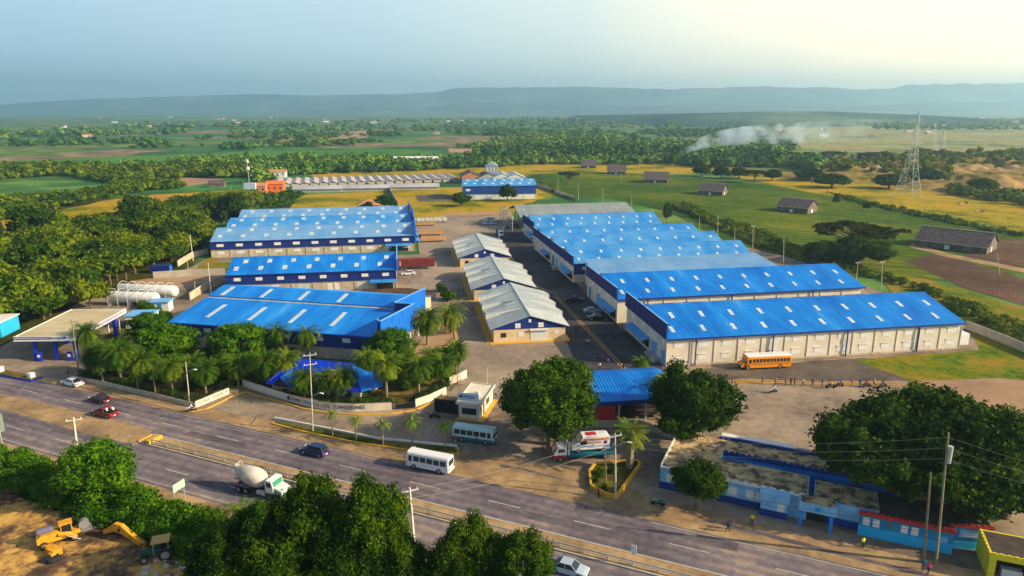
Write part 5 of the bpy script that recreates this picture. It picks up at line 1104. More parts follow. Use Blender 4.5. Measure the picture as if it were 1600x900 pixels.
b = MB(); b.box(18.2, -1.9, 2.3, 22.6, .1, 3.5); pc = b.build('porch', sky_blue_wall, e); b = MB(); b.box(18.4, -1.8, 3.51, 22.4, .1, 3.56); b.build('porch_roof', mossy_roof, pc)
b = MB(); b.box(18.35, -1.8, -.15, 18.75, -1.4, 2.29); b.box(21.9, -1.8, -.15, 22.3, -1.4, 2.29); b.build_split('column', royal_wall, pc); b = MB(); b.box(19.0, .2, 0, 21.4, .28, 2.28); b.build('doorway', black, pc)
b = MB(); b.add([(20.0, -1.94, 3.15), (20.8, -1.94, 3.15), (20.7, -1.94, 2.8), (20.4, -1.94, 2.55), (20.1, -1.94, 2.8)], [(0, 1, 2, 3, 4)]); b.build('emblem', royal_wall, pc)
b = MB(); b.box(22.7, .1, 2.25, 27.4, .296, 3.2); b.build('upper_band', sky_blue_wall, e)
for x in (10.5, 20.5, 24.5):
    b = MB(); b.box(x, 8.24, .0, x + .9, 8.30, 1.9); b.build('doorway', dark_glass, e)
# cyan annex with red crenellated parapet
e = empty('cyan_annex', 43.6, 76.8, 0.15, -24, 'cyan and teal flat-roofed building with a red crenellated parapet, right of the school', 'building')
b = MB(); b.box(0, 0, -.15, 10.2, 6.5, 2.9); b.build('wall', teal_wall, e); b = MB(); b.box(-.02, -.06, -.15, 10.2, -.004, 1.35); b.build('painted_base', cyan_wall, e)
b = MB(); b.box(-.1, -.3, 2.91, 10.3, .1, 3.35); crenel(b, -.1, 10.3, -.3, -.1, 3.35, .16, .7); b.build('parapet', red_trim, e); b = MB(); b.box(0, .12, 2.91, 10.2, 6.5, 3.0); b.build('roof', dark_roof, e)
for x in (.8, 1.9, 5.0, 6.1): window(e, x, 1.5, .75, 1.05, 0, white_paint)
window(e, 9.2, 1.3, .8, .8, 0, sky_blue_wall); b = MB(); b.add([(3.1, -.07, 2.4), (3.7, -.07, 2.4), (3.7, -.07, 1.8), (3.4, -.07, 1.5), (3.1, -.07, 1.8)], [(0, 1, 2, 3, 4)]); b.build('shield_emblem', letter_green, e)
e = empty('teal_block', 53.2, 74.1, 0.15, -8, 'teal block with a painted white sign panel behind the wooden pole', 'building')
b = MB(); b.box(0, 0, -.15, 4.9, 5, 2.9); b.build('wall', teal_wall, e); b = MB(); b.box(-.1, -.2, 2.91, 5.0, .1, 3.25); crenel(b, -.1, 5.0, -.2, 0, 3.25, .14, .7); b.build('parapet', red_trim, e); b = MB(); b.box(0, .12, 2.91, 4.9, 5, 2.98); b.build('roof', dark_roof, e)
b = MB(); b.box(1.2, -.05, 1.5, 3.6, -.004, 2.6); s_ = b.build('sign_panel', sky_blue_wall, e); b = MB(); b.box(1.5, -.075, 2.2, 3.3, -.052, 2.3); b.box(1.5, -.075, 1.95, 3.2, -.052, 2.03); b.box(1.7, -.075, 1.7, 3.1, -.052, 1.76); b.build('lettering', white_paint, s_)
b = MB(); b.box(-.02, -.04, -.15, 4.9, -.003, .9); b.build('painted_base', cyan_wall, e)
# yellow stand
e = empty('yellow_stand', 54.4, 68.6, 0.15, -22, 'lime yellow open-fronted stand with dark roof and crenellated edge at the right margin', 'stand')
b = MB(); b.box(0, .1, -.15, .25, 5.2, 3.0); b.box(.26, 4.95, -.15, 6.5, 5.2, 3.0); b.box(6.25, 0, -.15, 6.5, 4.94, 3.0); b.box(0, -.15, -.15, .7, .09, 2.5); b.box(4.0, -.15, -.15, 4.7, .09, 2.5); b.build_split('wall', lime, e)
b = MB(); b.box(-.1, -.25, 2.51, 6.6, .08, 3.15); crenel(b, 0, 6.5, -.25, -.05, 3.15, .16, .7); crenel(b, -.1, .12, 0, 5.1, 3.0, .16, .7); b.build('parapet', lime, e)
b = MB(); b.box(.2, .1, 2.9, 6.3, 5, 2.99); b.build('roof', dark_roof, e); b = MB(); b.box(1.6, .7, -.1, 3.6, 1.5, .95); b.build('counter', white_paint, e); b = MB(); b.box(.7, 2.6, .0, 1.3, 2.7, 2.1); b.build('doorway', black, e)
# --- petrol station
e = empty('petrol_canopy', -104.8, 138.2, 0.15, 2, 'large tan petrol station canopy with white, blue and purple striped fascia', 'canopy')
G = 5.5; b = MB(); b.box(0, 0, G - .15, 12.6, 21, G)
for k in range(30): b.box(.1, .2 + k * .7, G, 12.5, .3 + k * .7, G + .04)
b.build('roof', tan_roof, e)
b = MB(); b.box(-.1, -.12, G - .85, 12.7, -.01, G + .25); b.box(12.61, -.01, G - .85, 12.72, 21, G + .25); b.box(-.11, -.01, G - .85, -.01, 21, G + .12); b.box(-.1, 21.01, G - .85, 12.7, 21.1, G + .1); fs = b.build('fascia', white_paint, e)
b = MB(); b.box(-.12, -.15, G - .05, 7.6, -.125, G + .1); b.box(10.8, -.15, G - .05, 12.7, -.125, G + .1); b.box(12.725, 0, G - .05, 12.75, 17, G + .1); b.build('blue_stripe', gas_blue, fs)
b = MB(); b.box(-.12, -.15, G - .45, 7.6, -.125, G - .22); b.box(12.725, 0, G - .45, 12.75, 17, G - .22); b.build('purple_stripe', purple_stripe, fs)
text('PROPA', 'lettering', letter_dark, fs, (8.35, -.14, G - .22), (R_(90), 0, 0), .62); text('GAS', 'lettering', gas_blue, fs, (9.75, -.14, G - .22), (R_(90), 0, 0), .8)
b = MB(); b.lathe([(-.03, .25), (0, .25)], 10, 'x'); q = b.build('emblem', gas_blue, fs); q.rotation_euler = (0, 0, R_(90)); q.location = (10.55, -.13, G - .1)
text('PROPAGAS', 'lettering', letter_dark, fs, (12.74, 18.6, G - .2), (R_(90), 0, R_(90)), .6)
b = MB()
for x, y in ((3.2, 1.2), (7.4, 1.2), (11.8, 1.0), (11.8, 17), (3.2, 12), (7.6, 12)): b.box(x - .35, y - .35, -.15, x + .35, y + .35, G - .16)
b.build_split('column', gas_blue, e)
b = MB(); b.box(.4, 15, -.15, 6, 20, 3.2); b.build('shop', rust_red, e)
pump = empty('fuel_pump', *loc((-104.8, 138.2), 2, 4.2, .6), .15, 2, 'blue and white fuel pump under the canopy, left one', 'fuel pump')
b = MB(); b.box(-.45, -.3, 0, .45, .3, 1.9); bd = b.build('cabinet', gas_blue, pump); b = MB(); b.box(-.3, -.33, .9, .3, -.305, 1.5); b.build('screen', white_paint, bd); b = MB(); b.cyl((.46, 0, 1.4), (.6, 0, .5), .04, n=5); b.build('hose', black, bd)
c = dup(pump); place(c, *loc((-104.8, 138.2), 2, 10.4, .8), 2, 1, .15); c['label'] = 'blue and white fuel pump under the canopy, right one by the corner column'
e = empty('office_kiosk', -94.5, 161.5, .15, 5, 'small white and blue kiosk behind the right end of the petrol canopy', 'kiosk')
b = MB(); b.box(0, 0, -.15, 6, 5, 3.0); b.build('wall', white_paint, e); b = MB(); b.box(-.2, -.2, 3.01, 6.2, 5.2, 3.3); b.build('roof', trim_pale, e); b = MB(); b.box(-.02, -.05, .9, 2.4, -.003, 2.2); b.build('window', dark_glass, e); b = MB(); b.box(3.4, -.05, -.1, 5.6, -.003, .7); b.build('painted_base', cyan_wall, e)
e = empty('tank_yard_kiosk', -95.5, 176.0, .15, 5, 'tiny white hut with flat blue roof at the end of the gas tanks', 'hut')
b = MB(); b.box(0, 0, -.15, 4.4, 3, 2.6); b.build('wall', white_paint, e); b = MB(); b.box(-.4, -.4, 2.61, 4.8, 3.4, 2.85); b.build('roof', trim_pale, e); b = MB(); b.box(1.6, -.05, 0, 2.6, -.003, 2.1); b.build('door', teal_wall, e)
e = empty('cyan_kiosk', *at(-26, 528), .15, 4, 'cyan kiosk with pale flat roof at the left margin beside the petrol canopy', 'kiosk')
b = MB(); b.box(-6, 0, -.15, 4.2, 7, 3.4); b.build('wall', cyan_wall, e); b = MB(); b.box(-6.3, -.4, 3.41, 4.5, 7.4, 3.6); b.build('roof', white_paint, e); b = MB(); b.box(-4, -.05, .8, 1.5, -.003, 2.4); b.build('window', dark_glass, e)
e = empty('roadside_shed', *at(18, 418 + 60), .15, 4, 'low pale-roofed open shed behind the petrol canopy at the left margin', 'shed')
b = MB(); b.box(-7, 0, 2.8, 3.5, 5, 3.0); b.build('roof', white_paint, e); b = MB()
for x in (-6.5, -2, 3): b.box(x, .2, -.15, x + .2, .4, 2.79); b.box(x, 4.5, -.15, x + .2, 4.7, 2.79)
b.build_split('post', steel, e); b = MB(); b.box(-6.4, 4.0, -.15, 3, 4.3, 2.4); b.build('back_wall', cream_dirty, e)
def gastank(x, y, a, L, label, r=1.5):
    e = empty('gas_tank', x, y, .15, a, label, 'gas tank')
    b = MB(); b.lathe([(0, .1), (.15, r * .6), (.55, r * .9), (1.0, r), (L - 1, r), (L - .55, r * .9), (L - .15, r * .6), (L, .1)], 18, 'x', (0, 0, r + .8)); b.build('vessel', tank_white, e, smooth=True)
    for k in range(int(L / 2.9)):
        xx = 1.5 + k * 2.9; b = MB(); b.box(xx - .15, -r * .8, -.15, xx + .15, r * .8, 1.35) if k % 2 == 0 else None
        b.tube([(xx, -r - .25, 0), (xx, -r - .25, 2 * r + .9), (xx, -r * .3, 2 * r + 1.5), (xx, r * .3, 2 * r + 1.5), (xx, r + .25, 2 * r + .9), (xx, r + .25, 0)], .05); b.build('hoop', tank_white, e)
gastank(-111.5, 183.5, -7, 15.4, 'white horizontal gas tank with pipe hoops, the nearer of two'); gastank(-112.5, 191.2, -9, 18.5, 'white horizontal gas tank with pipe hoops, the farther and longer of two', 1.6)
# --- small far blue warehouse, sheds, silo
FS, w = warehouse((-29.3, 414), 6.0, 44, 22, 8.0, 11.0, 'small far blue warehouse with navy upper wall and white base, behind two round trees', sky_n=8, band=(3.0, 7.7, mat('mid_navy_cladding', (0.01, 0.06, 0.30), .5)), rib=2.2, pil=7, wall=white_paint, roof=mid_blue_roof, sky_rows=((.25, .45), (.7, .9)), skw=1.8, win=((5, 2.6, 1.2, 1, .07, -.22, white_paint),))
e = empty('gable_shed', *at(722, 287), 0, 8, 'orange gable-fronted shed behind the small far blue warehouse', 'shed')
b = MB(); b.extr([(0, 0, 0), (13, 0, 0), (13, 0, 5.5), (6.5, 0, 8.2), (0, 0, 5.5)], (0, 22, 0)); b.build('wall', terracotta, e)
b = MB(); slab_between(b, (-.5, -.3, 5.4), (6.5, -.3, 8.4), (6.5, 22.3, 8.4), (-.5, 22.3, 5.4), .2); slab_between(b, (6.5, -.3, 8.4), (13.5, -.3, 5.4), (13.5, 22.3, 5.4), (6.5, 22.3, 8.4), .2); b.build('roof', barn_roof, e)
gs = e
for i, (px, py, lb) in enumerate(((760, 287, 'grey gable-fronted shed left of the silo, behind the far blue warehouse'), (783, 287, 'pale grey gable shed right of the silo'), (803, 288, 'outermost grey gable shed behind the far blue warehouse'))):
    e = empty('gable_shed', *at(px, py), 0, 6, lb, 'shed')
    b = MB(); b.extr([(-6, 0, 0), (9, 0, 0), (9, 0, 4.5), (1.5, 0, 7.4), (-6, 0, 4.5)], (0, 24, 0)); b.build('wall', zinc_pale if i else zinc, e)
    b = MB(); slab_between(b, (-6.5, -.3, 4.4), (1.5, -.3, 7.6), (1.5, 24.3, 7.6), (-6.5, 24.3, 4.4), .2); slab_between(b, (1.5, -.3, 7.6), (9.5, -.3, 4.4), (9.5, 24.3, 4.4), (1.5, 24.3, 7.6), .2); b.build('roof', zinc if i else barn_roof, e)
e = empty('grain_silo', *at(768, 284), 0, 0, 'pale green-grey silo tower rising above the sheds', 'silo')
b = MB(); b.box(-4.5, -3, 0, 4.5, 3, 12); b.build('tower', mat('silo_sheet', (.30, .42, .40), .5), e); b = MB(); b.extr([(-5, -3.3, 12), (5, -3.3, 12), (0, -3.3, 15)], (0, 6.6, 0)); b.build('roof', zinc, e); b = MB(); [b.box(-3.4 + k * 2.4, -3.1, 7, -2.2 + k * 2.4, -3.02, 11) for k in range(3)]; b.build('louvre', zinc_pale, e)
# poultry sheds: a long block of parallel low gabled roofs
ps = None
for k in range(20):
    px = 432 + k * 14.8; py = 292.5 - k * 0.45; X, Y = at(px, py)
    if ps is None:
        ps = empty('poultry_shed', X, Y, 0, 15, 'x', 'shed')
        b = MB(); b.box(-2.8, 0, 0, 2.8, 42, 1.9); b.build('wall', concrete, ps)
        b = MB(); slab_between(b, (-3.4, -.3, 1.8), (0, -.3, 3.0), (0, 42.3, 3.0), (-3.4, 42.3, 1.8), .12); slab_between(b, (0, -.3, 3.0), (3.4, -.3, 1.8), (3.4, 42.3, 1.8), (0, 42.3, 3.0), .12); b.build('roof', mat('poultry_roof', (.36, .32, .30), .6, (.48, .44, .42), .1), ps); o = ps
    else: o = dup(ps); place(o, X, Y, 15)
    o['label'] = 'long low grey gabled poultry shed in the row beyond the yellow field'; o['group'] = 'poultry sheds in a row'
lr = mat('long_shed_roof', (.34, .34, .36), .6, (.46, .46, .48), .06)
for i, (px, py, L, lb) in enumerate(((458, 301, 31, 'leftmost of three long low pale sheds fronting the poultry sheds'), (532, 299.5, 31, 'middle of three long low pale sheds fronting the poultry sheds'), (606, 297.5, 34, 'rightmost of three long low pale sheds fronting the poultry sheds'))):
    e = empty('long_shed', *at(px, py), 0, 7, lb, 'shed'); b = MB(); b.box(0, 0, 0, L, 12, 2.2); b.build('wall', concrete, e); b = MB(); slab_between(b, (-.5, -.8, 2.1), (L + .5, -.8, 2.1), (L + .5, 6, 3.9), (-.5, 6, 3.9), .12); slab_between(b, (-.5, 12.8, 2.1), (L + .5, 12.8, 2.1), (L + .5, 6, 3.9), (-.5, 6, 3.9), .12); b.build('roof', lr, e)
for i, (px, py, L, W, h, m, lb) in enumerate(((390, 303, 10, 8, 5, terracotta, 'salmon house at the left end of the poultry sheds'), (416, 301, 11, 8, 5.5, orange_wall, 'bright orange house in front of the poultry sheds'), (420, 278, 13, 7, 4.5, white_paint, 'white long house behind the poultry sheds'))):
    e = empty('house', *at(px, py), 0, 8, lb, 'house'); b = MB(); b.box(0, 0, 0, L, W, h); b.build('wall', m, e)
    b = MB(); b.extr([(-.4, -.4, h + .01), (-.4, W + .4, h + .01), (-.4, W / 2, h + 1.8)], (L + .8, 0, 0)); b.build('roof', m if i != 2 else terracotta, e)
    for k in range(3): window(e, L * (k + .5) / 3, 2.2, 1.1, 1.3, 0, dark_glass)
e = empty('far_hall', *at(616, 258), 0, 6, 'long white-roofed hall standing in the dark tree belt', 'hall'); b = MB(); b.box(0, 0, 0, 42, 14, 5.5); b.build('wall', white_paint, e); b = MB(); b.extr([(-1, -1, 5.6), (-1, 15, 5.6), (-1, 7, 8)], (44, 0, 0)); b.build('roof', tank_white, e)
e = empty('pitched_hut', *at(558, 330), 0, 10, 'terracotta roof tip behind the rear left warehouse', 'hut'); b = MB(); b.box(0, 0, 0, 12, 8, 3); b.build('wall', cream_dirty, e); b = MB(); b.add([(-.5, -.5, 3), (12.5, -.5, 3), (12.5, 8.5, 3), (-.5, 8.5, 3), (6, 4, 6)], [(0, 1, 4), (1, 2, 4), (2, 3, 4), (3, 0, 4), (3, 2, 1, 0)]); b.build('roof', terracotta, e)
e = empty('dark_hut', *at(326, 293), 0, 10, 'small dark pitched hut at the edge of the left woodland belt', 'hut'); b = MB(); b.box(0, 0, 0, 10, 7, 2.5); b.build('wall', barn_wood, e); b = MB(); b.extr([(-.5, -.5, 2.5), (-.5, 7.5, 2.5), (-.5, 3.5, 4.8)], (11, 0, 0)); b.build('roof', barn_roof, e)
# distant houses and halls, small
fm = [white_paint, cream, terracotta, tank_white]
rh = random.Random(4)
for k in range(48):
    px = rh.uniform(60, 1590); py = rh.choice((rh.uniform(183, 190), rh.uniform(186, 200), rh.uniform(190, 215))); X, Y = at(px, py); s = rh.uniform(7, 14) * (1 + Y / 6000)
    e = empty('distant_house', X, Y, 0, rh.uniform(-20, 20), 'tiny pale house on the distant plain', 'house', 'houses scattered over the distant plain')
    b = MB(); b.box(0, 0, 0, s * 1.4, s * .7, 4); b.build('wall', fm[k % 4], e); b = MB(); b.extr([(-.3, -.3, 4.02), (-.3, s * .7 + .3, 4.02), (-.3, s * .35, 6)], (s * 1.4 + .6, 0, 0)); b.build('roof', fm[(k + 1) % 4], e)
# tobacco barns
def barn(px, py, ang, L, W, he, hr, label):
    e = empty('tobacco_barn', *at(px, py), 0, ang, label, 'barn')
    b = MB(); b.extr([(0, 0, 0), (0, W, 0), (0, W, he), (0, W / 2, hr - .15), (0, 0, he)], (L, 0, 0)); b.build('wall', barn_wood, e)
    for ya, yb in ((-.8, W / 2), (W + .8, W / 2)):
        sl = (hr - he) / (W / 2); b = MB(); z = he - sl * .8; slab_between(b, (-.5, ya, z), (L + .5, ya, z), (L + .5, yb, hr), (-.5, yb, hr), .18); b.build('roof', barn_roof, e)
    b = MB(); b.box(-.5, -.86, he - .75, L + .5, -.8, he - .5); b.box(-.4, W / 2 - .15, hr, L + .4, W / 2 + .15, hr + .1); b.build('edge_trim', cream, e)
    b = MB(); b.box(L * .42, -.06, 0, L * .42 + 1.6, -.003, 1.7); b.box(L + .003, W * .38, 0, L + .06, W * .38 + 1.8, 2.0); b.build('door', white_paint, e); return e
barn(1430, 384, -46, 24, 15, 3.2, 7.2, 'nearest long timber barn beside the dirt path on the right')
barn(1214, 330, -44, 16, 13, 3.6, 6.8, 'second timber barn, left of the pylon in the green field')
barn(1091, 304, -30, 15, 13, 3.4, 7.0, 'third timber barn with a pale ridge line in the middle of the field')
barn(1006, 285.5, -14, 17, 14, 3.4, 7.8, 'fourth dark barn in the green field')
barn(949, 272.5, -10, 15, 13, 3.2, 7.5, 'fifth small dark barn on the far edge of the green field')
barn(908, 262.5, -10, 14, 12, 3.2, 7.0, 'farthest small dark barn on the yellow strip')
# --- walls and fences
def wall_run(name, label, pts, h, m, t=.22, cat='wall', cap=None, z0=-.1):
    e = empty(name, *pts[0], .15, 0, label, cat); q = [(x - pts[0][0], y - pts[0][1]) for x, y in pts]
    for i, (a, c) in enumerate(zip(q, q[1:])):
        b = MB(); b.seg(a, c, z0, h - (i % 2) * .004, t); b.build('wall_panel', m, e)
    if cap:
        b = MB()
        for i, (a, c) in enumerate(zip(q, q[1:])): b.seg(a, c, h + .001 + (i % 2) * .004, h + .08, t + .08)
        b.build('coping', cap, e)
    return e, q
wallA_px = [(112, 595), (160, 603), (220, 617), (300, 637), (306, 638)]
WA, q = wall_run('boundary_wall', 'low cream roadside wall along the left palm row', [at(*p) for p in wallA_px], .9, cream_dirty, cat='wall')
cp = [at(306, 638), at(358, 616)]
WC, q = wall_run('boundary_wall', 'low white corner wall lettered ZONA FRANCA', cp, 1.15, cream)
an = math.degrees(math.atan2(cp[1][1] - cp[0][1], cp[1][0] - cp[0][0])); Lc = math.hypot(cp[1][0] - cp[0][0], cp[1][1] - cp[0][1])
nx_, ny_ = math.sin(R_(an)), -math.cos(R_(an))
text('ZONA FRANCA', 'lettering', letter_green, WC, ((q[0][0] + q[1][0]) / 2 + nx_ * .13, (q[0][1] + q[1][1]) / 2 + ny_ * .13, .62), (R_(90), 0, R_(an)), .95, .02, sx=1.0)
arc = [at(*p) for p in ((380, 604), (400, 611), (425, 619), (450, 627), (475, 634), (500, 639.5), (525, 642.5), (555, 643.5), (585, 642.5), (612, 641))]
WB, q = wall_run('boundary_wall', 'long curved cream wall lettered with the name of the estate, in front of the royal blue roof', arc, 1.35, cream, t=.22, cap=cream_dirty)
def arctext(s, m, i, q, par, size, f=.5, sx=1.0, z=.72):
    a, c = q[i], q[i + 1]; an = math.atan2(c[1] - a[1], c[0] - a[0]); text(s, 'lettering', m, par, (a[0] + (c[0] - a[0]) * f + math.sin(an) * .15, a[1] + (c[1] - a[1]) * f - math.cos(an) * .15, z), (R_(90), 0, an), size, .02, sx=sx)
arctext('ZONA', letter_dark, 3, q, WB, .95, .55, .95); arctext('FRANCA', letter_teal, 4, q, WB, 1.0, .5, .95); arctext('LOS', letter_dark, 5, q, WB, 1.0, .38, 1.0); arctext('CANDE', letter_dark, 6, q, WB, 1.0, .40, 1.0); arctext('LONES', letter_dark, 7, q, WB, 1.0, .12, .9)
b = MB(); b.lathe([(-.02, .42), (0, .42)], 14, 'x'); em = b.build('emblem', letter_dark, WB); a, c = q[3], q[4]; em.location = (a[0] * .9 + c[0] * .1 + .0, a[1] * .9 + c[1] * .1 - .17, .72); em.rotation_euler = (0, 0, R_(75))
WD, q = wall_run('boundary_wall', 'cream wall between the black pedestrian gate and the sliding gate', [at(649, 636), at(672, 628), at(697, 616)], 1.35, cream)
kb = MB(); P = [at(*p) for p in ((300, 645), (322, 641), (345, 630), (362, 621), (385, 614), (402, 620), (440, 630), (475, 641), (510, 647), (560, 650), (612, 648), (650, 642), (700, 620))]
for a, c in zip(P, P[1:]): kb.seg(a, c, .12, .34, .28)
tag(kb.build('kerb', yellow_kerb), kind='structure')
kb = MB(); P = [at(*p) for p in ((108, 601), (160, 613), (220, 629), (285, 645), (300, 645))]
for a, c in zip(P, P[1:]): kb.seg(a, c, .12, .34, .28)
tag(kb.build('kerb', mat('faded_kerb', (.5, .33, .12), .85, (.35, .25, .16), 1.0)), kind='structure')
kb = MB(); P = [at(*p) for p in ((640, 560), (680, 556), (712, 532), (710, 516), (690, 505))]
for a, c in zip(P, P[1:]): kb.seg(a, c, .14, .36, .3)
tag(kb.build('kerb', yellow_kerb), kind='structure')
sheet('footpath', [(640, 560), (664, 525), (690, 512), (708, 520), (710, 532), (680, 556)], .2, g_tan)
# road island with young palms
isl = [at(*p) for p in ((425, 664), (440, 660), (590, 690), (715, 702), (716, 712), (640, 706), (555, 694), (470, 676))]
b = MB(); b.pxy(isl, .15, .36); tag(b.build('road_island', g_lawn), kind='structure')
kb = MB()
for a, c in zip([isl[0]] + isl[7:3:-1], isl[7:3:-1] + [isl[3]]): kb.seg(a, c, .16, .42, .28)
tag(kb.build('kerb', yellow_kerb), kind='structure')
WI, q = wall_run('kerb_wall', 'low white wall along the back of the palm island', [at(430, 657), at(510, 673), at(590, 689), at(714, 701)], .5, white_paint, .25)
# planter by the thick palm
pp = [at(*p) for p in ((921, 742), (923, 765), (945, 778), (957, 781), (965, 779), (1000, 731), (994, 726), (930, 731))]
e = empty('planter', *pp[0], .15, 0, 'yellow-walled triangular planter with shrubs and a thick palm', 'planter'); q = [(x - pp[0][0], y - pp[0][1]) for x, y in pp]
b = MB()
for i, (a, c) in enumerate(zip(q, q[1:] + q[:1])): b.seg(a, c, -.1, .75 - (i % 2) * .004, .3)
b.build('planter_wall', yellow_kerb, e); b = MB(); b.pxy(q, -.1, .45); b.build('soil', g_lawn, e)
# iron fences on the low walls
def fence(label, pts, h, z0, m=black, name='iron_fence', post=2.6, bars=.28):
    e = empty(name, *pts[0], 0, 0, label, 'fence'); q = [(x - pts[0][0], y - pts[0][1]) for x, y in pts]; b = MB(); ps_ = []
    for a, c in zip(q, q[1:]):
        L = math.hypot(c[0] - a[0], c[1] - a[1]); n = max(1, int(L / bars))
        for zz in (z0 + .15, z0 + h - .15): b.cyl((a[0], a[1], zz), (c[0], c[1], zz), .03, n=4)
        for k in range(n): f = k / n; x, y = a[0] + (c[0] - a[0]) * f, a[1] + (c[1] - a[1]) * f; b.cyl((x, y, z0), (x, y, z0 + h), .018, n=3, cap=False)
        k = max(1, int(L / post)); ps_ += [(a[0] + (c[0] - a[0]) * j / k, a[1] + (c[1] - a[1]) * j / k) for j in range(k)]
    b.build('railing', m, e)
    for x, y in ps_: b = MB(); b.box(x - .05, y - .05, z0 - .1, x + .05, y + .05, z0 + h + .1); b.build('post', m, e)
    return e
fence('black iron fence along the left palm row above the low wall', [at(108, 592), at(160, 602), at(220, 616), at(300, 636), at(306, 637)], 1.6, 1.0)
fence('black iron fence above the lettered corner wall', [at(306, 637), at(358, 615), at(380, 603)], 1.5, 1.2)
fence('black iron fence above the long curved lettered wall', arc, 1.5, 1.45)
fence('black iron fence between the pedestrian gate and the gatehouse', [at(649, 636), at(672, 628), at(697, 616)], 1.5, 1.45)
e = empty('pedestrian_gate', *at(618, 641), .15, 12, 'black barred pedestrian gate at the end of the lettered wall', 'gate'); b = MB()
for k in range(14): b.box(k * .27, 0, .1, .05 + k * .27, .05, 2.6)
b.box(0, -.02, .1, 3.6, .06, .9); b.box(0, -.02, 2.5, 3.6, .06, 2.6); b.build('gate_leaf', black, e)
fence('dark iron fence along the driveway above the gatehouse', [at(705, 612), at(724, 592)], 2.4, .2)
# rear yard walls
wall_run('boundary_wall', 'grey block wall behind the tank yard', [at(240, 436), at(300, 432), at(352, 430)], 2.2, concrete)
wall_run('boundary_wall', 'slanting grey wall left of the front blue warehouse', [at(297, 470), at(325, 452), at(352, 441)], 2.2, cream_dirty)
wall_run('boundary_wall', 'pale wall at the corner of the grass left of the rear warehouse', [at(278, 417), at(300, 403), at(325, 397)], 2.0, cream_dirty)
wall_run('boundary_wall', 'grey wall dividing the yellow field', [at(607, 296), at(622, 322)], 2.2, concrete)
wall_run('boundary_wall', 'long grey wall between the yellow field and the green crops', [at(836, 290), at(862, 300), at(895, 312)], 2.2, concrete)
wall_run('boundary_wall', 'long pale wall running away behind the nearest cream warehouse to the right', [at(1508, 514), at(1560, 534), at(1600, 551), at(1680, 585)], 2.0, concrete)
wall_run('boundary_wall', 'low garden wall left of the shade trees', [at(880, 668), at(1000, 668), at(1060, 690)], 1.2, cream_dirty)
# median guard rail
e = empty('guard_rail', *rp(-60, -6.2), .3, RA, 'long grey guard rail on the median strip', 'guard rail')
b = MB(); b.box(0, -.04, .55, 168, .04, .72); b.box(0, -.03, .3, 168, .03, .36); b.build('rail', steel, e)
for k in range(57): b = MB(); b.box(k * 3 - .06, .05, -.1, k * 3 + .06, .15, .76); b.build('post', steel, e)
b = MB(); b.box(-.9, -.5, -.08, -.1, 2.0, .55); b.build('end_block', yellow_kerb, e)
# roadside planter at the petrol station
e = empty('roadside_planter', *at(-10, 583), .2, -20, 'long blue-edged planter beside the road in front of the petrol station', 'planter')
b = MB(); b.box(-8, -1.2, -.1, 12.5, 1.2, .3); b.build('kerb_edge', gas_blue, e); b = MB(); b.box(-7.8, -1.0, .31, 12.2, 1.0, .42); b.build('soil', g_lawn, e); b = MB(); b.box(10.5, -.5, .31, 11.5, .5, 1.3); b.box(-1, -.6, .31, 2.5, .6, 1.4); b.build_split('plinth', white_paint, e)
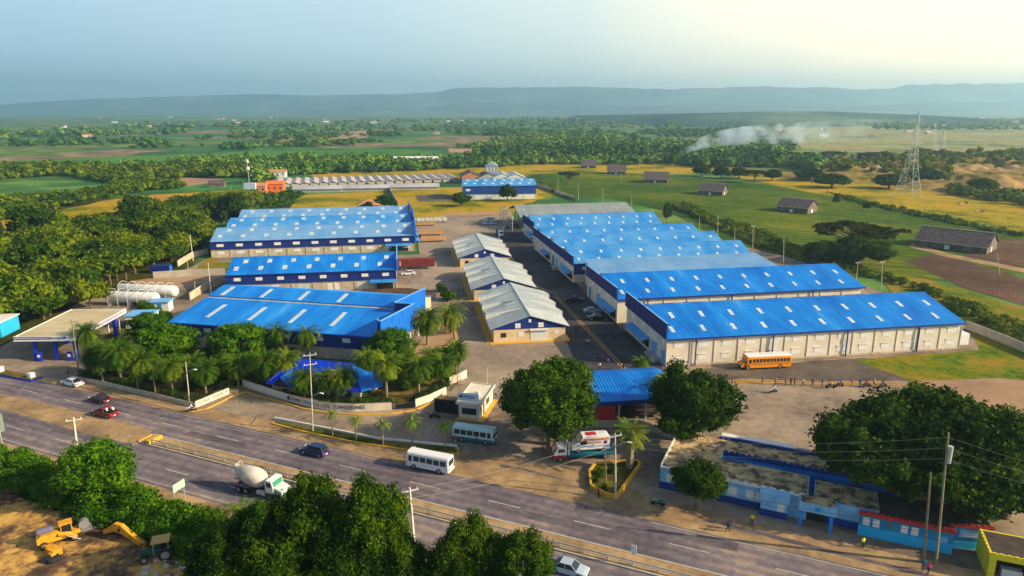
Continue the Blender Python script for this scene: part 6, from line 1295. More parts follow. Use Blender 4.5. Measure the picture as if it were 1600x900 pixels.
# ============================================================ VEHICLES
def wheels(e, xs, hw, r=.33, w=.22):
    for x in xs:
        for s in (-1, 1):
            b = MB(); b.cyl((x, s * hw, r), (x, s * (hw - w), r), r, r, 14); wh = b.build('wheel', rubber, e)
            b = MB(); b.cyl((x, s * (hw + .012), r), (x, s * (hw - .04), r), r * .6, r * .6, 10); b.build('rim', rim_m, wh)
def car(x, y, a, label, paint, cat='car', L=4.5, W=1.78, H=1.45, kind='sedan', name='parked_car', z=.17, light=lamp_red):
    """x forward, origin at centre on the ground"""
    e = empty(name, x, y, z, a, label, cat); h = L / 2; bl = H * .60
    b = MB(); fr = .55 if kind != 'pickup' else .5
    prof = [(-h, .32), (-h + .08, .22), (h - .1, .22), (h, .34), (h - .02, bl * .72), (h - .35, bl * .86), (h - 1.15, bl), (-h + .5, bl + .02), (-h + .05, bl * .95)]
    b.pxz(prof, -W / 2, W / 2); body = b.build('body', paint, e, bevel=.09)
    if kind == 'sedan': cab = [(-h + .55, bl - .02), (h - 1.15, bl - .02), (h - 1.85, H - .03), (-h + 1.35, H - .03)]
    elif kind == 'suv': cab = [(-h + .12, bl - .02), (h - 1.25, bl - .02), (h - 1.85, H - .03), (-h + .5, H - .03)]
    else: cab = [(-.75, bl - .02), (h - 1.2, bl - .02), (h - 1.85, H - .03), (-.55, H - .03)]
    b = MB(); v = []
    for (px, pz) in cab:
        hw = W / 2 - .07 if pz < bl + .1 else W / 2 - .24; v.append((px, -hw, pz)); 
    for (px, pz) in cab:
        hw = W / 2 - .07 if pz < bl + .1 else W / 2 - .24; v.append((px, hw, pz))
    b.add(v, [(0, 1, 2, 3), (7, 6, 5, 4), (0, 4, 5, 1), (1, 5, 6, 2), (2, 6, 7, 3), (3, 7, 4, 0)]); b.build('window', car_glass, e)
    b = MB(); x0, x1 = cab[3][0], cab[2][0]; b.box(x0 - .03, -W / 2 + .22, H - .06, x1 + .03, W / 2 - .22, H)
    for s in (-1, 1):
        for (pa, pb) in ((0, 3), (1, 2)): b.cyl((cab[pa][0], s * (W / 2 - .08), cab[pa][1]), (cab[pb][0], s * (W / 2 - .24), cab[pb][1]), .045, n=5)
        xm = (cab[0][0] + cab[1][0]) / 2; b.cyl((xm, s * (W / 2 - .07), bl), (xm, s * (W / 2 - .235), H - .03), .04, n=5)
    b.build('roof', paint, e, bevel=.03)
    for s in (-1, 1):
        b = MB(); b.box(h - .12, s * (W / 2 - .3) - .18, bl * .62, h + .01, s * (W / 2 - .3) + .18, bl * .8); b.build('headlight', lamp_clear, e)
        b = MB(); b.box(-h - .01, s * (W / 2 - .25) - .2, bl * .66, -h + .1, s * (W / 2 - .25) + .2, bl * .9); b.build('tail_light', light, e)
    b = MB(); b.box(-h - .02, -.26, .42, -h + .05, .26, .56); b.build('number_plate', white_paint, e)
    if kind == 'pickup':
        b = MB(); b.box(-h + .12, -W / 2 + .12, bl + .01, -.85, W / 2 - .12, bl + .03); b.build('load_bed', black, e)
        b = MB(); b.box(-h + .02, -W / 2 + .02, bl, -.8, -W / 2 + .12, bl + .12); b.box(-h + .02, W / 2 - .12, bl, -.8, W / 2 - .02, bl + .12); b.box(-h + .02, -W / 2 + .12, bl, -h + .12, W / 2 - .12, bl + .12); b.build('bed_side', paint, e)
    wheels(e, (-h + .85, h - .85), W / 2 + .01, .34 if kind == 'sedan' else .38); return e
RL = 180 + RA                                                # heading left along the road
def onroad(px, py): return at(px, py)
car(*at(114, 603), RL, 'white saloon car pulling in beside the left palm fence', car_white, name='driving_car', z=.21)
car(*at(157, 629), RL, 'maroon hatchback driving left in the upper lane', maroon, L=4.2, name='driving_car', z=.21)
pk = car(*at(165, 651), RL, 'red pickup carrying people in its bed on the road', car_red, 'pickup truck', L=4.8, H=1.6, kind='pickup', name='pickup_truck', z=.21)
car(*at(492, 711), RL, 'navy blue sport utility car driving left ahead of the white minibus', car_navy, L=4.6, H=1.65, W=1.85, kind='suv', name='driving_car', z=.21)
car(*at(889, 896), RA, 'pale silver-blue car at the bottom edge half hidden by the dark tree', car_silver, name='driving_car', z=.21)
car(*at(897, 472), 8, 'dark red pickup parked beside the yellow double line', maroon, 'pickup truck', L=5.0, H=1.65, kind='pickup', name='pickup_truck')
car(*at(925, 489), 4, 'pale blue-silver saloon parked behind the black pickup', car_silver)
car(*at(934, 500), 184, 'black pickup parked in the shade of the right-hand street', car_black, 'pickup truck', L=5.3, H=1.8, W=1.9, kind='pickup', name='pickup_truck')
car(*at(638, 430), 190, 'white saloon car parked in front of the rust red trailer', car_white)
nm = 0
for r_, (px0, py, n, dx) in enumerate(((757, 350.5, 4, 5.2), (759, 344.5, 3, 5.5))):
    for k in range(n):
        car(*at(px0 + k * dx, py), 100, 'pale parked car in the far rows beside the steel frame building', (car_white, car_silver)[k % 2], L=4.2)['group'] = 'cars in the far rows'
def busbody(x, y, a, label, L, W, H, body, lower, nwin, name='minibus', cat='minibus', roofm=None, winm=bus_glass, hood=0, z=.21, low_h=.9, wz=(1.35, 2.15), wheel=.42, front_glass=True):
    e = empty(name, x, y, z, a, label, cat); h = L / 2; x1 = h - hood
    b = MB(); b.pxz([(-h, low_h), (-h + .02, .42), (-h + .15, .36), (x1 - .1, .36), (x1, low_h)], -W / 2, W / 2); b.build('lower_body', lower, e, bevel=.05)
    b = MB(); b.pyz([(-W / 2, low_h + .002), (W / 2, low_h + .002), (W / 2, H * .72), (W / 2 - .12, H - .18), (W / 2 - .38, H), (-W / 2 + .38, H), (-W / 2 + .12, H - .18), (-W / 2, H * .72)], -h, x1 - .12); b.build('body', body, e, bevel=.08)
    if roofm:
        b = MB(); b.pyz([(W / 2 - .10, H - .19), (W / 2 - .36, H + .02), (-W / 2 + .36, H + .02), (-W / 2 + .10, H - .19), (-W / 2 + .2, H - .22), (W / 2 - .2, H - .22)], -h + .02, x1 - .14); b.build('roof', roofm, e)
    b = MB(); b.pxz([(x1 - .13, low_h), (x1, low_h), (x1 - .02, low_h + .3), (x1 - .35, H - .25), (x1 - .45, H - .1), (x1 - .6, H - .1)], -W / 2 + .04, W / 2 - .04); b.build('cab_front', body, e)
    b = MB(); b.extr([(x1 + .005, -W / 2 + .15, low_h + .35), (x1 - .33, -W / 2 + .2, H - .3), (x1 - .33, W / 2 - .2, H - .3), (x1 + .005, W / 2 - .15, low_h + .35)], (.03, 0, .01)); b.build('windscreen', winm, e)
    b = MB(); b.box(-h - .025, -W / 2 + .25, wz[0] - .05, -h + .02, W / 2 - .25, wz[1] + .05); b.build('rear_window', winm, e)
    step = (L - hood - 1.5) / nwin
    for s in (-1, 1):
        for k in range(nwin):
            xa = -h + .35 + k * step; b = MB(); y0 = s * (W / 2 - .02); y1 = s * (W / 2 + .015); b.box(xa, min(y0, y1), wz[0], xa + step - .16, max(y0, y1), wz[1]); b.build('window', winm, e)
        b = MB(); y0 = s * (W / 2 - .02); y1 = s * (W / 2 + .02); b.box(x1 - 1.05, min(y0, y1), wz[0] - .1, x1 - .5, max(y0, y1), wz[1]); b.build('door_window', winm, e)
        b = MB(); b.box(x1 + hood - .02, s * (W / 2 - .35) - .16, .62, x1 + hood + .05, s * (W / 2 - .35) + .16, .86); b.build('headlight', lamp_clear, e)
        b = MB(); b.box(-h - .03, s * (W / 2 - .2) - .1, .8, -h + .02, s * (W / 2 - .2) + .1, 1.15); b.build('tail_light', lamp_red, e)
        b = MB(); b.box(x1 + .05, s * (W / 2 + .12) - .08, 1.5, x1 + .15, s * (W / 2 + .12) + .08, 1.9); b.build('mirror', black, e)
    b = MB(); b.box(x1 + hood - .02, -W / 2 + .1, .38, x1 + hood + .12, W / 2 - .1, .58); b.box(-h - .12, -W / 2 + .1, .4, -h, W / 2 - .1, .58); b.build('bumper', lower if lower != school_bus_y else black, e)
    wheels(e, (-h + L * .22, h - (1.0 if not hood else .9) - .35), W / 2 + .01, wheel, .28); return e
busbody(*at(672, 734), RL + 2, 'white minibus driving left on the road past the palm island', 7.0, 2.1, 2.65, car_white, car_white, 5)
mb2 = busbody(*at(742, 690), -16, 'pale minibus with teal lower body standing in the entrance drive', 7.0, 2.1, 2.6, mat('pale_bus_paint', (.45, .60, .60), .35), teal_m, 5, z=.17)
sb = busbody(*at(1193, 575), 187, 'orange-yellow school bus with white roof parked along the cream warehouse', 10.6, 2.45, 2.95, school_bus_y, school_bus_y, 11, 'school_bus', 'bus', tank_white, hood=.9, z=.19, wz=(1.6, 2.3), wheel=.5, low_h=1.0)
b = MB(); b.pxz([(4.3, .5), (5.28, .5), (5.32, 1.0), (5.2, 1.3), (4.4, 1.5)], -1.0, 1.0); b.build('hood', school_bus_y, sb, bevel=.08)
for zz in (1.12, 1.42): b = MB(); b.box(-5.2, -1.245, zz, 4.2, -1.215, zz + .05); b.box(-5.2, 1.215, zz, 4.2, 1.245, zz + .05); b.build('side_rail', black, sb)
# mixer truck
e = empty('mixer_truck', *at(408, 772), .21, RA + 2, 'white concrete mixer truck driving right, partly behind the dark trees', 'mixer truck')
b = MB(); b.box(-3.6, -.9, .75, 4.2, .9, 1.0); b.box(-3.6, -1.15, 1.01, -1.4, 1.15, 1.12); b.build('chassis', black, e)
b = MB(); b.lathe([(-2.75, .55), (-2.6, .72), (-1.0, 1.28), (.2, 1.38), (1.2, 1.2), (1.9, .75), (2.0, .4)], 20, 'x', (-.9, 0, 2.35), tilt=-R_(12)); dr = b.build('drum', mat('drum_paint', (.62, .60, .56), .45, (.48, .42, .34), .8), e, smooth=True)
b = MB(); 
for s in (.25, .75): b.tube([(-1.6 + k * .35, math.sin(s + k * .16) * .9, 2.45 + 1.33 * math.cos(s * .6 + k * .05) + (.1 - k * .03)) for k in range(7)], .04)
b.build('drum_stripe', letter_dark, dr)
b = MB(); b.lathe([(-.5, .3), (.3, .62), (.35, .6)], 10, 'x', (-3.7, 0, 3.15), tilt=-R_(40)); b.box(-3.7, -.06, 1.1, -3.5, .06, 2.6); b.box(-4.3, -.3, 1.4, -3.7, .3, 1.6); b.tube([(-3.6, -.7, 3.9), (-3.6, .7, 3.9), (-3.3, .7, 2.6)], .05); b.build('hopper', mat('hopper_metal', (.45, .42, .36), .6), e)
b = MB(); b.pxz([(1.75, 1.0), (1.75, 2.75), (2.0, 2.9), (2.9, 2.85), (3.15, 2.0), (3.15, 1.0)], -1.1, 1.1); cb = b.build('cab', car_white, e, bevel=.07)
b = MB(); b.pxz([(3.16, .8), (3.16, 1.95), (4.3, 1.65), (4.5, 1.3), (4.5, .8)], -.95, .95); b.build('hood', mat('hood_pale_green', (.55, .72, .62), .4), e, bevel=.07)
b = MB(); b.extr([(3.175, -.95, 2.02), (2.95, -.95, 2.72), (2.95, .95, 2.72), (3.175, .95, 2.02)], (.03, 0, 0)); b.build('windscreen', mat('green_glass', (.05, .25, .16), .1), cb)
for s in (-1, 1): b = MB(); b.box(2.05, s * 1.1 - .02, 1.9, 2.8, s * 1.1 + .02, 2.6); b.build('window', car_glass, cb)
b = MB(); b.cyl((.4, -1.05, .85), (1.6, -1.05, .85), .34, n=10); b.build('fuel_tank', steel, e)
b = MB(); b.box(-3.5, -1.2, 1.13, -.9, -.65, 1.25); b.box(-3.5, .65, 1.13, -.9, 1.2, 1.25); b.build('mudguard', mat('grey_guard', (.15, .15, .17), .6), e); wheels(e, (-2.9, -1.65, 3.6), 1.15, .52, .35)
# ambulance van on a recovery truck
e = empty('recovery_truck', *at(906, 716), .17, 188, 'recovery truck with white and red cab under the large shade tree', 'recovery truck')
b = MB(); b.box(-5.5, -1.15, .75, 2.2, 1.15, .95); b.box(-5.5, -1.2, .96, 1.9, -1.1, 1.08); b.box(-5.5, 1.1, .96, 1.9, 1.2, 1.08); b.build('flatbed', teal_m, e)
b = MB(); b.pxz([(2.3, 1.02), (2.3, 2.35), (3.6, 2.3), (4.15, 1.5), (4.2, 1.02)], -1.0, 1.0); cb = b.build('cab', car_white, e, bevel=.07); b = MB(); b.box(2.28, -1.01, .45, 4.25, 1.01, 1.0); b.build('cab_lower', red_m, cb)
for s in (-1, 1): b = MB(); b.box(2.6, s * 1.0 - .02, 1.45, 3.6, s * 1.0 + .02, 2.05); b.build('window', car_glass, cb)
b = MB(); b.extr([(4.17, -.85, 1.5), (3.68, -.85, 2.2), (3.68, .85, 2.2), (4.17, .85, 1.5)], (.03, 0, 0)); b.build('windscreen', car_glass, cb)
b = MB(); b.tube([(2.0, .9, .95), (1.9, .9, 2.6), (1.9, -.9, 2.6), (2.0, -.9, .95)], .1); b.build('headboard', white_paint, e); wheels(e, (-3.8, 3.3), 1.1, .42, .28)
am = empty('ambulance', *at(921, 712), 1.1, 188, 'white ambulance van with orange roof stripe loaded on the recovery truck', 'ambulance')
b = MB(); b.pxz([(-2.9, .45), (-2.9, 2.4), (-2.6, 2.62), (1.4, 2.62), (1.9, 1.7), (2.8, 1.35), (3.0, 1.0), (3.0, .45)], -1.0, 1.0); bd = b.build('body', car_white, am, bevel=.08)
for s in (-1, 1):
    b = MB(); b.box(-2.85, s * 1.0 - .015, 2.0, 1.3, s * 1.0 + .015, 2.28); b.build('orange_stripe', mat('orange_stripe', (.75, .17, .02), .5), bd)
    b = MB(); b.box(-2.85, s * 1.0 - .015, .95, 2.3, s * 1.0 + .015, 1.1); b.build('blue_stripe', mat('pale_blue_stripe', (.15, .32, .6), .5), bd)
    b = MB(); b.box(1.3 - .6, s * 1.0 - .02, 1.35, 1.75, s * 1.0 + .02, 1.95); b.build('window', car_glass, bd)
    text('AMBULANCIA', 'lettering', mat('orange_lettering', (.7, .15, .03), .5), bd, (-.4, s * 1.02, 1.6), (R_(90), 0, 0 if s < 0 else math.pi), .36)
    text('MSP', 'lettering', letter_dark, bd, (-.2, s * 1.02, 1.25), (R_(90), 0, 0 if s < 0 else math.pi), .22)
    b = MB(); b.cyl((-2.2, s * 1.0, 1.6), (-2.2, s * 1.025, 1.6), .3, n=14); b.build('round_emblem', mat('emblem_purple', (.12, .04, .2), .5), bd)
b = MB(); b.box(-.9, -.5, 2.63, .6, .5, 2.72); b.build('light_bar', lamp_red, bd); b = MB(); b.extr([(1.95, -.85, 1.72), (1.46, -.85, 2.5), (1.46, .85, 2.5), (1.95, .85, 1.72)], (.05, 0, .02)); b.build('windscreen', car_glass, bd); wheels(am, (-1.9, 2.0), 1.0, .36, .24)
# rust red trailer
e = empty('cargo_trailer', *at(651, 421), .17, 11, 'rust red container trailer parked behind the white car', 'trailer')
b = MB(); b.box(-6.1, -1.2, 1.1, 6.1, 1.2, 3.7)
for k in range(40): b.box(-6.0 + k * .3, -1.25, 1.2, -5.87 + k * .3, -1.19, 3.6)
b.build('container', rust_red, e); b = MB(); b.box(-6.0, -.9, .85, 6.0, .9, 1.08); b.box(3.2, -.9, -.1, 3.4, -.7, .85); b.build('chassis', black, e); b = MB(); [b.box(-5.6, -1.27, 1.5 + .35 * k, -5.3, -1.255, 1.75 + .35 * k) for k in range(5)]; b.build('marking', white_paint, e); wheels(e, (-4.9, -3.7), 1.2, .5, .4)
# yellow flat trailers and machine beside the rear left warehouse
for i, (px, py, lb) in enumerate(((673, 368, 'yellow ribbed container rack beside the rear left warehouse, upper one'), (677, 378, 'yellow ribbed container rack beside the rear left warehouse, lower one'), (664, 353, 'narrow yellow trailer in front of the tarpaulin stack'))):
    e = empty('flat_trailer', *at(px, py), .17, 10, lb, 'trailer'); h_ = (1.9, 1.3, .7)[i]
    b = MB(); b.box(-5, -1.2, .7, 5, 1.2, .95); 
    for k in range(14): b.box(-4.95 + k * .75, -1.22, .95, -4.7 + k * .75, -1.1, .95 + h_)
    b.box(-5, -1.24, .95 + h_, 5, -1.08, 1.05 + h_); b.build('frame', yellow_mach, e); wheels(e, (-4, 3.6), 1.1, .42, .3)
e = empty('tarpaulin_stack', *at(668, 349), .15, 10, 'grey tarpaulin-covered stack beyond the yellow trailers', 'stack'); b = MB()
for k in range(8): b.cyl((-7 + k * 2, 0, 1.2 + .12 * (k % 2)), (-7 + k * 2 + 2.1, .1, 1.15), 1.3, 1.22, 8)
b.build('cover', mat('tarpaulin', (.34, .36, .30), .8, (.45, .45, .38), .8), e)
e = empty('forklift', *at(656, 376), .17, 100, 'small red and black forklift by the rear left warehouse wall', 'forklift'); b = MB(); b.box(-1.1, -.55, .3, .9, .55, 1.1); b.build('body', red_m, e); b = MB(); b.tube([(-.6, -.5, 1.1), (-.4, -.5, 2.1), (.5, -.5, 2.1), (.6, -.5, 1.1)], .05).tube([(-.6, .5, 1.1), (-.4, .5, 2.1), (.5, .5, 2.1), (.6, .5, 1.1)], .05); b.box(-.4, -.55, 2.1, .5, .55, 2.16); b.box(.95, -.4, .1, 1.1, .4, 2.3); b.box(1.1, -.35, .1, 2.1, -.2, .18); b.box(1.1, .2, .1, 2.1, .35, .18); b.build('mast', black, e); wheels(e, (-.7, .6), .6, .28, .2)
# white and black truck by the steel frame
e = empty('parked_truck', *at(781, 369), .17, -80, 'white-cabbed dark truck parked near the steel frame building', 'truck'); b = MB(); b.box(-4.2, -1.1, .8, 1.3, 1.1, 2.4); b.build('load_body', mat('dark_load', (.05, .06, .07), .8, (.15, .15, .15), 1), e); b = MB(); b.pxz([(1.5, .6), (1.5, 2.5), (2.8, 2.4), (3.3, 1.5), (3.4, .6)], -1.05, 1.05); c_ = b.build('cab', car_white, e, bevel=.07); b = MB(); b.extr([(3.33, -.9, 1.5), (2.86, -.9, 2.3), (2.86, .9, 2.3), (3.33, .9, 1.5)], (.04, 0, 0)); b.build('windscreen', car_glass, c_); wheels(e, (-3, 2.4), 1.1, .45, .3)
# scrap yard machines
e = empty('wheeled_loader', *at(98, 848), .2, 38, 'worn yellow wheeled loader with square cab in the ochre dirt yard', 'loader'); e.scale = (.8, .8, .8)
b = MB(); b.pxz([(-3.2, .9), (-3.2, 1.9), (-2.6, 2.15), (-.3, 2.2), (.2, 1.6), (2.4, 1.5), (2.6, 1.0), (1.2, .8), (-1, .75)], -.75, .75); b.build('body', yellow_mach, e, bevel=.06)
b = MB(); b.box(.0, -.65, 1.62, 1.5, .65, 3.0); cb = b.build('cab', black, e); b = MB(); b.box(-.15, -.8, 3.01, 1.65, .8, 3.15); b.box(0, -.66, 1.62, .1, -.58, 3.0); b.box(1.4, -.66, 1.62, 1.5, -.58, 3.0); b.build('cab_roof', yellow_mach, cb)
b = MB(); b.lathe([(-1.1, .35), (-.9, .5), (.9, .5), (1.1, .3)], 10, 'x', (-2.0, .35, 2.5)); b.build('air_tank', mat('violet_grey', (.12, .12, .2), .4), e)
b = MB()
for s in (-.55, -1.0): b.tube([(-.4, s, 1.8), (.9, s - .2, 1.6), (1.9, s - .6, .9)], .2, 6)
b.build('lift_arm', yellow_mach, e); b = MB(); b.cyl((.6, -1.4, 1.5), (2.3, -1.9, .5), .06, n=6); b.build('piston', steel, e)
b = MB(); b.cyl((3.1, -.4, 1.9), (3.1, .5, 1.9), .75, n=14); b.box(2.6, -.9, 1.0, 4.1, .9, 1.2); b.build('front_attachment', mat('grey_machine', (.18, .18, .19), .5), e); wheels(e, (-2.4, 1.6), 1.0, .6, .4)
e = empty('axle_scrap', *at(80, 866), .2, -28, 'yellow axle with loose tyre lying in front of the loader', 'scrap axle')
b = MB(); b.cyl((-2.2, 0, .5), (1.6, 0, .55), .22, n=8); b.box(.2, -.6, .2, 1.7, .5, 1.0); b.box(-.6, -.3, .3, .3, .3, .9); b.box(1.2, -.9, .5, 1.9, -.3, .9); b.build('axle', yellow_mach, e, bevel=.05)
def tyre(e, c, r, w, axis='y', name='tyre'):
    b = MB(); b.lathe([(-w, r * .55), (-w, r * .9), (-w * .6, r), (w * .6, r), (w, r * .9), (w, r * .55), (w * .3, r * .5), (-w * .3, r * .5)], 16, 'x'); o = b.build(name, rubber, e, smooth=False); o.location = c
    o.rotation_euler = (0, 0, R_(90)) if axis == 'y' else (0, R_(90), 0); return o
tyre(e, (1.9, -.8, .35), .75, .28, 'z'); tyre(e, (-2.1, .1, .65), .65, .25, 'y')
e = empty('excavator_boom', *at(195, 846), .2, -22, 'bent yellow excavator boom lying on the ground beside the hedge', 'excavator boom')
b = MB(); pts = [(-3.6, .25, .28), (-2.4, .9, .42), (-1.2, 1.55, .62), (0, 1.5, .66), (1.3, .9, .52), (2.6, .4, .42), (3.5, .25, .3)]
P = [(p[0], p[1] + p[2]) for p in pts] + [(p[0], p[1] - p[2] * .8) for p in pts[::-1]]; b.pxz(P, -.28, .28); b.build('boom', yellow_mach, e, bevel=.05); b = MB(); b.cyl((-.3, -.4, 1.5), (-.3, .4, 1.5), .22, n=8).cyl((-3.5, -.35, .4), (-3.5, .35, .4), .2, n=8).cyl((3.3, -.35, .4), (3.3, .35, .4), .2, n=8); b.build('pivot', black, e)
e = empty('tractor', *at(248, 874), .2, 200, 'dark green tractor with a tan sunshade roof below the hedge', 'tractor')
b = MB(); b.pxz([(-1.4, .7), (-1.4, 1.3), (.2, 1.3), (1.8, 1.25), (1.9, .7)], -.4, .4); b.build('body', mat('dark_green_paint', (.01, .06, .04), .5), e, bevel=.06); b = MB(); b.box(-1.5, -.9, 2.4, .5, .9, 2.5); b.build('sunshade', mat('tan_sheet', (.42, .26, .10), .8), e)
b = MB()
for x, y in ((-1.3, -.7), (-1.3, .7), (.3, -.7), (.3, .7)): b.cyl((x, y, .9), (x, y, 2.4), .04, n=5)
b.build_split('roof_post', steel, e); b = MB(); b.box(-1.0, -.3, 1.3, -.4, .3, 1.7); b.build('seat', black, e); wheels(e, (-.9,), 1.0, .8, .4); wheels(e, (1.4,), .8, .45, .25)
e = empty('rubble_heap', *at(268, 892), .2, 0, 'pale rubble chunks scattered near the tractor', 'rubble'); rb_ = random.Random(8); b = MB()
for k in range(26): x, y, s = rb_.gauss(0, 1.8), rb_.gauss(0, 1.2), rb_.uniform(.12, .4); b.rbox(x, y, -.05, s * 2, s * 1.4, s, rb_.uniform(0, 90))
b.build('rubble', concrete, e)
e = empty('scrap_heap', *at(14, 775), .2, 20, 'heap of dark rusty scrap metal at the left edge of the dirt yard', 'scrap heap'); b = MB()
for k in range(30): x, y, s = rb_.gauss(0, 2.2), rb_.gauss(0, 1.0), rb_.uniform(.3, 1.1); b.rbox(x, y, rb_.uniform(-.05, .6), s * 2, s * .6, s * .5, rb_.uniform(0, 180))
b.build('scrap', mat('rusty_scrap', (.05, .035, .035), .8, (.16, .07, .04), 1.5), e)
# ============================================================ MOTORCYCLES AND PEOPLE
def motorcycle(x, y, a, label, paint, z=.18):
    e = empty('motorcycle', x, y, z, a, label, 'motorcycle')
    for xx in (-.65, .65):
        t = tyre(e, (xx, 0, .3), .31, .06, 'y', 'wheel')
    b = MB(); b.tube([(-.65, 0, .32), (-.2, 0, .45), (.25, 0, .5), (.5, 0, .85), (.65, 0, .32)], .045, 5); b.box(-.25, -.13, .25, .2, .13, .52); b.cyl((-.1, -.15, .3), (-.75, -.17, .33), .045, n=5); b.build('frame', black, e)
    b = MB(); b.lathe([(-.28, .07), (-.1, .15), (.15, .15), (.3, .07)], 8, 'x', (.2, 0, .78)); b.box(-.8, -.09, .58, -.45, .09, .68); b.box(.5, -.08, .6, .8, .08, .66); b.build('bodywork', paint, e); b = MB(); b.box(-.6, -.13, .72, .02, .13, .81); b.build('seat', black, e)
    b = MB(); b.tube([(.38, -.34, 1.02), (.5, -.1, .98), (.5, .1, .98), (.38, .34, 1.02)], .025, 5); b.build('handlebar', steel, e); b = MB(); b.cyl((.55, 0, .9), (.66, 0, .88), .09, .08, 8); b.build('headlight', lamp_clear, e); return e
skin_t = [mat('skin_brown', (.16, .08, .045), .6), mat('skin_dark', (.08, .04, .025), .6)]
hair_m = mat('black_hair', (.01, .008, .007), .7)
cloth = {}
def cl(n, c): 
    if n not in cloth: cloth[n] = mat('cloth_' + n, c, .9)
    return cloth[n]
CC = dict(white=(.6, .6, .6), blue=(.02, .07, .35), navy=(.01, .02, .07), red=(.45, .03, .03), black=(.02, .02, .022), grey=(.18, .18, .2), yellow=(.7, .55, .03), pink=(.65, .05, .22), green=(.03, .2, .07), teal=(.02, .2, .25), jeans=(.03, .06, .14), khaki=(.3, .23, .13), violet=(.12, .06, .25), hivis=(.65, .75, .03))
def person(x, y, a, label, top, bottom, pose='stand', z=.18, tall=1.7, hat=None, carry=None):
    """faces +x locally; one continuous skinned body"""
    k = tall / 1.7; P = {}
    if pose == 'ride':
        hip = (-.25, 0, .92); P = dict(pel=hip, bel=(-.2, 0, 1.08), ch=(-.08, 0, 1.3), nk=(-.02, 0, 1.47), hd=(.03, 0, 1.6), ht=(.04, 0, 1.7))
        for s, n in ((1, 'L'), (-1, 'R')):
            P['hp' + n] = (-.22, .11 * s, .88); P['kn' + n] = (.22, .2 * s, .78); P['an' + n] = (.08, .2 * s, .38); P['to' + n] = (.24, .2 * s, .32)
            P['sh' + n] = (-.06, .18 * s, 1.38); P['el' + n] = (.1, .26 * s, 1.15); P['wr' + n] = (.34, .3 * s, 1.07); P['hn' + n] = (.42, .3 * s, 1.05)
    else:
        w = {'stand': 0, 'walk': .26}.get(pose, 0); P = dict(pel=(0, 0, .92), bel=(.01, 0, 1.08), ch=(.0, 0, 1.3), nk=(0, 0, 1.46), hd=(.02, 0, 1.58), ht=(.02, 0, 1.68))
        for s, n in ((1, 'L'), (-1, 'R')):
            f = w * s; P['hp' + n] = (0, .1 * s, .88); P['kn' + n] = (f * .6 + .03, .11 * s, .49); P['an' + n] = (f - .02, .11 * s, .08); P['to' + n] = (f + .15, .13 * s, .035)
            P['sh' + n] = (0, .19 * s, 1.38); P['el' + n] = (-f * .5 - .02, .25 * s, 1.12); P['wr' + n] = (-f * .8 + .07, .25 * s, .88); P['hn' + n] = (-f * .8 + .09, .24 * s, .79)
    rad = dict(pel=.125, bel=.115, ch=.14, nk=.05, hd=.092, ht=.07, hpL=.095, knL=.062, anL=.042, toL=.04, shL=.065, elL=.045, wrL=.032, hnL=.036)
    names = list(P); ed = [('pel', 'bel'), ('bel', 'ch'), ('ch', 'nk'), ('nk', 'hd'), ('hd', 'ht')]
    for n in 'LR': ed += [('pel', 'hp' + n), ('hp' + n, 'kn' + n), ('kn' + n, 'an' + n), ('an' + n, 'to' + n), ('ch', 'sh' + n), ('sh' + n, 'el' + n), ('el' + n, 'wr' + n), ('wr' + n, 'hn' + n)]
    me = bpy.data.meshes.new('body_src'); me.from_pydata([tuple(c * k for c in P[n]) for n in names], [(names.index(p), names.index(q)) for p, q in ed], []); me.update()
    t = bpy.data.objects.new('body_src', me); COL.objects.link(t); md = t.modifiers.new('s', 'SKIN'); md.use_smooth_shade = True
    for i, n in enumerate(names):
        r = rad.get(n, rad.get(n[:-1] + 'L', .05)) * k; sv = me.skin_vertices[0].data[i]; sv.radius = (r, r); sv.use_root = (n == 'pel')
    t.modifiers.new('d', 'SUBSURF').levels = 1; t.modifiers['d'].render_levels = 1
    m2 = bpy.data.meshes.new_from_object(t.evaluated_get(bpy.context.evaluated_depsgraph_get())); bpy.data.objects.remove(t)
    sk = skin_t[hash(label) % 2 if False else (len(label) % 2)]
    m2.materials.clear(); [m2.materials.append(q) for q in (sk, cl(top, CC[top]), cl(bottom, CC[bottom]), hair_m)]; m2.name = 'body'
    hd, pe, wr = P['hd'], P['pel'], P['wrL']
    for f in m2.polygons:
        c = f.center / k
        if c.z > P['nk'][2] - .02: mi = 3 if (c.z > hd[2] + .05 or (c.x < hd[0] - .045 and c.z > hd[2] - .05)) else 0
        elif c.z > pe[2] + .02 and abs(c.y) < .19: mi = 1
        elif min((c - Vector(P['hnL'])).length, (c - Vector(P['hnR'])).length, (c - Vector(P['wrL'])).length, (c - Vector(P['wrR'])).length) < .13: mi = 0
        elif min((c - Vector(P['elL'])).length, (c - Vector(P['elR'])).length, (c - Vector(P['shL'])).length, (c - Vector(P['shR'])).length) < .17: mi = 1
        elif pose == 'ride' and c.z > 1.0: mi = 1
        else: mi = 2 if c.z > .07 else 3
        f.material_index = mi
    o = bpy.data.objects.new('person', m2); COL.objects.link(o); o.location = (x, y, z); o.rotation_euler = (0, 0, R_(a)); tag(o, label, 'person')
    if hat: b = MB(); b.lathe([(-.02, .13 * k), (.0, .12 * k), (.09, .105 * k), (.13, .04)], 10, 'z', (P['ht'][0] * k, 0, (P['ht'][2] - .04) * k)); b.build('hat', cl(hat, CC[hat]), o)
    return o
def ride(px, py, a, lb_b, lb_p, paint, top, bottom, z=.18, hat=None):
    X, Y = at(px, py); motorcycle(X, Y, a, lb_b, paint, z); person(X, Y, a, lb_p, top, bottom, 'ride', z, hat=hat)
ride(299, 645, 205, 'white scooter riding along the kerb below the lettered corner wall', 'person in white riding the scooter below the lettered corner wall', car_white, 'white', 'navy', .21)
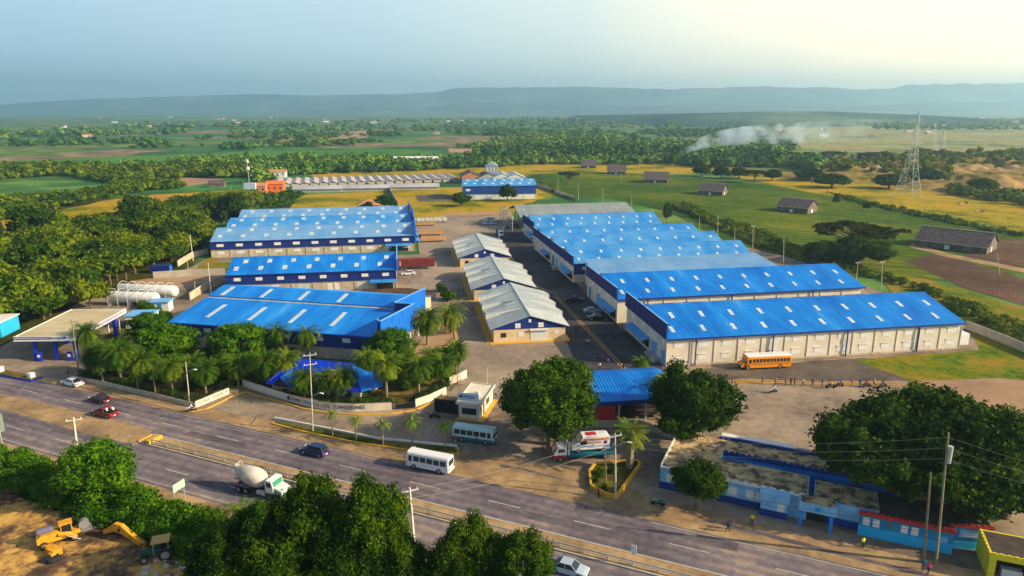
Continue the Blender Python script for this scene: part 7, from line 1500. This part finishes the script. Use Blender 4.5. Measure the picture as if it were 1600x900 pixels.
ride(679, 655, 170, 'red motorcycle waiting in front of the gatehouse drive', 'person in dark clothes on the red motorcycle near the gatehouse', car_red, 'teal', 'black')
motorcycle(*at(1028, 792), 165, 'teal motorcycle parked alone at the roadside by the school corner', mat('teal_gloss', (.02, .35, .33), .3), .21)
motorcycle(*at(957, 705), 60, 'white-panelled motorcycle parked behind the thin pole', car_white); motorcycle(*at(872, 702), 30, 'grey motorcycle parked under the large round shade tree', black)
ride(1208, 615, 200, 'white scooter crossing the dusty yard, leftmost of the riders', 'person in white riding the scooter at the left of the yard', car_white, 'white', 'navy')
ride(1297, 608, 175, 'purple-red motorcycle in the middle of the line of riders', 'person in white shirt on the purple-red motorcycle', maroon, 'white', 'black')
ride(1353, 606, 20, 'red motorcycle near the blue-clad person at the right of the line', 'person in pink riding the red motorcycle at the right of the line', car_red, 'pink', 'jeans')
ride(1379, 607, 10, 'black motorcycle at the right end of the line by the dark tree', 'person in grey on the black motorcycle by the dark tree', black, 'grey', 'jeans')
ride(1311, 606, 190, 'black motorcycle carrying the blue-shirted rider', 'person in blue shirt riding the black motorcycle', black, 'blue', 'jeans')
PP = [(900, 522, 'black', 'black', 'stand', 90, 'person in black standing alone left of the yellow double line'), (914, 541, 'pink', 'navy', 'walk', 250, 'person in pink top walking beside a companion in white'), (919, 541, 'white', 'black', 'walk', 250, 'person in white top walking beside a companion in pink'),
    (943, 534, 'black', 'navy', 'stand', 200, 'person in dark clothes standing right of the yellow double line'), (947.5, 517, 'grey', 'black', 'walk', 160, 'person in grey beside the rear of the black pickup'), (956, 524, 'navy', 'jeans', 'stand', 30, 'person in navy in the upper middle of the street group'),
    (957, 533, 'navy', 'black', 'stand', 300, 'person in navy in the street group, left of the person in teal'), (962, 532, 'teal', 'navy', 'stand', 120, 'person in teal standing in the street group'), (972, 517, 'black', 'jeans', 'stand', 200, 'person in black under the end of the blue awning'),
    (980, 534, 'black', 'black', 'walk', 80, 'person in black walking along the loading edge'), (983, 544, 'grey', 'black', 'walk', 260, 'person in grey walking near the warehouse wall'), (933, 562, 'navy', 'black', 'stand', 10, 'person in navy left of the person in red'),
    (939.5, 566, 'red', 'navy', 'walk', 200, 'person in a bright red top in the street'), (946, 571, 'navy', 'black', 'stand', 100, 'person in navy right of the person in red'), (949.8, 572, 'violet', 'navy', 'stand', 300, 'person in violet in the lower street group'), (937, 579, 'white', 'black', 'walk', 270, 'person in white top nearest the canopy'),
    (970, 579, 'yellow', 'khaki', 'stand', 200, 'person in yellow at the lower end of the yellow line'), (974, 579, 'black', 'black', 'stand', 120, 'person in black beside the person in yellow'), (882, 562, 'black', 'jeans', 'stand', 0, 'person in black above the large round tree'),
    (1191, 601, 'grey', 'jeans', 'stand', 270, 'person in grey at the left start of the yellow kerb line'), (1211, 603, 'khaki', 'navy', 'stand', 270, 'person in khaki standing behind the white scooter'), (1227, 604, 'grey', 'black', 'stand', 90, 'person in grey, third along the yellow kerb line'), (1235, 604, 'black', 'black', 'stand', 270, 'person in black, pair on the yellow kerb line'), (1241, 603, 'red', 'jeans', 'stand', 180, 'person in red, pair on the yellow kerb line'),
    (1254, 604, 'white', 'navy', 'walk', 180, 'person in white on the yellow kerb line'), (1269, 604, 'violet', 'black', 'stand', 270, 'person in violet on the yellow kerb line'), (1284, 605, 'teal', 'navy', 'walk', 200, 'person in teal on the yellow kerb line'), (1330, 604, 'pink', 'grey', 'stand', 270, 'person in pink on the yellow kerb line'),
    (1343, 606, 'blue', 'blue', 'stand', 270, 'person dressed all in bright blue by the kerb line'), (1365, 604, 'yellow', 'jeans', 'stand', 200, 'person in yellow on the yellow kerb line near the dark tree'),
    (1137, 833, 'navy', 'black', 'walk', 160, 'person in navy walking on the verge, left of a pair'), (1143, 829, 'violet', 'grey', 'walk', 160, 'person in violet walking on the verge, right of a pair'), (1174, 822, 'yellow', 'black', 'stand', 250, 'person in yellow top standing by the school wall'),
    (1347, 859, 'hivis', 'black', 'stand', 100, 'person in a hi-vis vest at the corner of the school'), (1449, 900, 'pink', 'black', 'walk', 200, 'person in a pink top carrying a bag at the foot of the poles'), (935, 779, 'red', 'black', 'stand', 200, 'person standing at the left side of the yellow planter'),
    (740, 694, 'white', 'jeans', 'stand', 60, 'person in white at the door of the teal minibus'), (745, 695, 'red', 'black', 'stand', 240, 'person in red at the door of the teal minibus'), (848, 712, 'navy', 'black', 'stand', 0, 'person in navy in the shade of the large round tree'), (854, 714, 'grey', 'black', 'stand', 180, 'person in grey in the shade of the large round tree'), (868, 709, 'red', 'navy', 'stand', 180, 'person in red at the edge of the tree shade'),
    (1441, 893, 'teal', 'jeans', 'walk', 30, 'person in teal behind the person in pink')]
for px, py, t_, bt, ps_, a_, lb in PP: person(*at(px, py), a_, lb, t_, bt, ps_)
X, Y = at(165, 651); c, q = math.cos(R_(RL)), math.sin(R_(RL))
for dx, dy, t_, lb in ((-1.0, .35, 'white', 'person in white in the pickup bed, left side'), (-1.7, -.3, 'white', 'person in white cap in the pickup bed, right side'), (-.95, -.4, 'red', 'person in red leaning on the pickup cab')):
    person(X + dx * c - dy * q, Y + dx * q + dy * c, RL, lb, t_, 'jeans', 'ride', .62, 1.6)
person(*at(1577, 888), 260, 'person in green behind the counter of the yellow stand', 'green', 'black', 'stand', .2)
# ============================================================ POLES, WIRES, SIGNS
def pole(bx, by, tx, ty, label, m=conc_post, r=.14, arms=0, lamp=0, name='utility_pole', cat='utility pole', tran=False):
    X, Y = at(bx, by); h = ht(X, Y, ty); top_X = at(tx, ty, h)[0]; lean = top_X - X
    e = empty(name, X, Y, .1, 0, label, cat); b = MB(); b.cyl((0, 0, -.1), (lean, 0, h), r, r * .6, 8); b.build('post', m, e)
    for k in range(arms):
        z = h - .5 - k * 1.6; f = z / h; b = MB(); b.rbox(lean * f, 0, z, 2.2, .12, .12, 25); b.build('cross_arm', m if m != conc_post else steel, e)
        for s in (-1, 0, 1): b = MB(); b.cyl((lean * f + s * .9 * math.cos(R_(25)), s * .9 * math.sin(R_(25)), z + .12), (lean * f + s * .9 * math.cos(R_(25)), s * .9 * math.sin(R_(25)), z + .42), .06, .04, 6); b.build('insulator', white_paint, e)
    if lamp:
        z = h * lamp; f = lamp; b = MB(); b.tube([(lean * f, 0, z), (lean * f + .9, -.3, z + .7), (lean * f + 1.6, -.5, z + .9)], .045, 5); a = b.build('lamp_arm', steel, e); b = MB(); b.rbox(lean * f + 1.85, -.55, z + .82, .6, .25, .14, -18); b.build('lamp_head', lamp_clear, a)
    if tran: b = MB(); b.cyl((lean * .8 + .3, 0, h * .78), (lean * .8 + .3, 0, h * .9), .28, n=8); b.build('transformer', steel, e)
    return (X + lean, Y, h)
T = {}
T['a'] = pole(125, 594, 112, 500, 'leaning wooden pole at the left end of the palm fence', wood_post, .16, 2)
T['b'] = pole(297, 636, 290, 566, 'grey lamp pole at the corner wall by the scooter', conc_post, .13, 0, .75, 'street_lamp', 'street lamp')
T['c'] = pole(489, 676, 484, 552, 'tall pole with two cross arms and a street lamp beside the lettered wall', conc_post, .12, 2, .45)
T['d'] = pole(124, 728, 115, 653, 'white concrete pole with cross arm rising from the hedge', mat('white_concrete_pole', (.6, .58, .5), .8), .2, 1)
T['e'] = pole(647, 848, 640, 763, 'white concrete pole with cross arm at the median, between the dark trees', MATS['white_concrete_pole'], .2, 1)
T['f'] = pole(962, 780, 961, 678, 'pale concrete pole in the yellow planter', conc_post, .15, 1, .8)
T['g'] = pole(947, 768, 946, 702, 'thin dark pole in the yellow planter', wood_post, .10)
T['h'] = pole(1462, 884, 1482, 677, 'tall leaning wooden pole with transformer at the right', mat('olive_wood_pole', (.20, .17, .09), .9, (.30, .26, .15), 2), .16, 0, 0, tran=True)
T['i'] = pole(1443, 880, 1454, 739, 'shorter leaning wooden pole beside the tall one', wood_post, .17)
for i, (bx, by, tx, ty, lb) in enumerate(((330, 459, 325, 411, 'white post between the front and middle left warehouses'), (355, 447, 353, 424, 'short white post at the corner of the middle left warehouse'), (302, 408, 297, 368, 'white leaning post in front of the rear left warehouse'), (294, 432, 293, 409, 'thin post on the bare earth behind the tank yard'),
    (397, 338, 396, 314, 'pole behind the rear left roofs, nearest the orange house'), (379, 347, 379, 335, 'short pole above the rear left roof'), (350, 372, 350, 346, 'pole at the left end of the rear left roofs'), (241, 418, 240, 400, 'pole in the woodland edge beside the blue container'), (361, 302, 361, 290, 'pole on the yellow strip left of the orange house'), (381, 296, 380, 283, 'pole beside the water tower'),
    (171, 520, 169, 508, 'short white bollard post beside the petrol canopy'), (188, 524, 186, 500, 'slender white lamp post at the right of the petrol canopy'), (305, 458, 304, 440, 'short post on the slanting grey wall'), (375, 519, 350, 494, 'roof lamp post on the front left warehouse'))):
    pole(bx, by, tx, ty, lb, white_paint if i in (0, 1, 2, 10, 11, 13) else conc_post, .12, 0, .9 if i == 13 else 0)
RP = 'poles along the back of the right-hand warehouses'
for i, (bx, by, tx, ty, lb) in enumerate(((872, 300, 872, 279, 'field pole beside the lone umbrella tree'), (904, 313, 903, 286, 'pole behind the steel frame roof, first from the left'), (942, 317, 942, 295, 'pole behind the steel frame roof, second from the left'), (987, 325, 987, 306, 'pole at the right end of the steel frame roof'),
    (1093, 362, 1093, 340, 'pole with a small box behind the blue roofs'), (1121, 376, 1122, 337, 'tall pole behind the fourth roof end'), (1148, 384, 1148, 357, 'short pole between the roof ends'), (1176, 390, 1177, 352, 'pole with cross arm left of the flat-topped acacia'), (1224, 412, 1225, 370, 'plain pole at the end of the linking roof'),
    (1337, 445, 1341, 409, 'left pole of the wired pair at the end of the second warehouse'), (1377, 452, 1379, 408, 'right pole of the wired pair at the end of the second warehouse'), (999, 265, 999, 249, 'far field pole with a cross arm'), (1023, 267, 1023, 252, 'far field pole right of the cross-armed one'), (1050, 273, 1050, 255, 'far field pole beside the smoke source'), (971, 284, 971, 270, 'field pole beside the fifth barn'),
    (1562, 430, 1558, 395, 'leaning pole in the ploughed soil near the path'))):
    T['r%d' % i] = pole(bx, by, tx, ty, lb, conc_post, .13, 1 if i in (7, 9, 10, 11) else 0)
pole(780, 386, 780, 357, 'slender white lamp mast beside the farthest gabled shed', white_paint, .08, 0, .95, 'lamp_mast', 'lamp mast')
# water tower / antenna left of orange house
e = empty('antenna_mast', *at(391, 303), 0, 0, 'thin mast with white tank above the salmon house', 'mast'); hh = ht(*at(391, 303), 254); b = MB(); b.cyl((0, 0, 0), (0, 0, hh), .25, .15, 6); b.build('mast', steel, e); b = MB(); b.cyl((0, 0, hh * .78), (0, 0, hh * .86), 1.1, n=8).cyl((0, 0, hh), (0, 0, hh + 1.8), .8, n=8); b.build('tank', tank_white, e); b = MB(); b.box(-3, -1, 3, 4, 1, 7); b.build('panel', mat('pale_panel', (.5, .65, .75), .5), e)
def wire(label, pts, sag=1.0, r=.022, m=black):
    e = empty('power_line', 0, 0, 0, 0, label, 'power line'); P = []
    for a, c in zip(pts, pts[1:]):
        for k in range(12): f = k / 12; P.append((a[0] + (c[0] - a[0]) * f, a[1] + (c[1] - a[1]) * f, a[2] + (c[2] - a[2]) * f - sag * 4 * f * (1 - f)))
    P.append(pts[-1]); b = MB(); b.tube(P, r, 4); b.build('cable', m, e)
grey_w = mat('aluminium_cable', (.4, .38, .33), .5)
h_, e_, f_, c_ = T['h'], T['e'], T['f'], T['c']
wire('upper power line from the planter pole down across the road to the median pole', [f_, (e_[0], e_[1], e_[2] - .2)], .8, .016, grey_w)
wire('lower power line crossing the road below the planter pole', [(f_[0], f_[1], f_[2] - 1.8), (e_[0] + .6, e_[1], e_[2] - 1.2)], .9, .016, grey_w)
wire('dark cable from the cross-armed pole over the palm island', [(c_[0], c_[1], c_[2] - 3.5), (f_[0], f_[1], f_[2] - 2.5)], 1.6, .025)
for k in range(3): wire(('highest', 'middle', 'lowest')[k] + ' of three wires in front of the huge dark tree', [(f_[0] + .2 * k, f_[1], f_[2] - .3 - .7 * k), (h_[0], h_[1], h_[2] - .5 - 1.3 * k), (95, 55, 9 - k)], 1.0, .010, grey_w)
for k in range(2): wire(('upper', 'lower')[k] + ' wire along the front of the blue school', [(f_[0], f_[1], 5.2 - .5 * k), (h_[0] - .3, h_[1], 5.0 - .5 * k)], .8, .02)
wire('wire strung between the pair of poles behind the second warehouse', [T['r9'], T['r10']], 1.2, .04, grey_w)
# road signs
e = empty('road_sign', *at(-3, 723), .2, 60, 'large grey-backed road sign at the left margin behind the hedge', 'road sign'); b = MB(); b.box(-1.7, -.05, 4.4, 1.7, .05, 7.2); 
for z in (4.9, 5.6, 6.3): b.box(-1.7, -.1, z, 1.7, -.05, z + .12)
b.build('sign_panel', mat('sign_back', (.16, .20, .18), .6), e); b = MB(); b.cyl((-1, 0, 0), (-1, 0, 7), .08).cyl((1, 0, 0), (1, 0, 7), .08); b.build_split('post', steel, e)
e = empty('road_sign', *at(284, 795), .2, 70, 'green and white road sign standing behind the long hedge near the mixer truck', 'road sign'); b = MB(); b.box(-1.0, -.04, 2.7, 1.0, .04, 3.8); b.build('sign_panel', mat('sign_pale_green', (.35, .55, .42), .5), e); b = MB(); b.cyl((-.8, .06, 0), (-.8, .06, 3.8), .05).cyl((.8, .06, 0), (.8, .06, 3.8), .05); b.build_split('post', steel, e)
e = empty('road_sign', *at(989, 886), .31, -25, 'small white upright sign on the median', 'road sign'); b = MB(); b.box(-.3, -.03, 1.4, .3, .03, 2.6); b.build('sign_panel', white_paint, e); b = MB(); b.cyl((0, .05, 0), (0, .05, 2.5), .04); b.build_split('post', steel, e)
e = empty('stop_sign', *at(712, 707), .36, 30, 'small red sign on the tip of the palm island', 'road sign'); b = MB(); b.lathe([(-.03, .38), (0, .38)], 8, 'x', (0, 0, 2.2)); b.build('sign_panel', red_m, e); b = MB(); b.cyl((.03, 0, 0), (.03, 0, 2.4), .04); b.build_split('post', steel, e)
e = empty('blue_container', *at(250, 427), 0, 8, 'small blue container box at the woodland edge', 'container'); b = MB(); b.box(-3, 0, 0, 3, 3, 2.4)
for k in range(12): b.box(-2.9 + k * .5, -.05, .1, -2.7 + k * .5, 0, 2.3)
b.build('box_body', navy, e); b = MB(); b.box(3.0, .3, .1, 3.05, 2.7, 2.3); b.build('door', mid_blue_clad, e)
# pylons
def pylon(x, y, a, h, w, label):
    e = empty('power_pylon', x, y, 0, a, label, 'pylon'); b = MB(); t = .09
    lv = [(0, w), (.10, w * .84), (.20, w * .68), (.35, w * .46), (.52, w * .31), (.68, w * .22), (.84, w * .13), (1.0, w * .03)]
    for (f0, w0), (f1, w1) in zip(lv, lv[1:]):
        c0 = [(sx * w0 / 2, sy * w0 / 2, f0 * h) for sx, sy in ((-1, -1), (1, -1), (1, 1), (-1, 1))]; c1 = [(sx * w1 / 2, sy * w1 / 2, f1 * h) for sx, sy in ((-1, -1), (1, -1), (1, 1), (-1, 1))]
        for i in range(4):
            j = (i + 1) % 4; b.cyl(c0[i], c1[i], t * 1.3, n=4); b.cyl(c1[i], c1[j], t * .8, n=4); b.cyl(c0[i], c1[j], t * .7, n=4) if f0 > .01 else b.cyl(c0[i], tuple((Vector(c1[i]) + Vector(c1[j])) / 2), t * .8, n=4); b.cyl(c0[j], c1[i], t * .7, n=4) if f0 > .01 else b.cyl(c0[j], tuple((Vector(c1[i]) + Vector(c1[j])) / 2), t * .8, n=4)
    b.build('lattice', steel, e); b = MB()
    for z, l in ((.70, 7), (.80, 6), (.90, 5)):
        for s in (-1, 1): b.cyl((0, 0, z * h), (s * l * h / 50, 0, z * h), t * .8, n=4); b.cyl((0, 0, z * h + 1.2), (s * l * h / 50, 0, z * h), t * .6, n=4)
    b.build('cross_arm', steel, e); return e
px_, py_ = at(1417, 309); hh = ht(px_, py_, 174); pylon(px_, py_, 34, hh, 12, 'tall lattice power pylon standing in the yellow field')
for bx, by, ty, lb in ((1453, 249, 192, 'faint distant pylon on the skyline, left of two'), (1469, 248, 206, 'faint distant pylon on the skyline, right of two')): X, Y = at(bx, by); pylon(X, Y, 30, ht(X, Y, ty), 16, lb)
# cattle and hay on the yellow field
for i, (px, py, a) in enumerate(((1497, 320, 20), (1503, 322, 200), (1510, 319, 90), (1526, 333, 10), (1535, 333, 190))):
    e = None; X, Y = at(px, py); v = {'a': 1}
    b = MB(); b.lathe([(-.95, .15), (-.8, .36), (0, .42), (.6, .4), (.85, .25)], 8, 'x', (0, 0, 1.0))
    b.lathe([(0, .2), (.4, .2), (.75, .17), (1.0, .1)], 7, 'x', (.75, 0, 1.15))
    for x, s in ((-.7, -1), (-.7, 1), (.6, -1), (.6, 1)): b.cyl((x, s * .2, .9), (x + .05, s * .2, .45), .12, .08, 6).cyl((x + .05, s * .2, .45), (x, s * .2, 0), .07, .06, 6)
    b.cyl((-.95, 0, 1.25), (-1.05, 0, .5), .03, n=4); b.cyl((1.5, -.12, 1.3), (1.55, -.3, 1.4), .04, n=4).cyl((1.5, .12, 1.3), (1.55, .3, 1.4), .04, n=4)
    o = b.build('cow', mat('cow_pale', (.45, .36, .25), .9) if i % 2 else mat('cow_brown', (.14, .07, .04), .9)); o.location = (X, Y, .08); o.rotation_euler = (0, 0, R_(a)); tag(o, ('pale' if i % 2 else 'brown') + ' cow grazing on the yellow field beyond the barns', 'cow', 'cattle on the yellow field')
# smoke: a plume drifting right from the burning spot
sx_, sy_ = at(1056, 253)
sm = bpy.data.materials.new('smoke'); sm.use_nodes = True; sn = sm.node_tree; sn.nodes.clear(); so = sn.nodes.new('ShaderNodeOutputMaterial'); sv = sn.nodes.new('ShaderNodeVolumePrincipled')
tc = sn.nodes.new('ShaderNodeTexCoord'); n1 = sn.nodes.new('ShaderNodeTexNoise'); n1.inputs['Scale'].default_value = .06; n1.inputs['Detail'].default_value = 4; n1.inputs['Distortion'].default_value = .6
sn.links.new(tc.outputs['Object'], n1.inputs['Vector']); mr = sn.nodes.new('ShaderNodeMapRange'); mr.inputs['From Min'].default_value = .40; mr.inputs['From Max'].default_value = .68; mr.inputs['To Min'].default_value = 0; mr.inputs['To Max'].default_value = .055
sn.links.new(n1.outputs['Fac'], mr.inputs['Value'])
sp_ = sn.nodes.new('ShaderNodeSeparateXYZ'); sn.links.new(tc.outputs['Object'], sp_.inputs[0]); fd = sn.nodes.new('ShaderNodeMapRange'); fd.inputs['From Min'].default_value = 0; fd.inputs['From Max'].default_value = 190; fd.inputs['To Min'].default_value = 2.6; fd.inputs['To Max'].default_value = .22; sn.links.new(sp_.outputs[0], fd.inputs['Value'])
ml = sn.nodes.new('ShaderNodeMath'); ml.operation = 'MULTIPLY'; sn.links.new(mr.outputs[0], ml.inputs[0]); sn.links.new(fd.outputs[0], ml.inputs[1]); sn.links.new(ml.outputs[0], sv.inputs['Density']); sv.inputs['Color'].default_value = (.72, .88, 1.0, 1); sv.inputs['Anisotropy'].default_value = .2; sn.links.new(sv.outputs[0], so.inputs['Volume'])
b = MB(); pr = []
for k in range(14):
    f = k / 13; x = 235 * f ** 1.5; pr.append((x, 2 + 21 * (1 - math.exp(-x / 24)) + 6 * f, 2.2 + 10 * (1 - math.exp(-x / 40)) + 6 * f))
n = 14; V = []
for (x, zc, r) in pr:
    for i in range(n): a = 2 * math.pi * i / n; V.append((x, r * math.cos(a), max(.5, zc + r * .72 * math.sin(a))))
F = [(j * n + i, j * n + (i + 1) % n, (j + 1) * n + (i + 1) % n, (j + 1) * n + i) for j in range(len(pr) - 1) for i in range(n)] + [tuple(range(n))[::-1], tuple(range((len(pr) - 1) * n, len(pr) * n))]
b.add(V, F); o = b.build('smoke', sm); o.location = (sx_, sy_, 1); o.rotation_euler = (0, 0, R_(14)); tag(o, 'white smoke plume drifting right from a fire at the edge of the dark woodland', kind='stuff')
print('objects', len(COL.objects))
